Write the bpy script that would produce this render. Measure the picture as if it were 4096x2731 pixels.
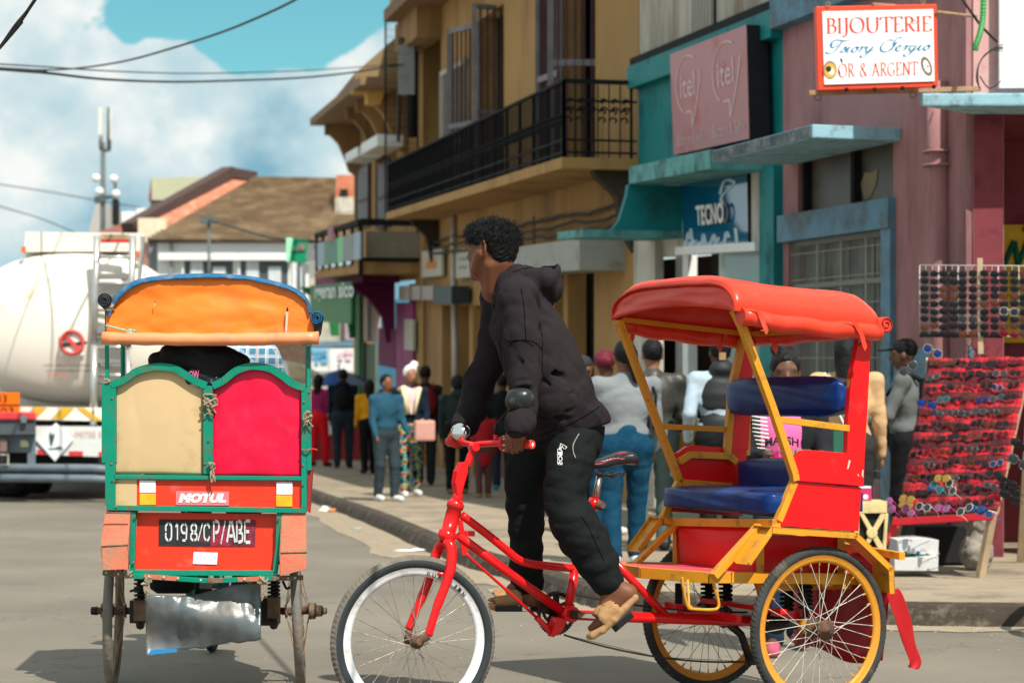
import bpy,bmesh,math,random
import numpy as np
from mathutils import Vector,Matrix,Euler,noise as MN
random.seed(7);RNG=np.random.default_rng(7)
S=bpy.context.scene
for o in list(bpy.data.objects):bpy.data.objects.remove(o)
# ------------------------------------------------------------------ camera
EYE=1.24;FPX=8533.0;CX=2048.0;HZ=1620.0     # eye height, focal length, centre, horizon in photograph pixels
cam_d=bpy.data.cameras.new('camera');cam=bpy.data.objects.new('camera',cam_d);S.collection.objects.link(cam)
cam.location=(0,0,EYE);cam.rotation_euler=(math.radians(90),0,0)
cam_d.sensor_width=36;cam_d.lens=FPX/4096*36;cam_d.shift_y=(HZ-1365.5)/4096
cam_d.clip_start=.1;cam_d.clip_end=3000
cam_d.dof.use_dof=True;cam_d.dof.focus_distance=8.6;cam_d.dof.aperture_fstop=4.0
S.camera=cam
S.render.resolution_x=1024;S.render.resolution_y=682
# ------------------------------------------------------------------ light
SUNV=Vector((.36,-.66,1.0)).normalized()          # towards the sun
elev=math.asin(SUNV.z);azim=math.atan2(SUNV.x,SUNV.y)
sd=bpy.data.lights.new('sun','SUN');sd.energy=5.0;sd.angle=math.radians(.53);sd.color=(1,.94,.84)
so=bpy.data.objects.new('sun',sd);S.collection.objects.link(so)
so.rotation_euler=SUNV.to_track_quat('Z','Y').to_euler();so.location=(5,-8,20)
S.view_settings.view_transform='Standard';S.view_settings.look='None';S.view_settings.exposure=0.26;S.view_settings.gamma=1
W=bpy.data.worlds.new('World');S.world=W;W.use_nodes=True
def build_world():
    nt=W.node_tree;N=nt.nodes;Lk=nt.links;N.clear()
    out=N.new('ShaderNodeOutputWorld')
    sky=N.new('ShaderNodeTexSky');sky.sky_type='NISHITA';sky.sun_disc=False
    sky.sun_elevation=elev;sky.sun_rotation=azim;sky.ozone_density=1.4;sky.air_density=1.0;sky.dust_density=.3
    tint=N.new('ShaderNodeMix');tint.data_type='RGBA';tint.blend_type='MULTIPLY';tint.inputs[0].default_value=1
    tint.inputs[7].default_value=(.62,1.18,1.0,1)
    Lk.new(sky.outputs[0],tint.inputs[6])
    tc=N.new('ShaderNodeTexCoord');sep=N.new('ShaderNodeSeparateXYZ');Lk.new(tc.outputs['Generated'],sep.inputs[0])
    def M(op,a,b=None,c=None,clamp=False):
        n=N.new('ShaderNodeMath');n.operation=op;n.use_clamp=clamp
        for i,v in enumerate((a,b,c)):
            if v is None:continue
            if isinstance(v,(int,float)):n.inputs[i].default_value=v
            else:Lk.new(v,n.inputs[i])
        return n.outputs[0]
    # project direction on a tangent plane: u = x/y, v = z/y (front hemisphere), all directions get clouds through 3D noise
    mp=N.new('ShaderNodeMapping');mp.inputs['Scale'].default_value=(13,13,17);mp.inputs['Location'].default_value=(3.1,.4,1.7)
    Lk.new(tc.outputs['Generated'],mp.inputs[0])
    n1=N.new('ShaderNodeTexNoise');n1.inputs['Scale'].default_value=1.0;n1.inputs['Detail'].default_value=9;n1.inputs['Roughness'].default_value=.52;n1.inputs['Distortion'].default_value=.25
    Lk.new(mp.outputs[0],n1.inputs['Vector'])
    n2=N.new('ShaderNodeTexNoise');n2.inputs['Scale'].default_value=1.1;n2.inputs['Detail'].default_value=7;n2.inputs['Roughness'].default_value=.5
    Lk.new(mp.outputs[0],n2.inputs['Vector'])
    # clear patches in the cloud cover (direction-space ellipses, ragged by noise)
    def vec(px,py):
        return((px-CX)/FPX,1.0,(HZ-py)/FPX)
    holes=[((1000,-30),(.045,.026),.60),((930,190),(.016,.018),.50),((1300,30),(.050,.032),.68),((1230,140),(.016,.022),.44),((580,30),(.014,.014),.36),((520,120),(.006,.010),.25),((700,-20),(.02,.018),.35)]
    acc=None
    y=M('MAXIMUM',sep.outputs[1],.05)
    u=M('DIVIDE',sep.outputs[0],y);v=M('DIVIDE',sep.outputs[2],y)
    for(px,py),(rx,rz),w in holes:
        d=vec(px,py)
        du=M('DIVIDE',M('SUBTRACT',u,d[0]),rx);dv=M('DIVIDE',M('SUBTRACT',v,d[2]),rz)
        r2=M('ADD',M('MULTIPLY',du,du),M('MULTIPLY',dv,dv))
        g=M('MULTIPLY',M('POWER',2.718,M('MULTIPLY',r2,-1.0)),w)
        acc=g if acc is None else M('ADD',acc,g)
    # cover = broad amount + noise - holes
    back=M('MULTIPLY',M('SUBTRACT',.25,sep.outputs[1]),.15,clamp=True)
    cov=M('ADD',M('MULTIPLY',n1.outputs[0],1.5),.16);cov=M('SUBTRACT',cov,acc);cov=M('SUBTRACT',cov,back)
    ramp=N.new('ShaderNodeMapRange');ramp.inputs[1].default_value=.50;ramp.inputs[2].default_value=.58;ramp.interpolation_type='SMOOTHSTEP'
    Lk.new(cov,ramp.inputs[0])
    # cloud tone: cream tops, blue-grey bases by noise
    tr=N.new('ShaderNodeValToRGB');cr=tr.color_ramp
    cr.elements[0].position=.36;cr.elements[0].color=(.22,.44,.56,1)
    cr.elements[1].position=.60;cr.elements[1].color=(.92,.95,.92,1)
    e=cr.elements.new(.47);e.color=(.50,.68,.74,1);e=cr.elements.new(.53);e.color=(.64,.77,.80,1)
    tn=M('ADD',M('MULTIPLY',n2.outputs[0],.72),M('MULTIPLY',n1.outputs[0],.28))
    # lower part of the sky is greyer-blue
    low=M('MULTIPLY',M('SUBTRACT',.105,v),1.1,clamp=True);tn=M('SUBTRACT',tn,low)
    tn=M('ADD',tn,.035)
    Lk.new(tn,tr.inputs[0])
    bg1=N.new('ShaderNodeBackground');bg1.inputs[1].default_value=.088;Lk.new(tint.outputs[2],bg1.inputs[0])
    bg2=N.new('ShaderNodeBackground');bg2.inputs[1].default_value=.86;Lk.new(tr.outputs[0],bg2.inputs[0])
    mix=N.new('ShaderNodeMixShader');Lk.new(ramp.outputs[0],mix.inputs[0]);Lk.new(bg1.outputs[0],mix.inputs[1]);Lk.new(bg2.outputs[0],mix.inputs[2])
    Lk.new(mix.outputs[0],out.inputs[0])
build_world()
# ------------------------------------------------------------------ helpers: pixels to places
def ray(x,y):return Vector(((x-CX)/FPX,1.0,(HZ-y)/FPX))
def at(x,y,Y):r=ray(x,y);return Vector((r.x*Y,Y,EYE+r.z*Y))          # a photo point at a depth of Y metres
def ground(x,y,z=0.0):                                                            # a photo point on the level z
    r=ray(x,y);t=(z-EYE)/r.z;return Vector((r.x*t,t,z))
class Plane:                                                                        # vertical plane through p with direction d
    def __init__(s,p,d,side=1):
        s.p=Vector((p[0],p[1],0));s.d=Vector((d[0],d[1],0)).normalized();s.n=Vector((s.d.y,-s.d.x,0))*side
        if(abs(s.n.y)>abs(s.n.x)and s.n.y>0)or(abs(s.n.x)>abs(s.n.y)and s.n.x>0):s.n=-s.n
    def hit(s,x,y,off=0.0):
        r=ray(x,y);q=s.p+s.n*off;t=(q.dot(s.n))/r.dot(s.n);return Vector((r.x*t,r.y*t,EYE+r.z*t))
Z3=Vector((0,0,1))
# ------------------------------------------------------------------ materials
MATS={}
def mat(name,col,rough=.6,metal=0,var=.12,vscale=6,bump=.15,bscale=60,spec=.32,dirt=None,dirt_amt=0,dirt_scale=3,coat=0,streak=0,trans=0,emit=0,sheen=0,wrinkle=0,wscale=9):
    if name in MATS:return MATS[name]
    m=bpy.data.materials.new(name);m.use_nodes=True;MATS[name]=m
    nt=m.node_tree;N=nt.nodes;Lk=nt.links;b=N['Principled BSDF']
    b.inputs['Roughness'].default_value=rough;b.inputs['Metallic'].default_value=metal
    b.inputs['Specular IOR Level'].default_value=spec
    if coat:b.inputs['Coat Weight'].default_value=coat;b.inputs['Coat Roughness'].default_value=.08
    if trans:b.inputs['Transmission Weight'].default_value=trans
    if sheen:b.inputs['Sheen Weight'].default_value=sheen
    if emit:b.inputs['Emission Color'].default_value=(*col,1);b.inputs['Emission Strength'].default_value=emit
    tc=N.new('ShaderNodeTexCoord');src=tc.outputs['Object']
    n=N.new('ShaderNodeTexNoise');n.inputs['Scale'].default_value=vscale;n.inputs['Detail'].default_value=6;n.inputs['Roughness'].default_value=.6;Lk.new(src,n.inputs['Vector'])
    r=N.new('ShaderNodeValToRGB');cr=r.color_ramp
    lo=[max(0,c*(1-var))for c in col];hi=[min(1,c*(1+var))for c in col]
    cr.elements[0].position=.3;cr.elements[0].color=(*lo,1);cr.elements[1].position=.7;cr.elements[1].color=(*hi,1)
    Lk.new(n.outputs[0],r.inputs[0]);cur=r.outputs[0]
    if dirt is not None:
        mpd=N.new('ShaderNodeMapping');mpd.inputs['Scale'].default_value=(1,1,.22 if streak else 1);Lk.new(src,mpd.inputs[0])
        d=N.new('ShaderNodeTexNoise');d.inputs['Scale'].default_value=dirt_scale;d.inputs['Detail'].default_value=8;d.inputs['Roughness'].default_value=.68;Lk.new(mpd.outputs[0],d.inputs['Vector'])
        mr=N.new('ShaderNodeMapRange');mr.inputs[1].default_value=.62-.3*dirt_amt;mr.inputs[2].default_value=.78-.2*dirt_amt;Lk.new(d.outputs[0],mr.inputs[0])
        mx=N.new('ShaderNodeMix');mx.data_type='RGBA';mx.inputs[7].default_value=(*dirt,1);Lk.new(mr.outputs[0],mx.inputs[0]);Lk.new(cur,mx.inputs[6]);cur=mx.outputs[2]
        rm=N.new('ShaderNodeMapRange');rm.inputs[3].default_value=rough;rm.inputs[4].default_value=min(1,rough+.3);Lk.new(mr.outputs[0],rm.inputs[0]);Lk.new(rm.outputs[0],b.inputs['Roughness'])
    Lk.new(cur,b.inputs['Base Color'])
    if bump:
        bn=N.new('ShaderNodeTexNoise');bn.inputs['Scale'].default_value=bscale;bn.inputs['Detail'].default_value=5;Lk.new(src,bn.inputs['Vector'])
        bp=N.new('ShaderNodeBump');bp.inputs['Strength'].default_value=bump;bp.inputs['Distance'].default_value=.01
        h=bn.outputs[0]
        Lk.new(h,bp.inputs['Height']);Lk.new(bp.outputs[0],b.inputs['Normal'])
        if wrinkle:
            wn=N.new('ShaderNodeTexNoise');wn.noise_type='RIDGED_MULTIFRACTAL';wn.inputs['Scale'].default_value=wscale;wn.inputs['Detail'].default_value=3;wn.inputs['Roughness'].default_value=.5;wn.inputs['Distortion'].default_value=.8;Lk.new(src,wn.inputs['Vector'])
            b2=N.new('ShaderNodeBump');b2.inputs['Strength'].default_value=wrinkle;b2.inputs['Distance'].default_value=.02;Lk.new(wn.outputs[0],b2.inputs['Height']);Lk.new(bp.outputs[0],b2.inputs['Normal']);Lk.new(b2.outputs[0],b.inputs['Normal'])
    return m
# ------------------------------------------------------------------ mesh builder
class MB:
    def __init__(s):s.v=[];s.f=[];s.m=[];s.mats=[];s.smooth=[]
    def mi(s,m):
        if m not in s.mats:s.mats.append(m)
        return s.mats.index(m)
    def add(s,vs,fs,m,smooth=False):
        o=len(s.v);s.v+=[Vector(v)for v in vs];k=s.mi(m)
        for f in fs:s.f.append([i+o for i in f]);s.m.append(k);s.smooth.append(smooth)
        return s
    def box(s,c,e,m,R=None):
        """c centre, e full sizes, R 3x3 rotation"""
        R=R or Matrix.Identity(3);c=Vector(c);x,y,z=[q/2 for q in e]
        vs=[c+R@Vector(q)for q in((-x,-y,-z),(x,-y,-z),(x,y,-z),(-x,y,-z),(-x,-y,z),(x,-y,z),(x,y,z),(-x,y,z))]
        return s.add(vs,[(0,3,2,1),(4,5,6,7),(0,1,5,4),(1,2,6,5),(2,3,7,6),(3,0,4,7)],m)
    def bar(s,a,b,w,h,m,up=Z3):
        a=Vector(a);b=Vector(b);d=(b-a);L=d.length;d.normalize()
        sx=d.cross(up)
        if sx.length<1e-4:sx=d.cross(Vector((0,1,0)))
        sx.normalize();uz=sx.cross(d)
        R=Matrix((sx,d,uz)).transposed()
        return s.box((a+b)/2,(w,L,h),m,R)
    def prism(s,poly,vec,m,side=None):
        """polygon (list of points) extruded by vec"""
        n=len(poly);vec=Vector(vec);p=[Vector(q)for q in poly]
        nrm=Vector((0,0,0))
        for i in range(n):nrm+=p[i].cross(p[(i+1)%n])
        if nrm.dot(vec)>0:p=p[::-1]
        vs=p+[q+vec for q in p]
        s.add(vs,[list(range(n)),[n+i for i in reversed(range(n))]],m)
        o=len(s.v)-2*n;k=s.mi(side or m)
        for i in range(n):
            j=(i+1)%n;s.f.append([o+i,o+i+n,o+j+n,o+j][::1]);s.m.append(k);s.smooth.append(False)
        return s
    def tube(s,pts,r,m,n=10,cap=True,closed=False,smooth=True,squash=None):
        P=[Vector(p)for p in pts];k=len(P)
        rr=r if isinstance(r,(list,tuple))else[r]*k
        rings=[];prev=None
        for i in range(k):
            if closed:t=P[(i+1)%k]-P[i-1]
            else:t=P[min(i+1,k-1)]-P[max(i-1,0)]
            if t.length<1e-9:t=Vector((0,0,1))
            t.normalize()
            if prev is None:
                a=t.cross(Vector((0,0,1)))
                if a.length<.05:a=t.cross(Vector((0,1,0)))
                a.normalize()
            else:
                a=prev-t*prev.dot(t)
                if a.length<1e-6:a=t.orthogonal()
                a.normalize()
            prev=a;b=t.cross(a)
            rings.append([P[i]+(a*math.cos(q)+b*math.sin(q))*rr[i]for q in[2*math.pi*j/n for j in range(n)]])
        vs=[v for R in rings for v in R];fs=[]
        for i in range(k if closed else k-1):
            i2=(i+1)%k
            for j in range(n):
                j2=(j+1)%n;fs.append((i*n+j,i*n+j2,i2*n+j2,i2*n+j))
        s.add(vs,fs,m,smooth)
        if cap and not closed:
            o=len(s.v)-n*k;q=s.mi(m)
            s.f.append([o+j for j in reversed(range(n))]);s.m.append(q);s.smooth.append(False)
            s.f.append([o+(k-1)*n+j for j in range(n)]);s.m.append(q);s.smooth.append(False)
        return s
    def lathe(s,c,axis,prof,m,n=24,smooth=True):
        """prof: list of (along, radius)"""
        c=Vector(c);ax=Vector(axis).normalized();a=ax.orthogonal().normalized();b=ax.cross(a)
        vs=[];fs=[]
        for(h,r)in prof:
            for j in range(n):
                q=2*math.pi*j/n;vs.append(c+ax*h+(a*math.cos(q)+b*math.sin(q))*r)
        for i in range(len(prof)-1):
            for j in range(n):
                j2=(j+1)%n;fs.append((i*n+j,i*n+j2,(i+1)*n+j2,(i+1)*n+j))
        s.add(vs,fs,m,smooth)
        o=len(s.v)-len(vs);q=s.mi(m)
        for base,rv in((0,True),(len(prof)-1,False)):
            if prof[base][1]>1e-4:
                idx=[o+base*n+j for j in range(n)]
                s.f.append(idx[::-1]if rv else idx);s.m.append(q);s.smooth.append(False)
        return s
    def grid(s,fn,nu,nv,m,smooth=True,thick=0):
        """fn(u,v) in 0..1"""
        vs=[fn(i/nu,j/nv)for j in range(nv+1)for i in range(nu+1)]
        fs=[(j*(nu+1)+i,j*(nu+1)+i+1,(j+1)*(nu+1)+i+1,(j+1)*(nu+1)+i)for j in range(nv)for i in range(nu)]
        if not thick:return s.add(vs,fs,m,smooth)
        nn=len(vs);P=[Vector(v)for v in vs];nor=[Vector()for _ in P]
        for f in fs:
            q=(P[f[2]]-P[f[0]]).cross(P[f[3]]-P[f[1]])
            for i in f:nor[i]+=q
        back=[p-q.normalized()*thick if q.length>0 else p for p,q in zip(P,nor)]
        allf=list(fs)+[tuple(i+nn for i in reversed(f))for f in fs]
        def e(a,b):allf.append((b,a,a+nn,b+nn))
        w=nu+1
        for i in range(nu):e(i,i+1);e(nv*w+i+1,nv*w+i)
        for j in range(nv):e((j+1)*w,j*w);e(j*w+nu,(j+1)*w+nu)
        return s.add(P+back,allf,m,smooth)
    def mesh(s,off=None):
        off=off or Vector((0,0,0))
        me=bpy.data.meshes.new('m');me.from_pydata([tuple(v-off)for v in s.v],[],s.f)
        for m in s.mats:me.materials.append(m)
        me.polygons.foreach_set('material_index',s.m);me.polygons.foreach_set('use_smooth',s.smooth);me.update();return me
def world_loc(o):
    v=Vector((0,0,0))
    while o is not None:v+=o.location;o=o.parent
    return v
def part(name,mb,parent=None,label=None,bevel=0,kind=None,recalc=True):
    off=world_loc(parent)if parent else Vector((0,0,0))
    me=mb.mesh(off)if isinstance(mb,MB)else mb
    if recalc:
        bm=bmesh.new();bm.from_mesh(me)
        bmesh.ops.recalc_face_normals(bm,faces=bm.faces)
        if bevel:
            bmesh.ops.remove_doubles(bm,verts=bm.verts,dist=1e-5)
            es=[e for e in bm.edges if len(e.link_faces)==2 and e.calc_face_angle(0)>.7]
            bmesh.ops.bevel(bm,geom=es,offset=bevel,segments=2,affect='EDGES',profile=.6,clamp_overlap=True)
        bm.to_mesh(me);bm.free()
    me.name=name
    o=bpy.data.objects.new(name,me);S.collection.objects.link(o)
    if parent:o.parent=parent
    if label:o['label']=label
    if kind:o['kind']=kind
    return o
def thing(name,label,cat,loc,group=None):
    o=bpy.data.objects.new(name,None);S.collection.objects.link(o);o.location=loc;o.empty_display_size=.1
    o['label']=label;o['category']=cat
    if group:o['group']=group
    return o
def single(name,mb,label,cat,group=None,bevel=0,kind=None,recalc=True):
    """a top-level thing that is one mesh, with its origin at its lowest middle point"""
    if isinstance(mb,MB):
        xs=[v.x for v in mb.v];ys=[v.y for v in mb.v];zs=[v.z for v in mb.v]
        loc=Vector(((min(xs)+max(xs))/2,(min(ys)+max(ys))/2,min(zs)))
        for i,v in enumerate(mb.v):mb.v[i]=v-loc
        o=part(name,mb,bevel=bevel,recalc=recalc);o.location=loc
    else:o=part(name,mb,bevel=bevel,recalc=recalc)
    o['label']=label;o['category']=cat
    if group:o['group']=group
    if kind:o['kind']=kind
    return o
def structure(name,mb,bevel=0,kind='structure',recalc=True):
    o=part(name,mb,bevel=bevel,recalc=recalc);o['kind']=kind;return o
def copy_tree(o,parent=None,loc=None,rot=None,label=None,scale=None):
    c=o.copy();S.collection.objects.link(c);c.parent=parent
    if loc is not None:c.location=loc
    if rot is not None:c.rotation_euler=rot
    if scale is not None:c.scale=scale
    if label:c['label']=label
    for ch in list(o.children):copy_tree(ch,c)
    return c
# ------------------------------------------------------------------ text
def text_geo(body,bold=0,shear=0,spacing=1.0):
    cu=bpy.data.curves.new('t','FONT');cu.body=body;cu.size=1;cu.offset=bold;cu.shear=shear;cu.space_character=spacing;cu.resolution_u=3
    ob=bpy.data.objects.new('t',cu);S.collection.objects.link(ob)
    dg=bpy.context.evaluated_depsgraph_get();me=bpy.data.meshes.new_from_object(ob.evaluated_get(dg))
    vs=[tuple(v.co)for v in me.vertices];fs=[list(p.vertices)for p in me.polygons]
    bpy.data.objects.remove(ob);bpy.data.curves.remove(cu);bpy.data.meshes.remove(me)
    if not vs:return[],[]
    x0=min(v[0]for v in vs);x1=max(v[0]for v in vs);y0=min(v[1]for v in vs);y1=max(v[1]for v in vs)
    return[((v[0]-x0)/(x1-x0+1e-9),(v[1]-y0)/(y1-y0+1e-9))for v in vs],fs
def on_quad(mb,geo,quad,m,off=.002):
    """quad: bottom-left, bottom-right, top-right, top-left"""
    a,b,c,d=[Vector(q)for q in quad];nr=(b-a).cross(d-a).normalized()*off
    vs=[a*(1-u)*(1-v)+b*u*(1-v)+c*u*v+d*(1-u)*v+nr for u,v in geo[0]]
    return mb.add(vs,geo[1],m)
def text_on(mb,body,quad,m,off=.002,**k):return on_quad(mb,text_geo(body,**k),quad,m,off)
def stroke_geo(strokes,pen=.12,thin=.03,ang=.45,W=1.0,H=1.0,shear=0):
    """broad-pen lettering: each stroke a list of (x,y), smoothed; returns geometry in unit square of W x H"""
    vs=[];fs=[]
    for st in strokes:
        pts=catmull(st,6)if len(st)>2 else[(st[0][0]+(st[1][0]-st[0][0])*t/4,st[0][1]+(st[1][1]-st[0][1])*t/4)for t in range(5)]
        o=len(vs);k=len(pts)
        for i,p in enumerate(pts):
            q0=pts[max(0,i-1)];q1=pts[min(k-1,i+1)]
            dx=q1[0]-q0[0];dy=q1[1]-q0[1];L=math.hypot(dx,dy)or 1;dx/=L;dy/=L
            a=math.atan2(dy,dx);w=thin+(pen-thin)*abs(math.sin(a-ang))**1.5
            x=p[0]+shear*p[1]
            vs.append(((x-dy*w/2)/W,(p[1]+dx*w/2)/H));vs.append(((x+dy*w/2)/W,(p[1]-dx*w/2)/H))
        for i in range(k-1):fs.append([o+2*i,o+2*i+1,o+2*i+3,o+2*i+2])
    return vs,fs
def catmull(p,n):
    out=[]
    for i in range(len(p)-1):
        a=p[max(0,i-1)];b=p[i];c=p[i+1];d=p[min(len(p)-1,i+2)]
        for k in range(n):
            t=k/n
            out.append(tuple(.5*(2*b[j]+(c[j]-a[j])*t+(2*a[j]-5*b[j]+4*c[j]-d[j])*t*t+(3*b[j]-a[j]-3*c[j]+d[j])*t**3)for j in range(len(b))))
    out.append(tuple(p[-1]));return out
def crinkle(u,v,sd=0,f=3.0):return MN.fractal(Vector((u*f,v*f,sd*7.3)),.9,2.1,4)+.6*(1-abs(MN.noise(Vector((u*f*1.3+5,v*f*.8,sd*3.1))))*3)
def curve3(p,n=6):return[Vector(q)for q in catmull([tuple(v)for v in p],n)]
# ------------------------------------------------------------------ smooth bodies: distance field meshed with surface nets
def smin(a,b,k):
    h=np.clip(.5+.5*(b-a)/k,0,1);return b+(a-b)*h-k*h*(1-h)
class SDF:
    def __init__(s,lo,hi,h):
        s.h=h;s.lo=np.array(lo,np.float32);n=np.ceil((np.array(hi)-np.array(lo))/h).astype(int)+1
        s.ax=[s.lo[i]+h*np.arange(n[i],dtype=np.float32)for i in range(3)];s.F=np.full(n,.15,np.float32)
    def clone(s):c=SDF.__new__(SDF);c.h=s.h;c.lo=s.lo;c.ax=s.ax;c.F=np.full(s.F.shape,.15,np.float32);return c
    def sl(s,lo,hi):
        r=[]
        for i in range(3):
            a=int(np.clip((lo[i]-s.lo[i])/s.h,0,len(s.ax[i])-1));b=int(np.clip((hi[i]-s.lo[i])/s.h+2,1,len(s.ax[i])));r.append(slice(a,max(b,a+1)))
        return tuple(r)
    def grid(s,q):return np.meshgrid(s.ax[0][q[0]],s.ax[1][q[1]],s.ax[2][q[2]],indexing='ij')
    def put(s,q,d,k,sub=False):
        if sub:s.F[q]=-smin(-s.F[q],d,k)
        else:s.F[q]=smin(s.F[q],d,k)
    def cone(s,a,b,ra,rb,k=.02,sub=False,flat=None):
        a=np.array(a,float);b=np.array(b,float);R=max(ra,rb)+.06
        q=s.sl(np.minimum(a,b)-R,np.maximum(a,b)+R);X,Y,Z=s.grid(q)
        d=b-a;L2=float(d@d)+1e-9
        t=np.clip(((X-a[0])*d[0]+(Y-a[1])*d[1]+(Z-a[2])*d[2])/L2,0,1)
        px=X-a[0]-t*d[0];py=Y-a[1]-t*d[1];pz=Z-a[2]-t*d[2]
        if flat is not None:     # flat = (direction, factor): squeeze across a direction
            fd=np.array(flat[0],float);fd/=np.linalg.norm(fd);c=px*fd[0]+py*fd[1]+pz*fd[2]
            g=(1/flat[1]-1);px=px+fd[0]*c*g;py=py+fd[1]*c*g;pz=pz+fd[2]*c*g
        D=np.sqrt(px*px+py*py+pz*pz)-(ra+(rb-ra)*t)
        if flat is not None:D=D*min(1,flat[1]+.2)
        s.put(q,D.astype(np.float32),k,sub);return s
    def ell(s,c,r,k=.02,R=None,sub=False):
        c=np.array(c,float);r=np.array(r,float);m=max(r)+.06;q=s.sl(c-m,c+m);X,Y,Z=s.grid(q)
        P=np.stack([X-c[0],Y-c[1],Z-c[2]],-1)
        if R is not None:P=P@np.array(R,float)       # columns of R = local axes
        k0=np.linalg.norm(P/r,axis=-1);k1=np.linalg.norm(P/(r*r),axis=-1)+1e-9
        s.put(q,(k0*(k0-1)/k1).astype(np.float32),k,sub);return s
    def half(s,p,n,k=.006):
        """keep the side of the plane where (x-p).n < 0"""
        q=(slice(None),)*3;X,Y,Z=s.grid(q);n=np.array(n,float);n/=np.linalg.norm(n)
        d=(X-p[0])*n[0]+(Y-p[1])*n[1]+(Z-p[2])*n[2];s.F=-smin(-s.F,-d.astype(np.float32),k);return s
    def noise(s,amp,freq,seed=0,aniso=(1,1,1),ridge=False):
        X,Y,Z=s.grid((slice(None),)*3);rg=np.random.default_rng(seed);acc=0
        near=np.abs(s.F)<.05;x=X[near]*aniso[0];y=Y[near]*aniso[1];z=Z[near]*aniso[2]
        wx=.5/freq*np.sin(y*freq*.9+1.3+seed)+.35/freq*np.sin(z*freq*1.3+seed);wy=.5/freq*np.sin(z*freq*.8+.3);wz=.5/freq*np.sin(x*freq*1.1+2.1+seed)
        x=x+wx;y=y+wy;z=z+wz;tot=0
        for i in range(5):
            k=rg.normal(size=3);k/=np.linalg.norm(k);f=freq*(1+.45*i);a=.75**i
            v=np.sin((x*k[0]+y*k[1]+z*k[2])*f+rg.uniform(0,6));v=(1-2*np.abs(v)**.8)if ridge else v
            acc=acc+a*v;tot+=a
        s.F[near]+=(amp*acc/tot).astype(np.float32);return s
    def mesh(s,iso=0.0):
        F=s.F-iso;sg=F<0;n=F.shape;h=s.h
        c=np.zeros((n[0]-1,n[1]-1,n[2]-1),np.int8)
        for dx in(0,1):
            for dy in(0,1):
                for dz in(0,1):c+=sg[dx:n[0]-1+dx,dy:n[1]-1+dy,dz:n[2]-1+dz]
        act=(c>0)&(c<8);idx=np.argwhere(act);ids=np.full(act.shape,-1,np.int64);ids[act]=np.arange(len(idx))
        acc=np.zeros((len(idx),3));cnt=np.zeros(len(idx));i,j,k=idx.T
        cor=[(dx,dy,dz)for dx in(0,1)for dy in(0,1)for dz in(0,1)]
        for a in range(8):
            for b in range(a+1,8):
                A=cor[a];B=cor[b]
                if sum(abs(A[q]-B[q])for q in range(3))!=1:continue
                fa=F[i+A[0],j+A[1],k+A[2]];fb=F[i+B[0],j+B[1],k+B[2]];x=(fa<0)!=(fb<0)
                t=np.where(x,fa/np.where(x,fa-fb,1),0)
                for q in range(3):acc[:,q]+=np.where(x,A[q]+t*(B[q]-A[q]),0)
                cnt+=x
        V=(idx+acc/cnt[:,None])*h+s.lo
        fs=[]
        for axis in range(3):
            o=[q for q in range(3)if q!=axis]
            sl0=[slice(1,n[q]-1)if q!=axis else slice(0,n[q]-1)for q in range(3)];sl1=list(sl0);sl1[axis]=slice(1,n[axis])
            s0=sg[tuple(sl0)];s1=sg[tuple(sl1)];e=np.argwhere(s0!=s1);flip=s0[tuple(e.T)]
            base=e.copy()
            for q in o:base[:,q]+=1
            def g(du,dv):
                b=base.copy();b[:,o[0]]-=du;b[:,o[1]]-=dv;return ids[tuple(b.T)]
            Q=np.stack([g(0,0),g(1,0),g(1,1),g(0,1)],1)
            if axis==1:flip=~flip
            Q[~flip]=Q[~flip][:,::-1];fs.append(Q)
        Fq=np.concatenate(fs);Fq=Fq[(Fq>=0).all(1)]
        return V,Fq
def sdf_part(name,sdf,mats,parent,matfn=None,xf=None,label=None,smooth_it=2):
    V,Fq=sdf.mesh()if isinstance(sdf,SDF)else sdf
    if len(V)==0:return None
    if matfn is not None:mi=matfn(V[Fq].mean(1)).astype(np.int32)
    if smooth_it:                                        # light Laplacian pass evens the net
        E=np.concatenate([Fq[:,[0,1]],Fq[:,[1,2]],Fq[:,[2,3]],Fq[:,[3,0]]])
        for _ in range(smooth_it):
            A=np.zeros_like(V);C=np.zeros(len(V))
            np.add.at(A,E[:,0],V[E[:,1]]);np.add.at(C,E[:,0],1);np.add.at(A,E[:,1],V[E[:,0]]);np.add.at(C,E[:,1],1)
            V=.5*V+.5*A/np.maximum(C,1)[:,None]
    if xf is not None:V=np.array([tuple(xf(Vector(v)))for v in V])if not isinstance(xf,Matrix)else(V@np.array(xf.to_3x3()).T+np.array(xf.translation))
    off=np.array(world_loc(parent))if parent else np.zeros(3)
    me=bpy.data.meshes.new(name);me.vertices.add(len(V));me.vertices.foreach_set('co',(V-off).astype(np.float32).ravel())
    me.loops.add(Fq.size);me.loops.foreach_set('vertex_index',Fq.astype(np.int32).ravel())
    me.polygons.add(len(Fq));me.polygons.foreach_set('loop_start',np.arange(0,Fq.size,4,dtype=np.int32));me.polygons.foreach_set('use_smooth',np.ones(len(Fq),bool))
    for m in mats:me.materials.append(m)
    if matfn is not None:me.polygons.foreach_set('material_index',mi)
    me.update(calc_edges=True);me.validate()
    bm=bmesh.new();bm.from_mesh(me);bmesh.ops.recalc_face_normals(bm,faces=bm.faces);bm.to_mesh(me);bm.free()
    o=bpy.data.objects.new(name,me);S.collection.objects.link(o)
    if parent:o.parent=parent
    if label:o['label']=label
    return o
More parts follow.
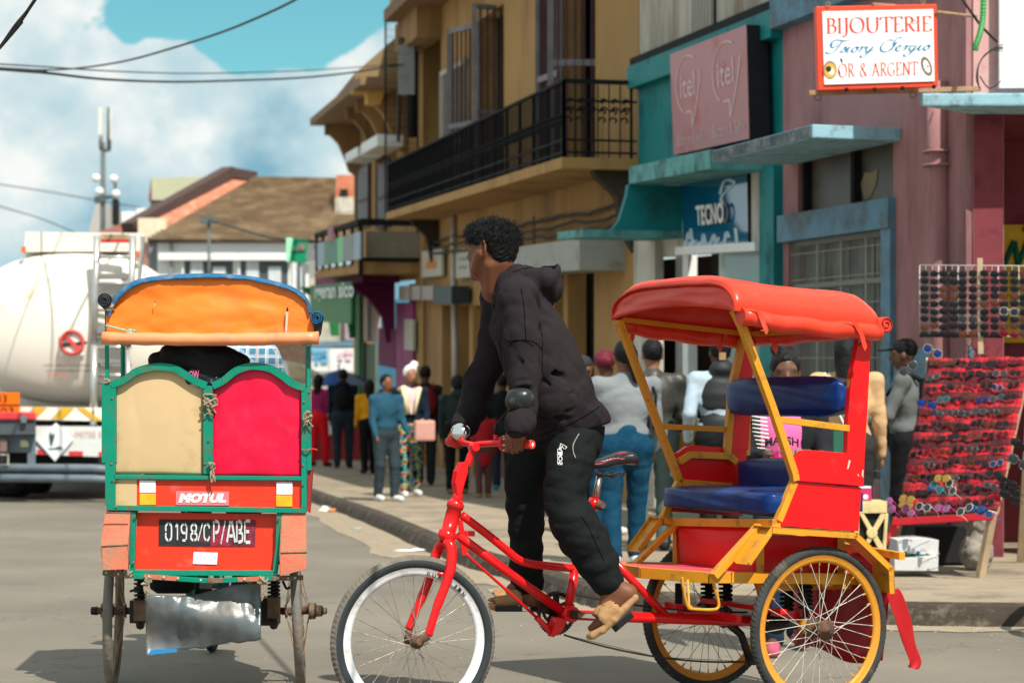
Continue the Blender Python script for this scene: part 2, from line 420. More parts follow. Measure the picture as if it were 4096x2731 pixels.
# ================================================================== SETTING
r3=lambda x,y:(2400+x*.76534,y*.76534)
r2=lambda x,y:(1200+x/1.5679,y/1.5679)
tA=lambda x,y:(1200+x/3,y/3)
tB=lambda x,y:(1150+x/3,500+y/3)
tD=lambda x,y:(1150+x/3,900+y/3)
tE=lambda x,y:(1150+x/3,1350+y/3)
tS=lambda x,y:(3200+x/2.614,y/2.614)
tH=lambda x,y:(500+x/2.4,650+y/2.4)
t4=lambda x,y:(2400+x/2,1050+y/2)
# --- road: one sheet to the horizon
def road_mat():
    m=bpy.data.materials.new('asphalt');m.use_nodes=True;nt=m.node_tree;N=nt.nodes;L=nt.links;b=N['Principled BSDF']
    tc=N.new('ShaderNodeTexCoord');b.inputs['Roughness'].default_value=.82;b.inputs['Specular IOR Level'].default_value=.35
    def noise(sc,det=6,ro=.6):
        n=N.new('ShaderNodeTexNoise');n.inputs['Scale'].default_value=sc;n.inputs['Detail'].default_value=det;n.inputs['Roughness'].default_value=ro;L.new(tc.outputs['Object'],n.inputs['Vector']);return n.outputs[0]
    r=N.new('ShaderNodeValToRGB');r.color_ramp.elements[0].position=.35;r.color_ramp.elements[0].color=(.155,.137,.110,1);r.color_ramp.elements[1].position=.68;r.color_ramp.elements[1].color=(.215,.190,.150,1)
    L.new(noise(.55,9),r.inputs[0])
    f=N.new('ShaderNodeMix');f.data_type='RGBA';f.blend_type='OVERLAY';f.inputs[0].default_value=.75;L.new(r.outputs[0],f.inputs[6]);L.new(noise(110,5,.85),f.inputs[7])
    # fine cracks
    v=N.new('ShaderNodeTexVoronoi');v.feature='DISTANCE_TO_EDGE';v.inputs['Scale'].default_value=.55
    wv=N.new('ShaderNodeVectorMath');wv.operation='ADD';nn=N.new('ShaderNodeTexNoise');nn.inputs['Scale'].default_value=1.7;nn.inputs['Detail'].default_value=6;L.new(tc.outputs['Object'],nn.inputs['Vector']);L.new(tc.outputs['Object'],wv.inputs[0]);L.new(nn.outputs[1],wv.inputs[1]);L.new(wv.outputs[0],v.inputs['Vector'])
    mr=N.new('ShaderNodeMapRange');mr.inputs[1].default_value=.0;mr.inputs[2].default_value=.006;mr.inputs[3].default_value=.55;mr.inputs[4].default_value=1;L.new(v.outputs[0],mr.inputs[0])
    mm=N.new('ShaderNodeMix');mm.data_type='RGBA';mm.blend_type='MULTIPLY';mm.inputs[0].default_value=.7;L.new(f.outputs[2],mm.inputs[6]);L.new(mr.outputs[0],mm.inputs[7])
    sp=N.new('ShaderNodeMix');sp.data_type='RGBA';sp.inputs[7].default_value=(.085,.075,.062,1);m1=N.new('ShaderNodeMapRange');m1.inputs[1].default_value=.60;m1.inputs[2].default_value=.72;m1.inputs[4].default_value=.55;L.new(noise(3.1,8,.72),m1.inputs[0]);L.new(m1.outputs[0],sp.inputs[0]);L.new(mm.outputs[2],sp.inputs[6])
    s3=N.new('ShaderNodeMix');s3.data_type='RGBA';s3.inputs[7].default_value=(.42,.37,.29,1);m2=N.new('ShaderNodeMapRange');m2.inputs[1].default_value=.66;m2.inputs[2].default_value=.74;m2.inputs[4].default_value=.5;L.new(noise(38,4,.8),m2.inputs[0]);L.new(m2.outputs[0],s3.inputs[0]);L.new(sp.outputs[2],s3.inputs[6])
    L.new(s3.outputs[2],b.inputs['Base Color'])
    bp=N.new('ShaderNodeBump');bp.inputs['Strength'].default_value=.5;bp.inputs['Distance'].default_value=.006;L.new(noise(190,3,.7),bp.inputs['Height']);L.new(bp.outputs[0],b.inputs['Normal'])
    return m
ROAD=road_mat()
mb=MB();xs=[-600,-60,-12,12,60,600];ys=[-40,2,8,20,60,900]
mb.grid(lambda u,v:Vector((xs[round(u*5)],ys[round(v*5)],0)),5,5,ROAD,smooth=False)
structure('road',mb)
PAVE=mat('pavement_concrete',(.30,.245,.175),rough=.85,var=.16,vscale=1.3,bump=.35,bscale=45,dirt=(.15,.125,.10),dirt_amt=.45,dirt_scale=2.2)
KERB=mat('kerb_concrete',(.25,.205,.15),rough=.9,var=.25,vscale=5,bump=.9,bscale=18,dirt=(.05,.04,.03),dirt_amt=1.5,dirt_scale=7)
SAND=mat('gutter_dust',(.30,.245,.175),rough=.95,var=.2,vscale=9,bump=.3,bscale=70)
kpx=[(1250,2010),(1450,2086),(1675,2190),(1850,2262),(2040,2322),(2200,2378),(2330,2420),(2470,2445),(2700,2462),(3100,2482),(3617,2502),(4093,2508)]
K=[ground(x,y)for x,y in kpx]
d0=Vector((-.2026,1,0));K=[K[0]+d0*120,K[0]+d0*40,K[0]+d0*12]+K+[Vector((9,11.75,0)),Vector((60,11.6,0))]
Kc=curve3(K[2:-2],5);Kc=K[:2]+Kc+K[-2:]
H=.12
def side(i):
    a=Kc[max(0,i-1)];b=Kc[min(len(Kc)-1,i+1)];d=(b-a).normalized();return Vector((-d.y,d.x,0))   # towards the pavement
mb=MB();vs=[];fs=[]
for i,p in enumerate(Kc):
    n=side(i);j=.012*math.sin(i*2.7)+.008*math.sin(i*5.1)
    vs+=[p+n*(-.01+j),p+n*(.02+j*.6)+Z3*(H*.62),p+n*(.045+j*.5)+Z3*(H*.93),p+n*(.085)+Z3*(H+.004),p+n*.17+Z3*(H+.004),p+n*.17-Z3*.05]
for i in range(len(Kc)-1):
    for k in range(5):fs.append((i*6+k,(i+1)*6+k,(i+1)*6+k+1,i*6+k+1))
mb.add(vs,fs,KERB,smooth=False)
kb=structure('kerb',mb)
# pavement sheet
poly=[p+side(i)*.12+Z3*H for i,p in enumerate(Kc)]
poly+=[Vector((60,60,H)),Vector((-5,160,H))]
mb=MB();o=len(poly);mb.add(poly,[list(range(o))],PAVE);pv=structure('pavement',mb)
# dust in the gutter: thin irregular sheet on the road
mb=MB();vs=[];fs=[]
sub=[i for i in range(2,len(Kc)-2)]
for q,i in enumerate(sub):
    n=side(i);w=.12+.16*abs(math.sin(q*.7))+.1*abs(math.sin(q*2.3))+(.15 if Kc[i].y>15 else 0)
    vs+=[Kc[i]+n*.03+Z3*.004,Kc[i]-n*w+Z3*.004]
for q in range(len(sub)-1):fs.append((2*q,2*q+1,2*q+3,2*q+2))
mb.add(vs,fs,SAND);structure('gutter_dust',mb,kind='stuff')
# grit and pebbles on the road, thicker along the gutter
mb=MB();rg=random.Random(9);GR=mat('grit',(.30,.26,.20),rough=.9,var=.4,vscale=60)
for k in range(900):
    if k%3:i=rg.randrange(12,len(Kc)-4);c=Kc[i].lerp(Kc[i+1],rg.random())-side(i)*abs(rg.gauss(0,.22));c.z=.003
    else:c=Vector((rg.uniform(-4,4),rg.uniform(7.5,14),.002))
    if i and c.y>26:continue
    r=rg.uniform(.002,.008)*(1.4 if k%3 else 1);a=rg.uniform(0,6);mb.add([c+Vector((math.cos(a+q*2.1)*r,math.sin(a+q*2.1)*r,0))for q in range(3)]+[c+Z3*r*.9],[(0,1,3),(1,2,3),(2,0,3)],GR)
structure('road_grit',mb,kind='stuff')
# distant hill, blue haze of the far air painted into its colour
HILL=mat('hill_haze_blue',(.025,.095,.15),rough=1,var=.25,vscale=.02,bump=0)
mb=MB()
def hf(u,v):
    x=-420+640*u;h=74+10*math.sin(u*9+1)+9*math.sin(u*23)+4*math.sin(u*57)-60*u
    return Vector((x,850+60*v,max(0,h)*(math.sin(v*math.pi/2))-2))
mb.grid(hf,60,6,HILL);structure('hill',mb)
# litter by the kerb
LIT=mat('litter_paper',(.75,.74,.70),var=.1,rough=.7);LIO=mat('litter_orange',(.75,.25,.06),rough=.6);LIB=mat('litter_blue',(.45,.60,.66),rough=.5)
def crumple(x,y,w,m,m2=None,z=0,h=.05):
    c=ground(x,y,z);mb=MB();rg=random.Random(int(x));n=9
    vs=[c+Vector((math.cos(a)*w*rg.uniform(.5,1),math.sin(a)*w*.6*rg.uniform(.5,1),.005+h*rg.uniform(0,.5)))for a in[2*math.pi*i/n for i in range(n)]]
    vs+=[c+Vector((rg.uniform(-.4,.4)*w,rg.uniform(-.3,.3)*w,h*rg.uniform(.6,1.2)))for _ in range(3)]
    fs=[(i,(i+1)%n,n+(i*3//n))for i in range(n)]+[(n,n+1,n+2)]+[(n-1-0,0,n),(2,3,n+1)]
    mb.add(vs,fs[:9]+fs[9:10],m)
    if m2:mb.tube([c+Vector((w*.2,-w*.3,.02)),c+Vector((w*.9,-w*.35,.03))],.018,m2,n=6)
    return mb
single('litter',crumple(1303,2047,.13,LIT,LIO,h=.09),'crumpled white and orange litter lying in the gutter beside the green rickshaw','litter')
single('litter',crumple(1425,2116,.12,LIB,h=.015),'flat pale blue scrap of plastic on the road near the kerb','litter')
single('litter',crumple(1640,2205,.16,LIT,h=.03),'strip of white litter in the gutter just above the front wheel','litter')
# ------------------------------------------------------------------ facades
class Facade:
    """street front: t runs away along the street, h is height measured along the rise g of the street"""
    def __init__(s,p,d,g):s.pl=Plane(p,d);s.p=Vector((p[0],p[1],0));s.d=s.pl.d;s.n=s.pl.n;s.g=g
    def loc(s,x,y,off=0):
        w=s.pl.hit(x,y,off);t=(w-s.p-s.n*off).dot(s.d);return t,w.z-s.g*t
    def W(s,t,h,off=0):q=s.p+s.d*t+s.n*off;q.z=h+s.g*t;return q
    def rect(s,a,b,off=0):
        """(t0,t1,h0,h1) from two opposite photo corners"""
        t0,h0=s.loc(*a,off);t1,h1=s.loc(*b,off);return min(t0,t1),max(t0,t1),min(h0,h1),max(h0,h1)
    def slab(s,mb,r,o0,o1,m):
        t0,t1,h0,h1=r
        P=[s.W(t0,h0,o0),s.W(t1,h0,o0),s.W(t1,h1,o0),s.W(t0,h1,o0)]
        if h0<=.02:P[0].z=P[1].z=0.0
        return mb.prism(P,s.n*(o1-o0),m)
    def quad(s,mb,pts,o0,o1,m):
        """photo points on the offset o0, thickened to o1"""
        P=[s.pl.hit(x,y,o0)for x,y in pts];return mb.prism(P,s.n*(o1-o0),m)
    def wall(s,r,holes,m,depth=.25,off=0):
        mb=MB();ts=sorted({r[0],r[1]}|{q for h in holes for q in h[:2]if r[0]<q<r[1]});hs=sorted({r[2],r[3]}|{q for h in holes for q in h[2:]if r[2]<q<r[3]})
        for i in range(len(ts)-1):
            j=0
            while j<len(hs)-1:
                tm=(ts[i]+ts[i+1])/2
                ins=lambda k:any(h[0]<tm<h[1]and h[2]<(hs[k]+hs[k+1])/2<h[3]for h in holes)
                if ins(j):j+=1;continue
                k=j
                while k+1<len(hs)-1 and not ins(k+1):k+=1
                s.slab(mb,(ts[i],ts[i+1],hs[j],hs[k+1]),off-depth,off,m);j=k+1
        return mb
PINKW=mat('pink_plaster',(.37,.185,.185),rough=.85,var=.10,vscale=1.2,bump=.25,bscale=25,dirt=(.20,.095,.10),dirt_amt=.4,dirt_scale=1.6,streak=1)
MAROON=mat('maroon_plaster',(.19,.035,.045),rough=.85,var=.15,vscale=2,dirt=(.10,.02,.03),dirt_amt=.3)
TEAL=mat('teal_paint',(.0,.19,.195),rough=.6,var=.10,vscale=1.5,bump=.1,dirt=(.01,.06,.07),dirt_amt=.3,dirt_scale=1.3)
TEALL=mat('pale_teal_paint',(.10,.33,.32),rough=.65,var=.2,vscale=5,dirt=(.04,.07,.07),dirt_amt=.5)
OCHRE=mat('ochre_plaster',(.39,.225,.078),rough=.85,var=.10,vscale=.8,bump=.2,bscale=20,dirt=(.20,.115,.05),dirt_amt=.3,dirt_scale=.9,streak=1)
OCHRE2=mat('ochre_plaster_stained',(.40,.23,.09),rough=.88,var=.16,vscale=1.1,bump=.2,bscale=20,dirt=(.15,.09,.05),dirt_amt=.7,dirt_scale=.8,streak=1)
WSTAIN=mat('stained_white_plaster',(.46,.43,.37),rough=.85,var=.12,vscale=1.5,dirt=(.20,.15,.11),dirt_amt=.55,dirt_scale=1.4,streak=1)
BLUEF=mat('blue_grey_paint',(.10,.22,.31),rough=.6,var=.15,vscale=4,dirt=(.12,.12,.11),dirt_amt=.5)
BLUEC=mat('light_blue_paint',(.26,.47,.56),rough=.6,var=.12,vscale=6,dirt=(.10,.13,.13),dirt_amt=.4,dirt_scale=7)
GLASS=mat('dark_glass',(.03,.035,.035),rough=.12,var=.3,vscale=2,bump=0,spec=.8)
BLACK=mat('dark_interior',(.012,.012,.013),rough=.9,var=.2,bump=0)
IRON=mat('black_iron',(.012,.012,.013),spec=.15,rough=.8,var=.3,bump=0)
CREAM=mat('cream_tile',(.52,.49,.42),rough=.4,var=.10,vscale=4,dirt=(.25,.22,.18),dirt_amt=.4,streak=1)
GREYM=mat('grey_metal',(.26,.27,.26),rough=.5,var=.1,vscale=3,dirt=(.16,.13,.10),dirt_amt=.3)
WHITEP=mat('white_paint',(.78,.79,.78),rough=.5,var=.05,dirt=(.5,.48,.44),dirt_amt=.2)
SHUT=mat('maroon_shutter_wood',(.075,.028,.030),rough=.6,var=.25,vscale=4)
SHUTG=mat('grey_shutter_slats',(.20,.19,.20),rough=.6,var=.2,vscale=4)
PLUM=mat('plum_paint',(.19,.015,.09),rough=.7,var=.2);GREENP=mat('green_paint',(.01,.16,.035),rough=.6,var=.2)
# ---- pink building
PF=Facade((3.52,15.34),(-.281,1),.02)
def thing_at(name,label,cat,F,t,group=None):
    q=F.W(t,0);return thing(name,label,cat,(q.x,q.y,H),group)
tR=PF.loc(3893,1600)[0];tL=PF.loc(*r3(957,700))[0]
PB=thing_at('pink_building','pink plastered shop building with blue framed barred window and pale blue canopy','building',PF,(tR+tL)/2)
win=PF.rect(r3(985,1275),r3(1488,1190));wz=(win[0],win[1],.55,PF.loc(*r3(1240,1232))[1])
up=PF.rect(r3(1035,1180),r3(1532,765));uz=(up[0],up[1],PF.loc(*r3(1285,1150))[1],PF.loc(*r3(1285,785))[1])
part('wall',PF.wall((tR,tL,-.2,8.5),[wz,uz],PINKW),PB)
mb=MB();fw=.2
PF.slab(mb,(wz[0]-.2,wz[1]+.1,wz[3],wz[3]+.24),-.08,.07,BLUEF);PF.slab(mb,(wz[0]-.2,wz[0]-.03,0,wz[3]-.002),-.08,.05,BLUEF)
wf=part('window_surround',mb,PB,label='weathered blue window surround')
# lower window: panes, bars
mb=MB();PF.slab(mb,wz,-.24,-.22,BLACK);part('window_recess',mb,PB)
lw=MB();nC=4;cw=(wz[1]-wz[0])/nC;dark=mat('window_metal_frame',(.30,.30,.27),rough=.5)
hb=PF.loc(*r3(1240,1478))[1]
for i in range(nC+1):PF.slab(lw,(wz[0]+i*cw-.018,wz[0]+i*cw+.018,wz[2],wz[3]),-.1,-.06,dark)
for h in(wz[2]+.02,hb,wz[3]-.02,(wz[2]+hb)/2):PF.slab(lw,(wz[0],wz[1],h-.02,h+.02),-.11,-.05,dark)
wp=part('window',lw,PB)
for i in range(nC):
    for(a,b)in((wz[2],hb),(hb,wz[3])):
        m_=MB();PF.slab(m_,(wz[0]+i*cw+.02,wz[0]+(i+1)*cw-.02,a+.02,b-.02),-.16,-.15,mat('dusty_glass',(.16,.175,.16),rough=.28,var=.5,vscale=2.5,dirt=(.03,.035,.03),dirt_amt=.6,dirt_scale=5,bump=0,streak=1));part('pane',m_,wp)
mg=MB()
for k in range(44):
    t=wz[0]+(wz[1]-wz[0])*(k+.5)/44;a=PF.W(t,wz[2],-.02);b=PF.W(t,wz[3],-.02);mg.bar(a,b,.006,.006,dark)
for k in range(9):
    h=wz[2]+(wz[3]-wz[2])*(k+.5)/9;mg.bar(PF.W(wz[0],h,-.02),PF.W(wz[1],h,-.02),.006,.006,dark)
part('window_grille',mg,PB)
mb=MB();PF.slab(mb,uz,-.24,-.2,BLACK);tm=PF.loc(*r3(1295,980))[0]
part('transom_recess',mb,PB)
um=MB();
for(a,b)in((uz[0]-.02,uz[0]+.04),(tm-.035,tm+.035),(uz[1]-.05,uz[1])):PF.slab(um,(a,b,uz[2],uz[3]),-.14,-.04,BLACK)
PF.slab(um,(uz[0],uz[1],uz[2],uz[2]+.05),-.14,-.04,BLACK);ux=part('transom_window',um,PB)
tg=mat('grimy_glass',(.075,.07,.05),rough=.35,var=.25,vscale=2,dirt=(.15,.13,.09),dirt_amt=.35,dirt_scale=2)
for(a,b)in((uz[0]+.04,tm-.035),(tm+.035,uz[1]-.05)):
    m_=MB();PF.slab(m_,(a,b,uz[2]+.05,uz[3]),-.13,-.11,tg);part('pane',m_,ux)
# peeling patch on the right pane
m_=MB();PF.quad(m_,[r3(*q)for q in((1385,900),(1420,905),(1452,880),(1448,950),(1418,1030),(1385,1050),(1362,960),(1378,930))],-.108,-.104,mat('peeling_paint',(.30,.25,.16),rough=.9));part('peeling_patch',m_,PB)
# canopy
cw0=.76
a1=PF.loc(*r3(1110,685),cw0)[0];a2=PF.loc(*r3(585,820),cw0)[0];hc0=PF.loc(*r3(1110,720),cw0)[1];hc1=PF.loc(*r3(1110,650),cw0)[1]
m_=MB();PF.slab(m_,(a1,a2,hc0,hc1),0,cw0,BLUEC);part('canopy',m_,PB,label='pale blue concrete canopy over the barred window',bevel=.01)
# grime on long front of canopy
m_=MB();PF.slab(m_,(a1+.02,a2-.02,hc0+.01,hc1-.01),cw0,cw0+.012,mat('blackened_fascia',(.10,.125,.14),rough=.9,var=.4,vscale=5,dirt=(.30,.32,.30),dirt_amt=.5,dirt_scale=8));part('fascia',m_,PB)
# cornice band blue grey at top
m_=MB();q0=PF.loc(*r3(930,130),.12);PF.slab(m_,(tR,tL-.02,q0[1]-.02,q0[1]+.75),0,.14,BLUEF);part('cornice',m_,PB)
# pipes
def ftube(F,pts,off,r,m,n=10):
    mb=MB();mb.tube([F.pl.hit(x,y,off)for x,y in pts],r,m,n=n);return mb
m_=ftube(PF,[r3(1768,430),r3(1768,870),r3(1775,1500),r3(1778,2900)],.09,.085,PINKW,16);m_.tube([PF.pl.hit(*r3(1768,790),.09),PF.pl.hit(*r3(1768,800),.09)],.12,PINKW,n=16);m_.tube([PF.pl.hit(*r3(1770,860),.09),PF.pl.hit(*r3(1770,872),.09)],.12,PINKW,n=16)
part('drainpipe',m_,PB)
part('conduit',ftube(PF,[r3(1800,560),r3(1806,900),r3(1812,1400),r3(1820,2900)],.05,.035,BLACK),PB)
m_=MB();PF.slab(m_,(PF.loc(*r3(1945,900))[0],PF.loc(*r3(1835,900))[0],0,6.5),0,.05,PINKW);part('pilaster',m_,PB)
# low dado band
m_=MB();PF.slab(m_,(tR,wz[0]-.22,-.1,1.66),0,.03,BLUEF);part('dado',m_,PB)
# ---- corner front facing the side street
q=PF.W(tR,0);QF=Facade((q.x,q.y),(1,-.04),0.0)
CB=thing('corner_building','pink and maroon corner building with yellow lettered sign and cracked blue canopy','building',(q.x+1,q.y,H))
GREYT=mat('peeling_grey_teal',(.22,.28,.26),rough=.85,var=.2,vscale=3,dirt=(.38,.15,.05),dirt_amt=.5,dirt_scale=3.5)
cz=EYE+(HZ-440)/FPX*15.5
m_=MB();QF.slab(m_,(.1,14,-.1,cz+.05),-2.0,-1.7,MAROON);QF.slab(m_,(0,.22,-.1,cz),-1.75,-.001,MAROON);QF.slab(m_,(0,14,cz,cz+.1),-1.7,-.002,MAROON);QF.slab(m_,(0,14,cz+.1,9),-.25,0,mat('pale_pink_plaster',(.62,.36,.34),rough=.85,var=.08,vscale=2,dirt=(.42,.22,.22),dirt_amt=.3));part('wall',m_,CB)
m_=MB();QF.slab(m_,(.62,14,-.1,1.25),-.3,.02,GREYT);part('dado',m_,CB,label='grey teal dado with a rusty patch')
m_=MB();lx=at(3676,400,15.3).x-q.x;fh0=EYE+(HZ-425)/FPX*15.3;fh1=EYE+(HZ-373)/FPX*15.3
m_.prism([Vector((q.x+lx,15.3,fh0)),Vector((q.x+14,15.0,fh0)),Vector((q.x+14,15.7,fh0)),Vector((q.x-.02,15.74,fh0))],Vector((0,0,fh1-fh0)),BLUEC);part('canopy',m_,CB,bevel=.015,label='cracked light blue concrete canopy')
m_=MB();wp0=QF.loc(3998,300,.1);QF.slab(m_,(wp0[0],6,QF.loc(4000,352,.1)[1],7),.05,.1,WHITEP);part('white_panel',m_,CB)
ys0=QF.rect(r3(1995,1175),r3(2500,1790),-1.67)
YEL=mat('yellow_sign_paint',(.62,.36,.01),rough=.6,var=.08);GRN=mat('sign_green',(.0,.10,.055),rough=.6)
ysn=thing('painted_sign','yellow sign with dark green lettering on the maroon corner wall','sign',tuple(QF.W(ys0[0],ys0[2])))
m_=MB();QF.slab(m_,(ys0[0],ys0[0]+1.9,ys0[2],ys0[3]),-1.70,-1.67,YEL);part('board',m_,ysn)
m_=MB();P=[QF.pl.hit(*r3(*w),.034)for w in((2095,1395),(2110,1395),(2162,1262),(2182,1245),(2195,1258),(2196,1335),(2232,1250),(2262,1245),(2240,1400),(2215,1400),(2234,1292),(2190,1385),(2170,1388),(2166,1298),(2128,1395))]
def stripN(mb,pts,w,m,F,off):
    for i in range(len(pts)-1):
        a=F.pl.hit(*pts[i],off);b=F.pl.hit(*pts[i+1],off);mb.bar(a,b,.004,w,m,up=(b-a).cross(F.n).normalized())if False else mb.tube([a,b],w/2,m,n=6)
stripN(m_,[r3(2110,1390),r3(2165,1262),r3(2185,1385),r3(2240,1250)],.05,GRN,QF,-1.665);stripN(m_,[r3(2212,1195),r3(2230,1200)],.05,GRN,QF,-1.665)
text_on(m_,'i VAOVAO',[QF.W(ys0[0]+.62,ys0[2]+.75,.035),QF.W(ys0[0]+1.5,ys0[2]+.75,.035),QF.W(ys0[0]+1.5,ys0[2]+.95,.035),QF.W(ys0[0]+.62,ys0[2]+.95,.035)],GRN)if False else None
part('lettering',m_,ysn)
# green corrugated hose and wire bundles above the canopy
HOSE=mat('green_hose',(.05,.33,.09),rough=.4);WIRE=mat('black_wire',(.02,.018,.018),rough=.6,bump=0)
mb=MB();cp=curve3([at(*tS(1920,-60),15.2),at(*tS(1912,180),15.2),at(*tS(1885,340),15.2),at(*tS(1845,460),15.2),at(*tS(1830,530),15.2)],14)
mb.tube(cp,[.020+.003*(i%2)for i in range(len(cp))],HOSE,n=10,smooth=False);single('corrugated_hose',mb,'green corrugated hose hanging beside the white panel','hose')
mb=MB();rg=random.Random(3)
for k in range(7):
    j=lambda:rg.uniform(-14,14)
    mb.tube(curve3([at(*tS(2120,470+k*10+j()),15.35),at(*tS(2020,520+j()),15.3),at(*tS(1930,580+j()),15.3),at(*tS(1870,680+j()),15.3),at(*tS(1850+j(),820),15.3),at(*tS(1880,930),15.3)],5),.0035,WIRE,n=5)
mb.tube(curve3([at(*tS(1700,0),15.3),at(*tS(1790,130),15.3),at(*tS(1900,280),15.3),at(*tS(2060,440),15.35)],5),.010,WIRE,n=6)
mb.tube(curve3([at(*tS(1880,800),15.3),at(*tS(1980,925),15.3),at(*tS(2100,850),15.3)],5),.005,WIRE,n=6)
single('wire_bundle',mb,'tangled black wires looping down the pink wall beside the white panel','wires')
# ---- jewellery sign
SR=mat('sign_red_frame',(.72,.06,.02),rough=.45,var=.06,dirt=(.4,.15,.1),dirt_amt=.1);SW=mat('sign_white',(.80,.84,.84),rough=.35,var=.03,bump=.03);SRT=mat('sign_red_letter',(.72,.05,.025),rough=.5,bump=0);SBT=mat('sign_blue_letter',(.0,.17,.36),rough=.5,bump=0)
YS=15.0
qd=[at(*tS(195,945),YS),at(*tS(1445,905),YS+.12),at(*tS(1430,45),YS+.12),at(*tS(170,70),YS)]
sg=thing('jewellery_sign','white sign in a red frame reading BIJOUTERIE hung on a wooden pole','sign',tuple((qd[0]+qd[1])/2))
bk=(qd[1]-qd[0]).cross(qd[3]-qd[0]).normalized()*-1
mb=MB();mb.prism(qd,bk*.07,SR);part('frame',mb,sg,bevel=.004)
def bil(u,v,off=.0):
    a,b,c,d=qd;return a*(1-u)*(1-v)+b*u*(1-v)+c*u*v+d*(1-u)*v-bk*off
iw=(.045,.965,.062,.935)
mb=MB();mb.prism([bil(iw[0],iw[2],.012),bil(iw[1],iw[2],.012),bil(iw[1],iw[3],.012),bil(iw[0],iw[3],.012)],bk*.01,SW);part('panel',mb,sg)
GL={  # broad-pen capitals, unit height; (strokes, width)
 'B':([[(.12,0),(.12,1)],[(.0,1),(.3,1),(.46,.88),(.44,.64),(.30,.54),(.14,.53)],[(.30,.54),(.52,.42),(.52,.14),(.34,0),(0,0)]],.58),
 'I':([[(.12,0),(.12,1)],[(.0,0),(.24,0)],[(.0,1),(.24,1)]],.26),
 'J':([[(.18,1),(.18,.1),(.12,-.16),(.0,-.26),(-.06,-.2)],[(.06,1),(.32,1)]],.32),
 'O':([[(.42,1.02),(.14,.92),(.0,.5),(.12,.12),(.40,-.02),(.68,.1),(.80,.5),(.68,.9),(.42,1.02)]],.84),
 'U':([[(.12,1),(.12,.35),(.22,.06),(.42,-.02),(.62,.06),(.70,.35),(.70,1)],[(.0,1),(.24,1)],[(.60,1),(.82,1)]],.82),
 'T':([[(.34,0),(.34,1)],[(.0,.84),(.04,1),(.64,1),(.68,.84)],[(.22,0),(.46,0)]],.68),
 'E':([[(.12,0),(.12,1)],[(.0,1),(.48,1),(.50,.86)],[(.14,.53),(.40,.53)],[(.0,0),(.5,0),(.54,.16)]],.56),
 'R':([[(.12,0),(.12,1)],[(.0,1),(.3,1),(.48,.88),(.46,.62),(.30,.52),(.14,.52)],[(.28,.52),(.48,.16),(.66,0)],[(.0,0),(.24,0)]],.64),
 'A':([[(.04,0),(.34,1)],[(.34,1),(.66,0)],[(.14,.34),(.52,.34)],[(-.04,0),(.14,0)],[(.56,0),(.76,0)]],.72),
 'G':([[(.64,.82),(.46,1.0),(.18,.92),(.0,.5),(.14,.1),(.42,-.02),(.64,.1)],[(.64,.06),(.64,.42)],[(.52,.42),(.74,.42)]],.74),
 'N':([[(.10,0),(.10,1)],[(.10,1),(.66,0)],[(.66,0),(.66,1)],[(.0,0),(.2,0)],[(.56,1),(.76,1)]],.76),
 '&':([[(.66,.0),(.16,.72),(.18,.94),(.34,1.0),(.46,.86),(.40,.66),(.08,.40),(.04,.16),(.2,-.02),(.42,.06),(.6,.36)]],.66),
 ' ':([],.36)}
def pen_text(body,sp=.10,pen=.15,thin=.035,ang=.3):
    out=[];x=0
    for ch in body:
        st,w=GL[ch];out+=[[(px+x,py)for px,py in s_]for s_ in st];x+=w+sp
    return stroke_geo(out,pen,thin,ang,W=x-sp,H=1)
def band(u0,u1,v0a,v1a,v0b,v1b,off=.0145):return[bil(u0,v0a,off),bil(u1,v0b,off),bil(u1,v1b,off),bil(u0,v1a,off)]
mb=MB();on_quad(mb,pen_text('BIJOUTERIE'),band(.075,.945,.672,.848,.672,.848),SRT,0);part('red_lettering',mb,sg);mb=MB()
on_quad(mb,pen_text('OR & ARGENT',sp=.12,pen=.13),band(.165,.825,.145,.30,.145,.30),SRT,0);part('red_lettering',mb,sg)
scr=[]
def sc(x,pts,s=1):scr.append([(x+a*s,b*s)for a,b in pts])
# script lettering, x-height .38, ascender 1
sc(0,[(-.1,.05),(.05,-.06),(.28,.0),(.48,.35),(.62,.86)]);sc(0,[(.12,.55),(.08,.75),(.22,.93),(.5,.90),(.8,.84),(1.02,.94)]);sc(0,[(.44,.62),(.30,.38),(.12,.44),(.06,.68),(.24,.92)])
sc(.72,[(-.12,.02),(.05,.2),(.16,.42),(.20,.16),(.10,.0),(-.04,.04)]);sc(.95,[(-.05,.06),(.14,.40),(.06,.08),(.12,.0),(.28,.14)]);sc(1.12,[(.06,.60),(.09,.63)])
sc(1.30,[(.12,.38),(-.02,.24),(.0,.02),(.14,.0),(.24,.2),(.14,.38),(.30,.30)]);sc(1.60,[(-.06,.26),(.08,.38),(.16,.34),(.04,.0)]);sc(1.66,[(.04,.1),(.16,.34),(.28,.36)])
sc(1.98,[(-.08,.2),(.06,.40),(.02,.08),(.10,.0),(.26,.2),(.36,.38),(.22,.0),(.06,-.32),(-.12,-.42),(-.18,-.28),(.0,-.14),(.4,.1),(.5,.16)])
sc(2.9,[(.82,.98),(.62,.98),(.46,.66),(.50,.42),(.44,.12),(.20,-.04),(-.05,.02),(-.16,.3),(-.06,.66),(.18,.84),(.4,.8)]);sc(2.9,[(.50,.5),(.62,.66),(.5,.3),(.3,.06)])
sc(3.62,[(-.08,.14),(.10,.24),(.16,.36),(.06,.40),(-.06,.2),(.0,.02),(.14,.0),(.28,.12)]);sc(3.95,[(-.04,.22),(.08,.38),(.16,.34),(.04,.0)]);sc(4.0,[(.06,.1),(.18,.34),(.30,.36)])
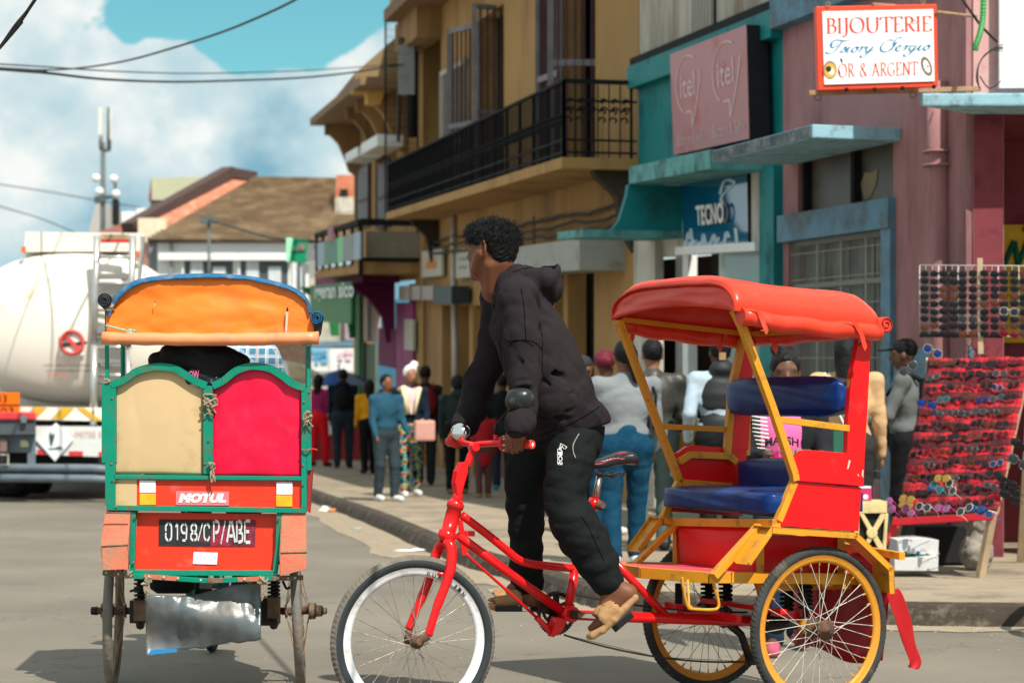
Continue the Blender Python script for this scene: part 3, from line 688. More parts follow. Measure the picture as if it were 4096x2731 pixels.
sc(4.34,[(.18,.34),(.02,.34),(-.06,.12),(.04,.0),(.18,.14),(.28,.38),(.14,-.06),(-.02,-.36),(-.2,-.42),(-.24,-.28),(0,-.12),(.40,.12)]);sc(4.72,[(-.02,.1),(.14,.40),(.06,.08),(.12,.0),(.28,.14)]);sc(4.90,[(.06,.60),(.09,.63)])
sc(5.08,[(.12,.38),(-.02,.24),(.0,.02),(.14,.0),(.24,.2),(.14,.38),(.30,.30)])
g_=stroke_geo(scr,.105,.026,.6,W=5.4,H=1,shear=.22)
mb=MB();on_quad(mb,g_,band(.075,.93,.44,.60,.44,.60),SBT,0);part('blue_lettering',mb,sg)
# painted ring and watch
GOLD=mat('painted_gold',(.72,.40,.03),rough=.4,bump=0);PBR=mat('painted_brown_glow',(.30,.19,.13),rough=.6,bump=0);PBK=mat('painted_black',(.02,.02,.02),rough=.5,bump=0)
def disc(mb,u,v,ru,rv,m,off,inner=0,tilt=0,n=28):
    vs=[];fs=[]
    for i in range(n):
        a=2*math.pi*i/n
        for k in((inner,1)if inner else(0,1)):
            x=math.cos(a)*ru*k;y=math.sin(a)*rv*k;vs.append(bil(u+x*math.cos(tilt)-y*.66*math.sin(tilt),v+(x*math.sin(tilt)/.66)+y*math.cos(tilt),off))
    for i in range(n):j=(i+1)%n;fs.append((2*i,2*i+1,2*j+1,2*j))
    mb.add(vs,fs,m)
mb=MB();disc(mb,.095,.235,.056,.11,PBR,.0146);disc(mb,.096,.225,.046,.085,GOLD,.0150);disc(mb,.105,.215,.022,.04,SW,.0154);disc(mb,.082,.245,.024,.036,PBK,.0158)
disc(mb,.90,.245,.042,.125,PBR,.0146,tilt=.35);disc(mb,.90,.242,.032,.10,PBK,.0150,tilt=.35);disc(mb,.90,.242,.025,.084,SW,.0154,tilt=.35);disc(mb,.91,.24,.008,.018,SRT,.0158)
disc(mb,.19,.345,.008,.03,PBK,.0146,tilt=.3);disc(mb,.172,.20,.006,.03,PBK,.0146,tilt=.2)
part('painted_ring_and_watch',mb,sg)
WOOD=mat('weathered_wood',(.33,.20,.12),rough=.85,var=.3,vscale=6,dirt=(.45,.28,.18),dirt_amt=.4,dirt_scale=9)
mb=MB();mb.bar(at(*tS(88,976),YS+.03),at(*tS(1880,930),15.55),.035,.036,WOOD);single('wooden_pole',mb,'weathered wooden pole carrying the jewellery sign out from the wall','pole',bevel=.005)
mb=MB()
for x,y in((490,935),(785,932),(1075,920),(1405,905)):mb.lathe(at(*tS(x,y),YS-.03),(0,1,0),[(0,.012),(.02,.016),(.03,.010)],IRON,n=8)
for x,y in((190,1020),(1182,990)):
    c=at(*tS(x,y),YS);mb.tube([c+Vector((math.cos(a),0,math.sin(a)))*.022 for a in[2*math.pi*i/14 for i in range(14)]],.0025,IRON,n=5,closed=True)
for x,y in((292,45),(1285,22)):
    c=at(*tS(x,y),YS);mb.tube([c+Vector((math.cos(a),0,math.sin(a)))*.014 for a in[2*math.pi*i/14 for i in range(14)]],.0035,WOOD,n=5,closed=True)
part('hooks',mb,sg)
mb=MB();mb.tube([at(*tS(1430,128),YS+.1),at(*tS(1840,175),15.6)],.012,WOOD,n=7);mb.tube([at(*tS(755,45),YS+.05),at(*tS(1000,60),YS+.2)],.010,WOOD,n=7);part('stay_rod',mb,sg)
# ---- teal building
t0p=PF.W(tL,0);TF=Facade((t0p.x,t0p.y),(-.199,1),.055)
tT=TF.loc(*r3(200,700))[0]
TB=thing_at('teal_building','teal painted shop building with stained white upper wall and cream tiled columns','building',TF,tT/2)
hb0=TF.loc(*r3(570,335))[1];hb1=TF.loc(*r3(570,205))[1]
m_=TF.wall((0,tT,-.2,hb1+.05),[(.55,tT-.02,-.3,TF.loc(*r3(650,880))[1])],TEAL);part('wall',m_,TB)
m_=MB();TF.slab(m_,(0,tT,hb1+.05,9.2),-.25,-.01,WSTAIN);part('upper_wall',m_,TB,label='stained white upper wall')
m_=MB();TF.slab(m_,(0,tT+.05,hb0,hb1),0,.12,TEAL);part('band',m_,TB)
m_=MB();TF.slab(m_,(0,tT,hb1,hb1+.09),-.01,.1,BLACK);part('gutter',m_,TB)
m_=MB();vr=TF.rect(r3(492,175),r3(603,30));TF.slab(m_,(vr[0],vr[1],TF.loc(*r3(548,165))[1],vr[3]+.8),-.01,.01,BLACK)
for k in range(7):TF.slab(m_,(vr[0]+(vr[1]-vr[0])*(k+.25)/7,vr[0]+(vr[1]-vr[0])*(k+.6)/7,TF.loc(*r3(548,165))[1],vr[3]+.8),.01,.05,WSTAIN)
part('vent_grille',m_,TB)
# pilaster between teal and pink
m_=MB();TF.slab(m_,(.03,.45,-.1,TF.loc(*r3(910,870))[1]),0,.08,TEAL);part('pilaster',m_,TB)
# narrow window
m_=MB();nr=TF.rect(r3(803,650),r3(822,340));TF.slab(m_,nr,0,.04,CREAM);TF.slab(m_,(nr[0]+.02,nr[1]+.3,nr[2],nr[3]),.0,.015,BLACK);part('narrow_window',m_,TB)
# canopy: long thin slab with the dropped end panel and lip
co=.58
c1=TF.loc(*r3(590,835),co);c2=TF.loc(*r3(150,920),co)
m_=MB();TF.slab(m_,(.35,c2[0],c1[1]-.08,c1[1]+.1),0,co,TEALL);part('canopy',m_,TB,bevel=.01)
m_=MB();e=c2[0]
pe=[TF.W(e,c1[1]-.08,co),TF.W(e,c1[1]-.2,co+.02),TF.W(e,c1[1]-.46,co+.10),TF.W(e,c1[1]-.56,co+.18),TF.W(e,c1[1]-.56,0),TF.W(e,c1[1]-.08,0)]
m_.prism(pe,TF.d*.12,TEAL);part('canopy_end',m_,TB,label='dark teal drop panel closing the end of the canopy')
m_=MB();TF.slab(m_,(e-.02,e+1.2,c1[1]-.64,c1[1]-.56),0,co+.50,TEALL);part('canopy_lip',m_,TB)
# shopfront inside
hB=TF.loc(*r3(650,880))[1];hL=TF.loc(*r3(660,1300))[1]
cols=[((190,300),.03,CREAM,'column'),((303,350),-.2,GREYM,'panel'),((350,408),-.5,BLACK,'doorway'),((408,436),-.05,WHITEP,'door_post'),((436,500),-.5,BLACK,'doorway'),((500,728),-.25,mat('pale_green_glass',(.14,.27,.24),rough=.15,var=.08,vscale=.6,bump=0),'shop_window'),((728,862),-.2,mat('beige_board',(.30,.27,.23),rough=.6),'panel'),((865,950),-.03,CREAM,'column')]
for(x0,x1),off,m0,nm in cols:
    ta=TF.loc(*r3(x0,1400))[0];tb=TF.loc(*r3(x1,1400))[0];m_=MB();TF.slab(m_,(min(ta,tb),max(ta,tb),-.1,hB if nm=='column' else hL),off-.1,off,m0);part(nm,m_,TB)
ta,tb=TF.loc(*r3(800,1100))[0],TF.loc(*r3(872,1100))[0]
m_=MB();TF.slab(m_,(min(ta,tb),max(ta,tb),hL,hB),-.1,.02,CREAM);part('column',m_,TB)
m_=MB();ta=TF.loc(*r3(300,1200))[0];tb=TF.loc(*r3(412,1200))[0];TF.slab(m_,(min(ta,tb),max(ta,tb),hL-.05,hB-.1),-.12,-.06,CREAM);part('fascia',m_,TB)
m_=MB();ta=TF.loc(*r3(440,1300))[0];tb=TF.loc(*r3(862,1300))[0];TF.slab(m_,(min(ta,tb),max(ta,tb),hL-.04,hL+.04),-.1,.1,WHITEP);part('shop_lintel',m_,TB)
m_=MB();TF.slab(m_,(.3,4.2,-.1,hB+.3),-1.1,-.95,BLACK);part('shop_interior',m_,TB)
# tile joints on the cream columns
m_=MB();ta=TF.loc(*r3(190,1400))[0];tb=TF.loc(*r3(300,1400))[0]
for k in range(11):TF.slab(m_,(min(ta,tb),max(ta,tb),.2+.3*k,.212+.3*k),0,.004,GREYM)
TF.slab(m_,((ta+tb)/2-.006,(ta+tb)/2+.006,0,hL+.3),0,.004,GREYM);part('tile_joints',m_,TB)
# faint stepped wall unit lower down
# ---- red phone sign
RS=mat('faded_red_sign',(.42,.13,.135),rough=.35,var=.06,vscale=1,bump=0,dirt=(.50,.02,.04),dirt_amt=.12,dirt_scale=.8);RSL=mat('faded_sign_letter',(.66,.42,.42),rough=.5,bump=0)
rq=[TF.pl.hit(*r3(385,812),.25),TF.pl.hit(*r3(780,725),.25),TF.pl.hit(*r3(765,130),.25),TF.pl.hit(*r3(365,285),.25)]
rsn=thing('phone_shop_sign','large faded red itel sign reading Batterie & Selfie on the teal wall','sign',tuple(rq[0]))
m_=MB();m_.prism(rq,TF.n*-.2,RS,side=BLACK);part('board',m_,rsn)
def qb(q,u,v):a,b,c,d=q;return a*(1-u)*(1-v)+b*u*(1-v)+c*u*v+d*(1-u)*v
def sub(q,u0,u1,v0,v1):return[qb(q,u0,v0),qb(q,u1,v0),qb(q,u1,v1),qb(q,u0,v1)]
m_=MB()
for u0 in(.06,.56):
    text_on(m_,'itel',sub(rq,u0+.08,u0+.28,.52,.76),RSL,.004,bold=.01)
    arc=[(.5+.48*math.cos(a),.5+.48*math.sin(a))for a in[math.radians(d)for d in range(-20,-300,-14)]]
    arc2=[(.5+.5*math.cos(math.radians(a)),.5+.5*math.sin(math.radians(a)))for a in range(60,250,12)]
    gq=sub(rq,u0+.02,u0+.36,.36,.92)
    on_quad(m_,stroke_geo([arc2],.05,.02,.4),gq,RSL,.004);on_quad(m_,stroke_geo([[(1.0,.7),(.9,.35),(.62,-.22),(.60,.02),(.35,.04)]],.06,.03,.4),gq,RSL,.004)
    text_on(m_,'Batterie & Selfie',sub(rq,u0,u0+.40,.075,.19),RSL,.004)
part('lettering',m_,rsn)
# ---- blue TECNO sign
BS=mat('glossy_blue_sign',(.0,.085,.20),rough=.08,var=.12,vscale=1.2,bump=0,coat=.5)
bq=[TF.pl.hit(*r3(440,1306),.05),TF.pl.hit(*r3(775,1290),.05),TF.pl.hit(*r3(768,890),.05),TF.pl.hit(*r3(418,960),.05)]
bsn=thing('blue_shop_sign','glossy blue TECNO sign under the teal canopy','sign',tuple(bq[0]))
m_=MB();m_.prism(bq,TF.n*-.14,BS,side=BLACK);part('board',m_,bsn)
m_=MB();gv,gf=text_geo('TECNO',bold=.03);gq=sub(bq,.32,.74,.33,.62);nr=TF.n
for lv in(.012,.06):on_quad(m_,(gv,gf),gq,WHITEP if lv>.05 else GREYM,lv)
part('lettering',m_,bsn)
m_=MB();RFL=mat('pale_reflection',(.45,.58,.66),rough=.3,bump=0)  # pale strokes painted for reflections in the glossy sign
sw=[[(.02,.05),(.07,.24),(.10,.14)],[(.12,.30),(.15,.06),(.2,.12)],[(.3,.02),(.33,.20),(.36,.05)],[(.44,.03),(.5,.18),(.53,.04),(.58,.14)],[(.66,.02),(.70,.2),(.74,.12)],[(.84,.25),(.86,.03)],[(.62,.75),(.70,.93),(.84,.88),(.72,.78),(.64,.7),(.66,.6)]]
on_quad(m_,stroke_geo(sw,.05,.02,.3),sub(bq,.02,.98,.02,.98),RFL,.004);part('reflection_swirls',m_,bsn,kind='stuff')
# ---- ochre building
t1p=TF.W(tT,0);YF=Facade((t1p.x,t1p.y),(-.199,1),.045)
YB=thing_at('ochre_building','two storey ochre building with long black iron balcony and open maroon shutters','building',YF,8)
tf=YF.loc(*r2(745,900))[0];tw=YF.loc(*r2(884,900))[0]
def yr(x0,x1,y0,y1):  # photo columns in tile r2; heights from given r2 points at the middle
    ta=YF.loc(*r2(x0,600))[0];tb=YF.loc(*r2(x1,600))[0];xm=(x0+x1)/2;return(min(ta,tb),max(ta,tb),YF.loc(*r2(xm,y1))[1],YF.loc(*r2(xm,y0))[1])
hs=YF.loc(*r2(1640,985),.9)[1];hs0=YF.loc(*r2(1640,1045),.9)[1]
w1=yr(1138,1278,70,700);w1=(w1[0],w1[1],hs+.02,w1[3]);w2=yr(1648,1852,-60,500);w2=(w2[0],w2[1],hs+.02,w1[3])
# ground floor shop openings (tile D columns)
def yd(x0,x1):a=YF.loc(*tD(x0,900))[0];b=YF.loc(*tD(x1,900))[0];return min(a,b),max(a,b)
hg=YF.loc(*tD(1900,965))[1]
gaps=[yd(1530,1660),yd(1700,1800),yd(1830,1965),yd(2050,2180),yd(2225,2620)]
def yh(x0,x1):a=YF.loc(1750+x0/3,1200)[0];b=YF.loc(1750+x1/3,1200)[0];return min(a,b),max(a,b)
hg2=YF.loc(1750+1500/3,850+720/3)[1]
gaps2=[yh(1400,1510),yh(1560,1880)]
holes=[w1,w2]+[(a,b,-.3,hg)for a,b in gaps]+[(a,b,-.3,hg2)for a,b in gaps2]
part('wall',YF.wall((0,tw,-.2,9.6),holes,OCHRE),YB)
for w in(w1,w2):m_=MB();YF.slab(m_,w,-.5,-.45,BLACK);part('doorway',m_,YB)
SHG=mat('shop_shutter',(.13,.16,.17),rough=.5,var=.25,vscale=2);MRD=mat('shop_door_brown',(.14,.07,.065),rough=.7,var=.2)
for i,(a,b)in enumerate(gaps):
    m_=MB();YF.slab(m_,(a,b,-.1,hg),-.3,-.22,SHG if i<3 else MRD)
    sh=part('shop_door',m_,YB)
    m_=MB();YF.slab(m_,(a,a+.12,-.1,hg-.1),-.22,-.12,CREAM);part('door_post',m_,sh)
for i,(a,b)in enumerate(gaps2):
    m_=MB();YF.slab(m_,(a,b,-.1,hg2),-.6,-.5,BLACK);part('shop_opening',m_,YB)
    m_=MB();YF.slab(m_,(a,a+.1,-.1,hg2),-.3,-.1,CREAM);part('door_post',m_,YB)
m_=MB();YF.slab(m_,(gaps2[1][0]+.3,gaps2[1][1]-.1,1.3,1.36),-.49,-.3,GREYM)
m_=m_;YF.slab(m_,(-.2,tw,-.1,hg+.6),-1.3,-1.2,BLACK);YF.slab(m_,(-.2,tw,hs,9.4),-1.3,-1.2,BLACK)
rg=random.Random(5);GS=mat('green_goods',(.03,.30,.10),rough=.5);
for k in range(16):c=YF.W(rg.uniform(gaps2[1][0]+.2,gaps2[1][1]-.2),rg.uniform(.9,2.4),-.45);m_.lathe(c,(0,0,1),[(0,.05),(.12,.05),(.16,.02)],random.Random(k).choice([GS,GREYM,SHG,WHITEP,BLUEF]),n=8)
part('shop_goods',m_,YB,kind='stuff')
# conduit and door posts between the shops
part('conduit',ftube(YF,[tD(1985,-200),tD(1992,600),tD(2010,1500),tD(2010,2100)],.06,.05,CREAM),YB)
# far loggia: pillar, recess, eave
m_=MB();YF.slab(m_,(tf-.8,tf+.1,-.1,9.4),-.3,.05,OCHRE);part('pillar',m_,YB)
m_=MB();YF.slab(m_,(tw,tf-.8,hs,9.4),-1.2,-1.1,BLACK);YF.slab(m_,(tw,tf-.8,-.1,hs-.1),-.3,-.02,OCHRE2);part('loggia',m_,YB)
eo=.72;he=YF.loc(*r2(525,140),eo)[1];te=YF.loc(*r2(525,140),eo)[0]
m_=MB();YF.slab(m_,(-.1,te,he,he+.22),-.4,eo,mat('eave_brown',(.21,.12,.06),rough=.8,var=.12));part('roof_eave',m_,YB)
m_=MB();YF.slab(m_,(-.1,te-.1,he+.22,he+.6),-2,eo-.1,OCHRE);part('roof',m_,YB)
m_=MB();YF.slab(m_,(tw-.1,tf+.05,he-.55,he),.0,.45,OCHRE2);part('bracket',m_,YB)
# wire mesh post hanging from eave
m_=MB();
for k in range(11):
    t=te-.04;m_.bar(YF.W(t,he-3.9,eo-.03-k*.06),YF.W(t,he,eo-.03-k*.06),.035 if k in(0,10)else .006,.035 if k in(0,10)else .006,IRON)
for k in range(28):m_.bar(YF.W(te-.04,he-.14*k,eo-.03),YF.W(te-.04,he-.14*k,eo-.83),.006,.006,IRON)
part('wire_screen',m_,YB)
# shutters: louvered leaves with slats as parts
def leaf(F,t0,t1,h0,h1,o0,o1,mf,ms,parent,n=26,horiz=True):
    """a leaf hinged from (t0,o0) to (t1,o1)"""
    mb=MB();A=lambda u,h:F.W(t0+(t1-t0)*u,h,o0+(o1-o0)*u)
    for u in(0,1):mb.bar(A(u,h0),A(u,h1),.08,.05,mf)
    for h in(h0+.04,h0+(h1-h0)*.42,h1-.04):mb.bar(A(0,h),A(1,h),.05,.08,mf)
    lf=part('shutter',mb,parent)
    for k in range(n):
        if horiz:h=h0+.08+(h1-h0-.16)*(k+.5)/n;m=MB();m.bar(A(.06,h),A(.94,h),.03,(h1-h0)/n*.7,ms)
        else:u=.06+.88*(k+.5)/n;m=MB();m.bar(A(u,h0+.05),A(u,h1-.05),.035,.05,ms)
        part('slat',m,lf,recalc=False)
    return lf
tt=lambda x:YF.loc(*r2(x,600))[0];hS=w1[3]-.05
SHL=mat('lit_shutter_slats',(.24,.225,.23),rough=.5,var=.15)
leaf(YF,tt(1062),tt(930),hs+.1,hS-.45,.06,.12,WSTAIN,SHL,YB,9,False)  # leaf catching the light, brightness painted in with paler materials
leaf(YF,tt(1138),tt(1068),hs+.1,hS,.05,.35,SHUTG,SHUT,YB,6,False)
leaf(YF,tt(1222),tt(1236),hs+.1,hS+.1,-.3,.35,SHUTG,SHUT,YB,5,False)
leaf(YF,tt(1648),tt(1548),hs+.1,hS+.35,.05,.12,SHUTG,SHUT,YB,8,False)
leaf(YF,tt(1790),tt(1765),hs+.1,hS+.35,-.3,.4,SHUTG,SHUT,YB,6,False)
# balcony
bl0=YF.loc(*r2(1640,1015),.9)[0];bl1=YF.loc(*r2(535,1340),.9)[0];bo=.9
m_=MB();YF.slab(m_,(bl0,bl1,hs0-.02,hs),0,bo,OCHRE);bal=part('balcony',m_,YB,label='long ochre balcony slab with black scrolled iron railing',bevel=.01)
m_=MB();hr=YF.loc(*r2(1640,505),bo)[1]
rail=lambda t,o,h0,h1,w=.022:m_.bar(YF.W(t,h0,o),YF.W(t,h1,o),w,w,IRON)
nb=int((bl1-bl0)/.105)
for k in range(nb+1):
    t=bl0+.04+(bl1-bl0-.08)*k/nb;rail(t,bo-.04,hs,hr,.035 if k%8==0 else .016)
for h in(hs+.06,hs+.2,hr):m_.bar(YF.W(bl0+.04,h,bo-.04),YF.W(bl1-.04,h,bo-.04),.05 if h==hr else .022,.03,IRON)
for k in range(7):
    o=bo-.04-k*.13;rail(bl0+.04,o,hs,hr,.035 if k in(0,6)else .016)
for h in(hs+.06,hs+.2,hr-.22,hr):m_.bar(YF.W(bl0+.04,h,bo-.04),YF.W(bl0+.04,h,.02),.03,.05 if h==hr else .022,IRON)
part('railing',m_,bal)
m_=MB()
def scroll(t,o,h,r,du,dv):
    P=[]
    for i in range(16):a=i/15*4.6;rr=r*(1-i/19);P.append(YF.W(t+du*rr*math.cos(a)*(1 if du else 0),h+rr*math.sin(a)*.9,o+dv*rr*math.cos(a)))
    m_.tube(P,.011,IRON,n=4)
for k in range(6):
    o=bo-.1-k*.13
    for hh in(hs+.42,hr-.35):scroll(bl0+.04,o,hh,.055,0,1);scroll(bl0+.04,o,hh+.12,.05,0,-1)
for k in range(0,nb,1):
    t=bl0+.04+(bl1-bl0-.08)*(k+.5)/nb
    for hh in(hs+.4,hr-.4):scroll(t,bo-.04,hh,.065,1,0)
part('scrollwork',m_,bal,kind='stuff')
m_=MB();YF.slab(m_,(YF.loc(*r2(900,1000),bo)[0],bl1,hs+.02,hr-.02),bo-.11,bo-.075,mat('black_tarp',(.016,.019,.021),rough=.7,var=.3,vscale=2));part('dark_tarp',m_,bal)
# cornice bands, cables under balcony, brackets
m_=MB();hcb=hs0-.62
for k in range(3):
    mm=[YF.W(bl0+.4+(bl1-bl0-.8)*u,hs0-.38-.12*k+.012*math.sin(u*37+k)-.03*abs(math.sin(u*11+k))+.01*math.sin(u*83),.08+.03*k)for u in[i/40 for i in range(41)]];m_.tube(mm,.02,WIRE,n=6)
part('cable_run',m_,YB)
for t in(bl0+.15,bl1-.4):
    m_=MB();P=[YF.W(t,hs0-.02,bo*.55),YF.W(t,hs0-.1,bo*.5),YF.W(t,hs0-.3,bo*.25),YF.W(t,hs0-.75,.12),YF.W(t,hs0-.95,0),YF.W(t,hs0-.02,0)];m_.prism(P,YF.d*.2,mat('dark_bracket',(.05,.035,.025),rough=.9));part('balcony_bracket',m_,YB)
m_=MB();
for x in(100,330):YF.slab(m_,(YF.loc(1750+x/3+280,900)[0],YF.loc(1750+x/3+280,900)[0]+.12,hg+.3,hs0-.3),0,.01,mat('wall_stain',(.14,.08,.04),rough=.9))
part('stain',m_,YB)
# grey signboard box
hbx0=YF.loc(2317,1080,.55)[1];hbx1=YF.loc(2317,953,.55)[1];tb0=YF.loc(2317,1000,.55)[0];tb1=YF.loc(1885,1000,.55)[0]
m_=MB();YF.slab(m_,(tb0,tb1,hbx0,hbx1),0,.55,mat('pale_grey_board',(.33,.34,.31),rough=.6,var=.08,dirt=(.2,.19,.16),dirt_amt=.3));bx=single('fascia_box',m_,'long pale grey signboard box on the ochre wall behind the rider','signboard')
def ysign(a,b,off,m0,label,txt=None,mt=None,thick=.05,F=YF):
    r=F.rect(a,b,off);m_=MB();F.slab(m_,r,off-thick,off,m0);
    s_=thing('wall_sign',label,'sign',tuple(F.W(r[0],r[2],off)));part('board',m_,s_)
    if txt:m_=MB();text_on(m_,txt,[F.W(r[1]-.2*(r[1]-r[0]),r[2]+.3*(r[3]-r[2]),off),F.W(r[0]+.2*(r[1]-r[0]),r[2]+.3*(r[3]-r[2]),off),F.W(r[0]+.2*(r[1]-r[0]),r[3]-.3*(r[3]-r[2]),off),F.W(r[1]-.2*(r[1]-r[0]),r[3]-.3*(r[3]-r[2]),off)],mt,.006);part('lettering',m_,s_)
    return s_
PSG=mat('pale_sign',(.50,.48,.40),rough=.6,var=.06)
s_=ysign(tD(1610,630),tD(1850,280),.1,PSG,'pale square sign with an orange mark on the ochre wall','i',mat('orange_mark',(.60,.20,.05),rough=.6))
s_=ysign(tD(2020,640),tD(2185,270),.1,PSG,'pale sign with two grey marks half hidden behind the rider head','=',GREYM)
s_=ysign(tD(1750,945),tD(1968,730),.35,mat('dark_box',(.03,.045,.05),rough=.5),'dark box sign above the ochre shop doors',thick=.3)
GB=mat('light_box',(.34,.30,.27),rough=.6,var=.1)
for nm,(a,b)in(('left',(1335,1458)),('middle',(1490,1592)),('right',(1612,1745))):
    ysign(tD(a,900),tD(b,725),.3,GB,'small pale box sign on the shop row, %s one of three'%nm,thick=.12)
# ---- far ochre building with bracketed cornice
FF=Facade((YF.W(tf+.1,0).x,YF.W(tf+.1,0).y),(-.199,1),.045)
FB=thing_at('cornice_building','far ochre building with deep bracketed cornice, louvred shutters and purple shop','building',FF,3)
ft=lambda x:FF.loc(*tB(x,700))[0];ftA=lambda x,off=0:FF.loc(*tA(x,900),off)[0]
tEnd=ft(795);hK=FF.loc(*tA(660,1010),0)[1]
hsh=FF.loc(*tD(900,700))[1]
part('wall',FF.wall((0,tEnd,-.2,FF.loc(*tB(800,300))[1]+1.2),[(.3,ft(890),-.3,hsh)],OCHRE),FB)
# cornice slab
ot=1.1;c0=FF.loc(*tA(120,1510),ot);hcn=c0[1]
m_=MB();FF.slab(m_,(0.0,c0[0],hcn,hcn+.16),-.3,ot,mat('cornice_brown',(.24,.15,.075),rough=.8,var=.1));part('cornice',m_,FB)
for t in(1.2,2.9,4.6,c0[0]-.5):
    m_=MB()
    pr=[(0,0),(ot-.3,0),(ot-.3,-.22),(ot-.42,-.24),(ot-.6,-.42),(ot-.75,-.75),(ot-.85,-1.05),(0,-1.2)]
    m_.prism([FF.W(t,hcn+b,a)for a,b in pr],FF.d*.22,OCHRE2);part('cornice_bracket',m_,FB)
# gabled end wall rising above the cornice, facing the camera
gp=[FF.pl.hit(*tA(*q))for q in((660,1010),(660,880))]
m_=MB();Yg=FF.W(1.0,0).y
gq=[at(*tA(*q),Yg)for q in((660,1010),(1420,1010),(1420,365),(1240,370),(660,880))];m_.prism(gq,FF.d*3,mat('gable_brown',(.24,.17,.09),rough=.85,var=.06));part('gable_wall',m_,FB)
m_=MB();gq=[at(*tA(*q),Yg-.1)for q in((630,1110),(800,1110),(810,1240),(975,1250),(1010,1105),(1190,1075),(1190,1012),(650,1012))];m_.prism(gq,FF.d*.4,mat('sunlit_ochre',(.60,.36,.10),rough=.85));part('gable_band',m_,FB)  # strip and bracket in the sun, light painted in as brighter ochre
m_=MB();gq=[at(*tA(*q),Yg-.15)for q in((1235,520),(1420,520),(1420,755),(1235,745))];m_.prism(gq,FF.d*.1,CREAM);part('gable_vent',m_,FB)
# shutters (roller) and posts
for x0,x1,y0,y1 in((858,1005,470,1230),(1100,1250,380,1230)):
    ta,tb=ft(x1),ft(x0);xm=(x0+x1)/2;h0=FF.loc(*tB(xm,y1))[1];h1=FF.loc(*tB(xm,y0))[1]
    leaf(FF,ta,tb,h0,h1,.04,.04,SHUT,SHUTG,FB,20)
def fbox(F,x0,x1,y0,y1,o0,o1,m0,name,label,cat,tile=tB,single_=True,group=None):
    r=F.rect(tile(x0,y1),tile(x1,y0),o1);m_=MB();F.slab(m_,r,o0,o1,m0)
    return single(name,m_,label,cat,group=group,bevel=.02)
fbox(FF,690,835,260,460,.3,.8,WHITEP,'air_conditioner','white air conditioner box under the far cornice, the lower left one','air conditioner')
fbox(FF,880,1075,110,360,.3,.8,WHITEP,'air_conditioner','white air conditioner box under the far cornice, the higher right one','air conditioner')
# first floor balcony with banner
ob=1.15;hbb=FF.loc(*tD(880,350),ob)[1];hbt=FF.loc(*tD(880,60),ob)[1];tb_n=FF.loc(*tD(880,200),ob)[0];tb_f=FF.loc(*tD(350,300),ob)[0]
m_=MB();FF.slab(m_,(tb_n,tb_f,hbb-.35,hbb-.15),0,ob,OCHRE);fbal=part('balcony',m_,FB)
m_=MB();
for t in[tb_n+(tb_f-tb_n)*k/6 for k in range(7)]:m_.bar(FF.W(t,hbb-.2,ob),FF.W(t,hbt+.15,ob),.06,.06,IRON)
m_.bar(FF.W(tb_n,hbt+.15,ob),FF.W(tb_f,hbt+.15,ob),.12,.10,IRON);m_.bar(FF.W(tb_n,hbt+.15,ob),FF.W(tb_n,hbt+.15,0),.12,.12,IRON);m_.bar(FF.W(tb_n,hbb-.1,ob),FF.W(tb_n,hbb-.1,0),.08,.08,IRON);m_.bar(FF.W(tb_n+2,hbt-.1,ob),FF.W(tb_f,hbt-.1,ob),.1,.08,IRON)
m_.bar(FF.W(tb_n,hbt+.1,ob),FF.W(tb_n,hbb-.4,ob),.08,.08,IRON);part('railing',m_,fbal)
m_=MB();m_.prism([FF.W(tb_n,hbb-.05,ob-.1),FF.W(tb_n,hbb-.05,.05),FF.W(tb_n,hbt-.02,.05),FF.W(tb_n,hbt-.02,ob-.1)],FF.d*.04,mat('grey_board',(.24,.215,.155),rough=.8,var=.1));part('end_board',m_,fbal)
BG=mat('banner_green',(.10,.24,.16),rough=.5,var=.1);BL_=mat('banner_lilac',(.32,.40,.47),rough=.5,var=.08);BLM=mat('banner_lime',(.20,.60,.25),rough=.5)
bn=thing('balcony_banner','grey and green banner along the far balcony rail','banner',tuple(FF.W(tb_n,hbb,ob+.08)))
xs_=[(870,795,BL_),(795,665,GREYM),(665,600,BLM),(600,440,BG),(440,355,BL_)]
for x1,x0,m0 in xs_:
    a=FF.loc(*tD(x1,250),ob+.08)[0];b=FF.loc(*tD(x0,250),ob+.08)[0];m_=MB();FF.slab(m_,(a,b,hbb-.1,hbt-.05),ob+.05,ob+.08,m0);part('banner_panel',m_,bn)
m_=MB();a=FF.loc(*tD(560,260),ob+.1)[0];b=FF.loc(*tD(470,260),ob+.1)[0];FF.slab(m_,(a+.2,b-.2,hbb+.35,hbb+.7),ob+.08,ob+.1,mat('banner_rose',(.40,.16,.20),rough=.6));part('banner_logo',m_,bn)
# white cut letters below the banner
ls=thing('letter_sign','green board with white cut-out letters under the far balcony','sign',tuple(FF.W(tb_n+.5,hbb-.8,ob+.1)))
l0=FF.loc(*tD(790,450),ob+.12)[0];l1=FF.loc(*tD(330,520),ob+.12)[0]
m_=MB();FF.slab(m_,(l0+.9,l1+1.6,hbb-1.3,hbb-.5),ob+.02,ob+.06,mat('sign_board_green',(.06,.20,.07),rough=.6));part('board',m_,ls)
m_=MB();text_on(m_,'rgeran sico',[FF.W(l1,hbb-.9,ob+.1),FF.W(l0,hbb-.9,ob+.1),FF.W(l0,hbb-.5,ob+.1),FF.W(l1,hbb-.5,ob+.1)],WHITEP,.02,bold=.02);part('lettering',m_,ls)
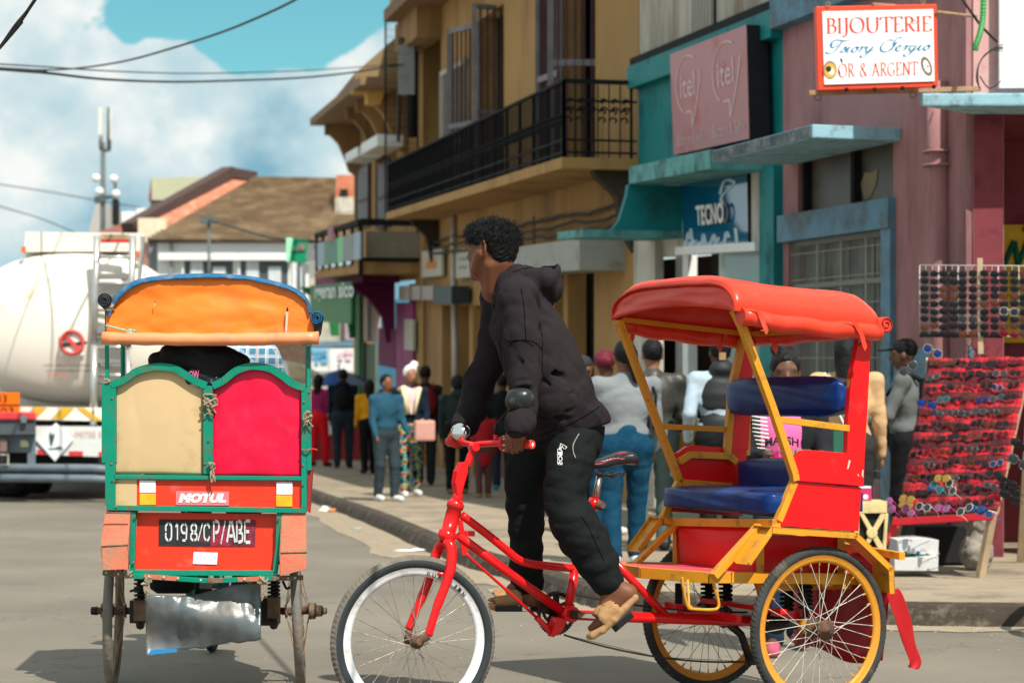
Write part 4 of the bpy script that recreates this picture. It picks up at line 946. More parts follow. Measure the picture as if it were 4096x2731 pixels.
# hanging green sign further left
hs_=thing('hanging_sign','bright green hanging sign with pale edge in front of the white house','sign',tuple(at(*tD(130,450),52)))
m_=MB();m_.prism([at(*tD(*q),52)for q in((0,440),(240,450),(240,170),(0,150))],(0,.15,0),mat('sign_bright_green',(.0,.25,.12),rough=.5));part('panel',m_,hs_)
m_=MB();m_.prism([at(*tD(*q),51.95)for q in((-15,440),(20,440),(60,155),(-15,150))],(0,.04,0),mat('sign_mint',(.35,.85,.50),rough=.5));m_.prism([at(*tD(*q),51.95)for q in((50,310),(130,310),(130,250),(50,250))],(0,.04,0),BG);m_.prism([at(*tD(*q),51.95)for q in((145,300),(205,300),(205,235),(145,235))],(0,.04,0),mat('sign_brick',(.30,.16,.14),rough=.5));part('marks',m_,hs_)
m_=MB();m_.prism([at(*tD(*q),51)for q in((222,410),(335,410),(325,220),(245,220))],(0,.3,0),WHITEP);m_.prism([at(*tD(*q),51)for q in((170,575),(240,575),(240,460),(170,460))],(0,.3,0),WHITEP);single('lamp_sign',m_,'white bell shaped sign hanging right of the green hanging sign','sign')
# purple and green shop front
m_=MB();
cpts=[(550,640),(970,610),(980,690),(1180,700),(1290,780),(1300,900),(1290,1250),(1090,1250),(1080,820),(860,830),(740,830),(690,750),(550,720)]
m_=MB();FF.slab(m_,(ft(1350),ft(700),hsh-.05,hsh+.28),0,.75,PLUM);part('shop_canopy',m_,FB,label='plum painted shop canopy')
for t,mm in((ft(1290),PLUM),(ft(850),GREENP),(ft(620),GREENP)):
    pr=[(0,0),(.95,0),(.85,-.12),(.55,-.3),(.25,-.7),(.18,-1.2),(0,-1.2)];m_=MB();m_.prism([FF.W(t,hsh-.05+b,a)for a,b in pr],FF.d*.25,mm);part('canopy_bracket',m_,FB)
for nm,x0,x1,y0,y1,off,mm in(('post',820,862,830,2600,.2,GREENP),('poster_panel',870,1085,820,1400,-.05,mat('pale_pink_panel',(.50,.38,.33),rough=.6,var=.15)),('doorway',1090,1300,820,2600,-.2,BLACK),('panel',1090,1290,1240,1700,.1,PLUM),('panel',1300,1500,930,2600,.12,mat('magenta_panel',(.30,.04,.16),rough=.6,var=.25,vscale=2)),('louvre',890,1050,1420,2600,.05,mat('green_louvre',(.14,.17,.11),rough=.7)),('poster_panel',1400,1500,1130,1500,.16,PSG)):
    if nm=='doorway':continue
    a=FF.loc(*tD(x1,1200),off)[0];b=FF.loc(*tD(x0,1200),off)[0];xm=(x0+x1)/2
    h0=-.1 if y1>2000 else FF.loc(*tD(xm,y1),off)[1];m_=MB();FF.slab(m_,(max(a,-1.5),b,h0,FF.loc(*tD(xm,y0),off)[1]),off-.06,off,mm);part(nm,m_,FB)
m_=MB();FF.slab(m_,(.3,ft(890),-.1,hsh),-1.2,-1.1,BLACK);FF.slab(m_,(-2,12,-.1,hsh+2),-3.2,-3.1,BLACK);part('shop_interior',m_,FB)
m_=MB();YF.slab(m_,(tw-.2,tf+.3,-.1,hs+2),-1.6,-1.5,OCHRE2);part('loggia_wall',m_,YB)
# ---- stone wall block closing the street, posters, umbrellas
STN=mat('pale_stone_wall',(.36,.32,.25),rough=.9,var=.3,vscale=1.4,dirt=(.52,.50,.43),dirt_amt=.6,dirt_scale=1.8)
m_=MB();m_.prism([at(*tD(*q),60)for q in((215,2600),(830,2600),(830,560),(560,620),(250,640))],(0,3,0),STN)
SB=thing('stone_building','pale rough stone building closing the end of the street','building',tuple(at(*tD(500,2500),60)));part('wall',m_,SB)
m_=MB();m_.prism([at(*tD(*q),59.6)for q in((230,1470),(800,1450),(800,1390),(230,1400))],(0,.5,0),BLUEF);part('string_course',m_,SB)
m_=MB();m_.prism([at(*tD(*q),59.7)for q in((690,1380),(800,1380),(820,850),(690,830))],(0,.2,0),mat('lilac_panel',(.34,.27,.30),rough=.8));part('shutter',m_,SB)
m_=MB();m_.prism([at(*tE(*q),59.2)for q in((-260,1000),(250,1000),(250,60),(-260,40))],(0,.3,0),mat('brown_shopfront',(.10,.065,.045),rough=.8,var=.3));part('shop_front',m_,SB)
PO=mat('poster_white',(.72,.74,.76),rough=.5,var=.12,vscale=.8);PBL=mat('poster_blue',(.10,.38,.62),rough=.5,var=.2,vscale=2);PPK=mat('poster_pink',(.75,.50,.58),rough=.5,var=.3,vscale=2)
for nm,(x0,x1,y0,y1),mm in(('blue and white poster board left of the cream one',(285,490,130,400),PO),('pink and white poster board beside the green post',(500,800,130,400),PO)):
    m_=MB();m_.prism([at(*tE(*q),56)for q in((x0,y1),(x1,y1),(x1,y0),(x0,y0))],(0,.1,0),mm);ps=thing('poster_board',nm,'poster',tuple(at(*tE((x0+x1)/2,y1),56)));part('board',m_,ps)
    m_=MB()
    if x0<400:
        for q in((285,480,140,190),(300,470,215,250),(330,370,240,320),(400,480,230,310)):m_.prism([at(*tE(*w),55.95)for w in((q[0],q[3]),(q[1],q[3]),(q[1],q[2]),(q[0],q[2]))],(0,.03,0),PBL)
    else:
        for q in((610,660,180,270),(680,780,150,200),(700,760,220,270)):m_.prism([at(*tE(*w),55.95)for w in((q[0],q[3]),(q[1],q[3]),(q[1],q[2]),(q[0],q[2]))],(0,.03,0),PPK)
    part('print',m_,ps)
def umbrella(name,label,px,py_top,Y,rad,drop,m1,m2):
    c=at(px,py_top,Y);th=thing(name,label,'umbrella',(c.x,c.y,H));mb=MB();n=8;vs=[c];fs=[]
    for k in(1,2):
        for i in range(n*2):
            a=2*math.pi*i/(n*2)+.2;r=rad*k/2;sag=1 if i%2==0 else .97
            vs.append(c+Vector((math.cos(a)*r*sag,math.sin(a)*r*sag,-drop*((k/2)**1.7))))
    N2=n*2
    for i in range(N2):j=(i+1)%N2;fs.append((0,1+i,1+j));fs.append((1+i,1+N2+i,1+N2+j,1+j))
    mb.add(vs,fs,m1);k1=mb.mi(m2)
    for q in range(len(mb.f)):
        if(q//2)//2%2:mb.m[q]=k1
    part('canopy',mb,th);mb=MB();mb.tube([c+Z3*.12,Vector((c.x,c.y,H))],.02,GREYM,n=8);part('pole',mb,th);mb=MB()
    for i in range(n):a=2*math.pi*2*i/N2+.2;mb.tube([c-Z3*.02,c+Vector((math.cos(a)*rad*.98,math.sin(a)*rad*.98,-drop-.01))],.006,GREYM,n=4)
    part('ribs',mb,th)
umbrella('street_umbrella','grey and blue street umbrella behind the man with the backpack',1355,1478,46,.78,.35,mat('umbrella_grey',(.22,.25,.30),rough=.7),mat('umbrella_blue',(.02,.08,.25),rough=.7))
umbrella('street_umbrella','cream and white street umbrella seen past the green rickshaw back',1140,1440,48,1.0,.42,mat('umbrella_cream',(.62,.46,.26),rough=.7),mat('umbrella_white',(.75,.75,.70),rough=.7))
# red counter with white panel behind the far walkers
m_=MB();m_.box(at(1350,1700,44)+Vector((0,0,-.2)),(1.3,.5,1.0),mat('red_counter',(.32,.02,.025),rough=.6));m_.box(at(1310,1690,43.6),(.16,.06,.5),WHITEP);single('street_counter',m_,'dark red street counter with white notice behind the far walkers','counter')
# ---- white house with the big tiled roof
HY=70
WH=thing('tiled_house','white house with large brown tiled roof and dark windows beyond the tanker','house',tuple(at(*tH(1200,1200),HY)))
hw=lambda x,y,Y=HY:at(*tH(x,y),Y)
RED=mat('orange_brick',(.50,.17,.10),rough=.9,var=.2,vscale=2,dirt=(.6,.35,.22),dirt_amt=.4,dirt_scale=3)
HWHT=mat('house_white',(.74,.76,.76),rough=.8,var=.05,vscale=.5)
m_=MB();zg=-EYE
def hbox(mb,x0,x1,y0,y1,Y,dep,m):mb.prism([hw(x0,y1,Y),hw(x1,y1,Y),hw(x1,y0,Y),hw(x0,y0,Y)],(0,dep,0),m)
hbox(m_,310,1760,750,2600,HY,8,HWHT);part('wall',m_,WH)
m_=MB();hbox(m_,230,312,745,2600,HY+.4,7,mat('house_side_shade',(.22,.23,.26),rough=.9));part('side_wall',m_,WH)  # side of the white house, its shade painted in as grey
m_=MB();hbox(m_,320,1600,865,935,HY-.3,.4,HWHT);part('cornice',m_,WH)
m_=MB();hbox(m_,215,1880,735,765,HY-.35,.5,mat('eave_dark',(.10,.075,.05),rough=.9));part('eave',m_,WH)
HWD=mat('house_window_dark',(.075,.085,.095),rough=.4)
for x0,x1 in((553,1035),(1092,1565),(1615,1730)):
    m_=MB();hbox(m_,x0,x1,945,1500,HY-.02,.1,HWD);w_=part('window',m_,WH)
    for a in(.3,.75):
        xa=x0+(x1-x0)*a;m_=MB();hbox(m_,xa-70 if x1-x0>200 else xa-20,xa+50 if x1-x0>200 else xa,1000 if a>.5 else 945,1500,HY-.08,.05,mat('curtain_white',(.52,.58,.60),rough=.8));part('curtain',m_,w_)
    m_=MB();hbox(m_,x0-8,x0+12,945,1500,HY-.12,.1,HWHT);part('frame',m_,w_)
m_=MB();hbox(m_,430,455,760,1400,HY-.15,.1,GREYM);part('drainpipe',m_,WH)
# roof: courses of tiles built as overlapping strips
def rp(u,v):   # u along, v up the slope
    A=hw(215,745,HY-.4);B=hw(2300,765,HY-.4);C=hw(2300,160,HY+6);D=hw(1270,140,HY+6)
    return(A*(1-u)+B*u)*(1-v)+(D*(1-u)+C*u)*v
RT=[mat('roof_tile_%s'%n,c,rough=.9,var=.22,vscale=1.6,dirt=(.34,.25,.17),dirt_amt=.3,dirt_scale=1.2)for n,c in(('brown',(.37,.285,.195)),('pale',(.42,.33,.23)),('dark',(.32,.24,.165)))]
m_=MB();m_.add([rp(0,0),rp(1,0),rp(1,1),rp(0,1)],[(0,1,2,3)],RT[2]);roof=part('roof',m_,WH)
nc=27;rg=random.Random(11)
for k in range(nc):
    v0=k/nc;v1=(k+1.25)/nc;m_=MB();n=12;up=Vector((0,-.6,.8))
    for j in range(n):
        a=rp(j/n,v0)+up*.12;b=rp((j+1)/n,v0)+up*.12;c=rp((j+1)/n,min(1,v1))+up*.01;d=rp(j/n,min(1,v1))+up*.01
        m_.add([a,b,c,d,a-up*.1,b-up*.1],[(0,1,2,3),(4,5,1,0)],rg.choice(RT))
    part('tile_course',m_,roof,recalc=False)
m_=MB();P=[hw(330,700,HY+1),hw(170,600,HY+1),hw(1000,100,HY+6.4),hw(1250,145,HY+6.2)];m_.prism(P,(0,.8,0),RED);part('gable',m_,WH,label='orange brick gable strip')
m_=MB();BRG=mat('barge_brown',(.075,.045,.04),rough=.8)
m_.bar(hw(30,640,HY+.6),hw(1000,95,HY+6),.5,.42,BRG);m_.bar(hw(1000,95,HY+6),hw(1260,140,HY+6),.5,.35,BRG);part('barge_board',m_,WH)
m_=MB();m_.box(hw(265,655,HY+.5),(.9,.4,.8),mat('cream_patch',(.68,.60,.44),rough=.8));part('chimney',m_,WH)
m_=MB();m_.box(hw(2160,330,HY+3),(.9,.9,1.4),RED);m_.box(hw(2105,345,HY+2.6),(.25,.3,.6),BLACK);m_.box(hw(2150,425,HY+2.4),(.9,.5,.6),CREAM);part('chimney',m_,WH)
# buildings left of it
m_=MB();hb2=thing('green_roof_building','building with pale green metal roof behind the brown tiled roof','building',tuple(at(*tH(560,700),95)))
def q2(*pts,Y=95):return[at(*tH(x,y),Y)for x,y in pts]
m_=MB();m_.prism(q2((262,360),(1000,360),(890,135),(250,150)),(0,6,.5),mat('pale_green_metal',(.46,.46,.32),rough=.5,var=.05,vscale=.6,dirt=(.36,.40,.28),dirt_amt=.3,streak=1));part('roof',m_,hb2)
m_=MB();m_.prism(q2((225,365),(262,362),(248,150)),(0,6,0),mat('gable_maroon',(.22,.09,.08),rough=.8));part('gable',m_,hb2)
m_=MB();m_.prism(q2((240,1500),(900,1500),(900,362),(240,372),Y=96),(0,5,0),mat('pale_shadow_wall',(.40,.38,.33),rough=.9));part('wall',m_,hb2)
hb3=thing('red_roof_building','low building with rusty red roof left of the brown tiled roof','building',tuple(at(*tH(100,900),85)))
m_=MB();m_.prism(q2((-330,690),(180,690),(330,430),(230,470),(-40,590),Y=85),(0,4,0),mat('rusty_red_roof',(.36,.15,.12),rough=.8,var=.1));part('roof',m_,hb3)
m_=MB();m_.prism(q2((-330,1500),(180,1500),(180,680),(-330,680),Y=85.5),(0,3,0),mat('salmon_wall',(.40,.22,.17),rough=.9));part('wall',m_,hb3)
hb4=thing('white_block','small white rooftop block between the mast and the green roof','building',tuple(at(*tH(150,800),110)))
m_=MB();m_.prism(q2((110,700),(240,700),(240,440),(110,440),Y=110),(0,4,0),WHITEP);m_.prism(q2((-30,800),(90,800),(90,470),(-30,470),Y=112),(0,4,0),WHITEP);part('wall',m_,hb4)
hb5=thing('pale_block','pale grey block at the foot of the antenna mast','building',tuple(at(345,1100,120)))
m_=MB();m_.prism([at(x,y,120)for x,y in((360,1200),(430,1200),(430,815),(385,815),(360,900))],(0,5,0),mat('pale_grey_block',(.42,.40,.38),rough=.9));part('wall',m_,hb5)
# antenna mast
AM=thing('antenna_mast','telecom mast with white panel antennas and round dishes','antenna mast',tuple(at(412,1200,100)))
MG=mat('mast_steel',(.10,.12,.12),rough=.6)
m_=MB();c=lambda x,y:at(x,y,100)
for dx in(-9,9,0):m_.tube([c(412+dx,1250),c(412+dx*.5,570)],.06,MG,n=6)
for k in range(26):y=1230-k*25;m_.tube([c(412-9,y),c(412+9,y-12)],.035,MG,n=4);m_.tube([c(412+9,y),c(412-9,y-12)],.035,MG,n=4)
m_.tube([c(436,600),c(436,430)],.10,MG,n=6);m_.tube([c(405,600),c(402,540)],.1,MG,n=6);m_.tube([c(463,900),c(460,700)],.07,MG,n=6);m_.tube([c(405,790),c(470,785)],.1,MG,n=5);m_.tube([c(410,600),c(440,600)],.1,MG,n=5)
part('mast',m_,AM)
for x in(402,440):m_=MB();m_.box(c(x,495),(.15,.15,1.5),mat('antenna_cream',(.70,.70,.60),rough=.5));part('panel_antenna',m_,AM)
for x,y in((387,715),(457,718),(400,768),(466,778)):m_=MB();m_.lathe(c(x,y)+Vector((0,-.3,0)),(0,1,0),[(0,.02),(.05,.17),(.12,.20),(.25,.20)],WHITEP,n=16);part('dish',m_,AM)
m_=MB();m_.box(c(463,850),(.3,.3,1.2),BLACK);m_.box(c(400,800),(.5,.3,.3),MG);part('equipment_box',m_,AM)
# overhead wires
def wire(label,pts,Y0,Y1,r,n=8):
    P=[at(x,y,Y0+(Y1-Y0)*i/(len(pts)-1))for i,(x,y)in enumerate(pts)]
    if pts[0][0]<0:P=[P[0]+(P[0]-P[1]).normalized()*(25 if Y0>12 else 6)]+P
    if pts[-1][1]<0:P=P+[P[-1]+(P[-1]-P[-2]).normalized()*(14 if Y0>12 else 4)]
    mb=MB();mb.tube(curve3(P,n),r,WIRE,n=6);return single('overhead_wire',mb,label,'wire',group='overhead wires')
wire('thick black twisted wire crossing the top left corner of the sky',[(-60,260),(0,190),(60,105),(110,45),(160,-30)],9.5,8.8,.008)
mb_=None
wire('long wire sweeping up from the left to the top of the sky',[(-20,270),(140,280),(300,275),(500,245),(700,190),(900,125),(1080,50),(1190,-5),(1260,-50)],30,17,.012)
wire('lower of the two sagging wires running to the ochre building',[(-20,276),(180,292),(420,318),(700,328),(960,322),(1200,312),(1400,292),(1560,266),(1640,258)],20,40,.016)
wire('upper of the two sagging wires running to the ochre building',[(-20,256),(180,268),(420,284),(700,294),(960,292),(1200,284),(1400,272),(1640,254)],22,40,.009)
wire('faint wire low in the sky left of the mast, upper one',[(-20,735),(180,765),(380,800),(560,830)],80,90,.022)
wire('faint wire low in the sky left of the mast, lower one',[(-20,820),(150,870),(300,930)],80,90,.022)
wire('thin wire draped in front of the tiled roof',[(835,880),(920,905),(1080,950),(1250,965)],66,50,.03)
m_=MB();m_.tube([at(835,870,66),at(838,1330,66)],.045,MG,n=6);m_.box(at(836,882,66),(.5,.3,.2),MG);single('roof_pole',m_,'thin dark pole standing in front of the tiled house','pole')
# service pole with fittings at the corner of the far ochre bay
m_=MB();m_.tube([at(*tA(1340,290),39),at(*tA(1345,1650),39)],.09,BLACK,n=8);rg=random.Random(2)
for k in range(14):a=at(*tA(1340+rg.uniform(-150,60),480+rg.uniform(-30,320)),39);m_.tube(curve3([at(*tA(1340,500+k*22),39),a,at(*tA(1230+rg.uniform(-40,40),760+rg.uniform(-20,40)),39)],5),.018,WIRE,n=4)
m_.box(at(*tA(1280,850),39),(.3,.25,.9),GREYM);m_.tube(curve3([at(*tA(1230,800),39),at(*tA(1180,1050),39),at(*tA(1190,1250),39),at(*tA(1180,1700),39)],5),.035,WIRE,n=5)
single('service_pole',m_,'black service pole tangled with cables beside the far end of the ochre building','pole')
# ================================================================== RED PASSENGER TRICYCLE
TH=math.radians(28);HD=Vector((-math.cos(TH),-math.sin(TH),0));LD=Vector((-HD.y,HD.x,0))    # heading, left side
M0=Vector((1.053,9.0,0))+LD*0;NEARK=.409
def L(a,k,z):return M0+HD*a+LD*k+Z3*z
def tp(x,y,k):        # photo point on the lengthwise plane k metres left of the middle
    r=ray(x,y);t=(M0+LD*k).dot(LD)/r.dot(LD);return Vector((r.x*t,r.y*t,EYE+r.z*t))
def loc(p):q=p-M0;return q.dot(HD),q.dot(LD),p.z
z1=lambda x,y:(1250+x/2,1650+y/2)
z2=lambda x,y:(1250+x/2,1947+y/2)
z3=lambda x,y:(2400+x/2,1947+y/2)
z5=lambda x,y:(2500+x/2,1600+y/2)
zm=lambda x,y:(1750+x/2,1300+y/2)
FR=mat('trike_red_enamel',(.70,.008,.010),rough=.22,var=.06,vscale=3,bump=.04,bscale=25,coat=.15,dirt=(.35,.02,.02),dirt_amt=.12,dirt_scale=9)
RP=mat('trike_red_panel',(.72,.006,.008),rough=.33,spec=.3,var=.04,vscale=2,bump=.05,bscale=8,dirt=(.62,.03,.03),dirt_amt=.1,dirt_scale=5)
YP=mat('trike_yellow_paint',(.66,.285,.018),rough=.42,var=.10,vscale=5,bump=.1,dirt=(.22,.11,.04),dirt_amt=.22,dirt_scale=14)
VR=mat('red_vinyl',(.74,.046,.018),rough=.34,var=.08,vscale=3,bump=.12,bscale=9,spec=.4,wrinkle=.35,wscale=3.5,dirt=(.66,.12,.08),dirt_amt=.25,dirt_scale=3)
VB=mat('blue_vinyl',(.002,.028,.155),rough=.36,var=.25,vscale=4,bump=.1,bscale=9,spec=.3,wrinkle=.3,wscale=5)
RUB=mat('tyre_rubber',(.035,.036,.036),rough=.8,var=.3,vscale=8,bump=.3,dirt=(.14,.12,.095),dirt_amt=.35,dirt_scale=9)
RUBD=mat('dusty_tyre',(.16,.14,.115),rough=.9,var=.3,vscale=10,bump=.4,dirt=(.08,.075,.07),dirt_amt=.4,dirt_scale=14)
SIDE=mat('tyre_sidewall',(.028,.034,.038),rough=.55,var=.2,bump=.1)
RIMW=mat('white_rim',(.74,.76,.78),rough=.35,var=.06,dirt=(.42,.38,.33),dirt_amt=.3,dirt_scale=8)
RIMY=mat('yellow_rim',(.66,.27,.025),rough=.4,var=.10,vscale=6,dirt=(.35,.2,.08),dirt_amt=.2,dirt_scale=12)
SPK=mat('steel_spoke',(.45,.42,.36),rough=.35,metal=.7,var=.3,vscale=20,bump=0,dirt=(.25,.14,.08),dirt_amt=.5,dirt_scale=30)
RUST=mat('rusty_steel',(.12,.06,.035),rough=.75,var=.4,vscale=25,bump=.5,dirt=(.05,.035,.03),dirt_amt=.5,dirt_scale=20)
CHR=mat('chrome',(.75,.75,.75),rough=.1,metal=1,var=.05,bump=0,dirt=(.28,.2,.14),dirt_amt=.1,dirt_scale=20)
DKM=mat('oily_steel',(.035,.03,.028),rough=.45,metal=.5,var=.4,vscale=20,bump=.2)
def wheel(root,c,ax,R,tr,rimm,tyrem,rim_w=.014,nsp=36,hubr=.022,hubw=.05,hubm=None,tread=None,sidem=None,name='wheel',rimd=.03,label=None,spm=None):
    """c centre, ax axle direction, R outer radius"""
    ax=ax.normalized();u=Z3-ax*Z3.dot(ax);u.normalize();v=ax.cross(u);sidem=sidem or tyrem
    P=lambda r,h,q:c+(u*math.cos(q)+v*math.sin(q))*r+ax*h
    n=200;prof=[];rc=R-tr
    for i in range(13):a=math.radians(-140+280*i/12);prof.append((rc+math.cos(a)*tr,math.sin(a)*tr*.95,abs(a)<math.radians(52)))
    mb=MB();vs=[];fs=[]
    for j in range(n):
        q=2*math.pi*j/n
        for i,(r,h,tz)in enumerate(prof):
            rr=r+((-.0014 if(j+(1 if h>0 else 0))%2 else .001)if(tread and tz)else 0);vs.append(P(rr,h,q))
    m=len(prof)
    for j in range(n):
        j2=(j+1)%n
        for i in range(m-1):fs.append((j*m+i,j2*m+i,j2*m+i+1,j*m+i+1))
    mb.add(vs,fs,sidem,smooth=not tread);k1=mb.mi(tyrem)
    for q in range(len(mb.f)):
        i=q%(m-1)
        if 3<=i<=8:mb.m[q]=k1
    # wheel object is the tyre; rim, hub and spokes hang below it
    w=part(name,mb,root,label=label)
    ri=rc-tr*.72;mb=MB();rp=[(ri+.006,rim_w+.003),(ri+.004,rim_w-.003),(ri-rimd*.6,rim_w*.75),(ri-rimd,rim_w*.3),(ri-rimd,-rim_w*.3),(ri-rimd*.6,-rim_w*.75),(ri+.004,-rim_w+.003),(ri+.006,-rim_w-.003)]
    vs=[P(r,h,2*math.pi*j/96)for j in range(96)for r,h in rp];k=len(rp);fs=[(j*k+i,((j+1)%96)*k+i,((j+1)%96)*k+i+1,j*k+i+1)for j in range(96)for i in range(k-1)]
    mb.add(vs,fs,rimm,True);part('rim',mb,w)
    hubm=hubm or RUST;mb=MB()
    mb.lathe(c-ax*(hubw+.035),ax,[(0,.009),(.02,.009),(.02,.014),(.035,.014),(.035,hubr),(.042,hubr),(.046,hubr*.6),(hubw*2+.024,hubr*.6),(hubw*2+.028,hubr),(hubw*2+.035,hubr),(hubw*2+.035,.014),(hubw*2+.05,.014),(hubw*2+.05,.009),(hubw*2+.07,.009)],hubm,n=20);part('hub',mb,w)
    for i in range(nsp):
        sd=1 if i%2 else-1;q=2*math.pi*i/nsp;tw=(1 if(i//2)%2 else-1)*math.radians(62 if nsp>30 else 30)
        a=P(hubr*.92,sd*(hubw-.005),q+tw*.9);b=P(ri-rimd+.004,sd*.003,q);mb=MB()
        mb.tube([a,b],.0015,spm or SPK,n=4,cap=False);part('spoke',mb,w,recalc=False)
        if rimm is RIMY:mb=None
    if rimm is RIMY:
        mb=MB()
        for i in range(nsp):q=2*math.pi*i/nsp;mb.tube([P(ri-rimd-.016,0,q),P(ri-rimd+.004,0,q)],.0032,RIMY,n=5)
        o=part('nipples',mb,w);o['kind']='stuff'
    return w
TK=thing('passenger_tricycle','bright red pedal tricycle with a yellow framed canopied passenger seat and blue cushions','tricycle',tuple(M0))
RW=.335
wheel(TK,L(0,.409,RW),LD,RW,.020,RIMY,RUB,nsp=36,hubr=.042,hubw=.045,tread=True,rimd=.032,label='near yellow rimmed wheel with worn white spokes',spm=mat('white_flaked_spoke',(.62,.60,.54),rough=.4,metal=.2,var=.4,vscale=60,bump=0,dirt=(.2,.3,.25),dirt_amt=.5,dirt_scale=30))
wheel(TK,L(0,-.409,RW),LD,RW,.020,RIMY,RUB,nsp=36,hubr=.042,hubw=.045,tread=True,rimd=.032,label='far yellow rimmed wheel in shade')
# front wheel
FWC=tp(*z2(808,1216),0);FWC.z=.331
fax=Vector((math.sin(math.radians(19)),-math.cos(math.radians(19)),0))
fc=FWC
wheel(TK,fc,fax,.331,.027,RIMW,RUBD,nsp=32,hubr=.026,hubw=.05,tread=True,sidem=SIDE,rimd=.034,rim_w=.018,label='front wheel with deep white rim and dusty black tyre')
# rim lettering as flat print on the white rim
FW=[o for o in TK.children if o.name.startswith('wheel')][-1]
u_=Z3;v_=fax.cross(u_)
mb=MB()
for i,ch in enumerate('GUANGJIN'):
    q=math.radians(12+i*5.2);g=text_geo(ch,bold=.02);r0=.331-.054-.024+.002;r1=r0+.017
    sgn=1 if v_.x>0 else-1
    def PP(r,qq):return fc+(u_*math.cos(qq)+v_*sgn*math.sin(qq))*r+fax*.0165
    w_=math.radians(1.5);on_quad(mb,g,[PP(r0,q-w_),PP(r0,q+w_),PP(r1,q+w_),PP(r1,q-w_)],PBK,.001)
part('rim_lettering',mb,FW)
# --- frame (heavy red tubes in the middle plane)
T2=lambda x,y,k=0:tp(*z2(x,y),k);T1=lambda x,y,k=0:tp(*z1(x,y),k);T3=lambda x,y,k=0:tp(*z3(x,y),k);T5=lambda x,y,k=0:tp(*z5(x,y),k);T4=lambda x,y,k=0:tp(*t4(x,y),k);TM=lambda x,y,k=0:tp(*zm(x,y),k)
hb_=T2(1075,395);ht_=T2(1142,150)
m_=MB();hd=(ht_-hb_).normalized();m_.lathe(hb_,hd,[(-.02,.024),(-.008,.034),(.0,.036),(.02,.036),(.022,.029),(.112,.029),(.114,.034),(.134,.034),(.14,.028),(.150,.022)],FR,n=24);part('head_tube',m_,TK)
bb=T2(2040,1010)
m_=MB();m_.tube([T2(1165,385),T2(1560,680),T2(1985,985)],.0185,FR,n=16);part('down_tube',m_,TK)
m_=MB();m_.tube(curve3([T2(1195,225),T2(1400,380),T2(1560,510),T2(1640,575),T2(1740,612),T2(1880,630),T2(2100,650)],6),.0165,FR,n=16);part('top_tube',m_,TK)
m_=MB();m_.tube([bb,T2(2100,640)],.0185,FR,n=16);m_.tube([T2(2100,640),TM(1240,1450)],.0165,FR,n=16);m_.tube([TM(1240,1470),TM(1262,1390)],.024,FR,n=16);part('seat_tube',m_,TK)
m_=MB();m_.lathe(bb+LD*-.045,LD,[(0,.032),(.09,.032)],FR,n=20);m_.prism([T2(1960,1040,.03),T2(2040,1060,.03),T2(2000,1150,.03),T2(1930,1200,.03),T2(1930,1120,.03)],LD*-.05,FR);part('bottom_bracket',m_,TK)
# boom to the rear axle and brace
m_=MB();m_.tube([T2(2060,1020),T3(150,1035),T3(1560,1085)],[.020,.0225,.0225],FR,n=16);m_.tube([T3(1560,1085),L(0,0,.34)],.02,FR,n=12);part('boom',m_,TK)
m_=MB();m_.tube([T3(80,560),T3(540,1040)],.0165,FR,n=14);m_.tube([T3(80,560),TM(1215,1465)],.0165,FR,n=14);part('rear_stay',m_,TK)
m_=MB();m_.tube([T2(1215,515),T2(1270,575),T2(1560,830),T2(1790,1040)],.006,FR,n=8);m_.tube([T2(1790,1040),T2(1935,1180)],.012,FR,n=8);m_.prism([T2(1160,262,.0),T2(1195,262),T2(1240,500),T2(1228,545),T2(1190,540)],LD*.006,FR);m_.bar(T2(1220,372),T2(1290,372),.02,.02,FR);part('brake_rod',m_,TK)
# fork
sl=fc+fax*.052;sr=fc-fax*.052;cr=hb_-hd*.022
fw=(T2(1090,470)+T2(1010,480))/2
def kk(p,s):return p+fax*s
m_=MB();m_.tube([cr+hd*.03,cr],.024,FR,n=14)
nearleg=[cr-hd*.0+fax*.012,kk(T2(1085,470),.035),kk(T2(1078,620),.05),kk(T2(1030,780),.052),kk(T2(960,960),.052),kk(T2(895,1180),.052)]
m_.tube(curve3(nearleg,6),[.022,]*8+[.021]*8+[.0185]*8+[.016]*7,FR,n=14);part('fork_blade',m_,TK)
far=[cr-fax*.012,kk(T2(1035,500),-.04),kk(T2(1000,600),-.052),kk(T2(960,760),-.055),kk(T2(890,930),-.055),kk(T2(800,1150),-.055)]
m_=MB();m_.tube(curve3(far,6),[.022]*8+[.020]*8+[.018]*8+[.016]*7,FR,n=14);part('fork_blade',m_,TK)
m_=MB();m_.tube([kk(T2(890,680),-.055),kk(T2(1020,690),.05)],.007,FR,n=8);part('brake_bridge',m_,TK);m_=MB();m_.tube([sl,kk(T2(895,1180),.052)],.015,RUST,n=10);part('axle_nut',m_,TK);m_=MB();m_.tube([sr,kk(T2(800,1150),-.055)],.015,RUST,n=10);part('axle_nut',m_,TK)
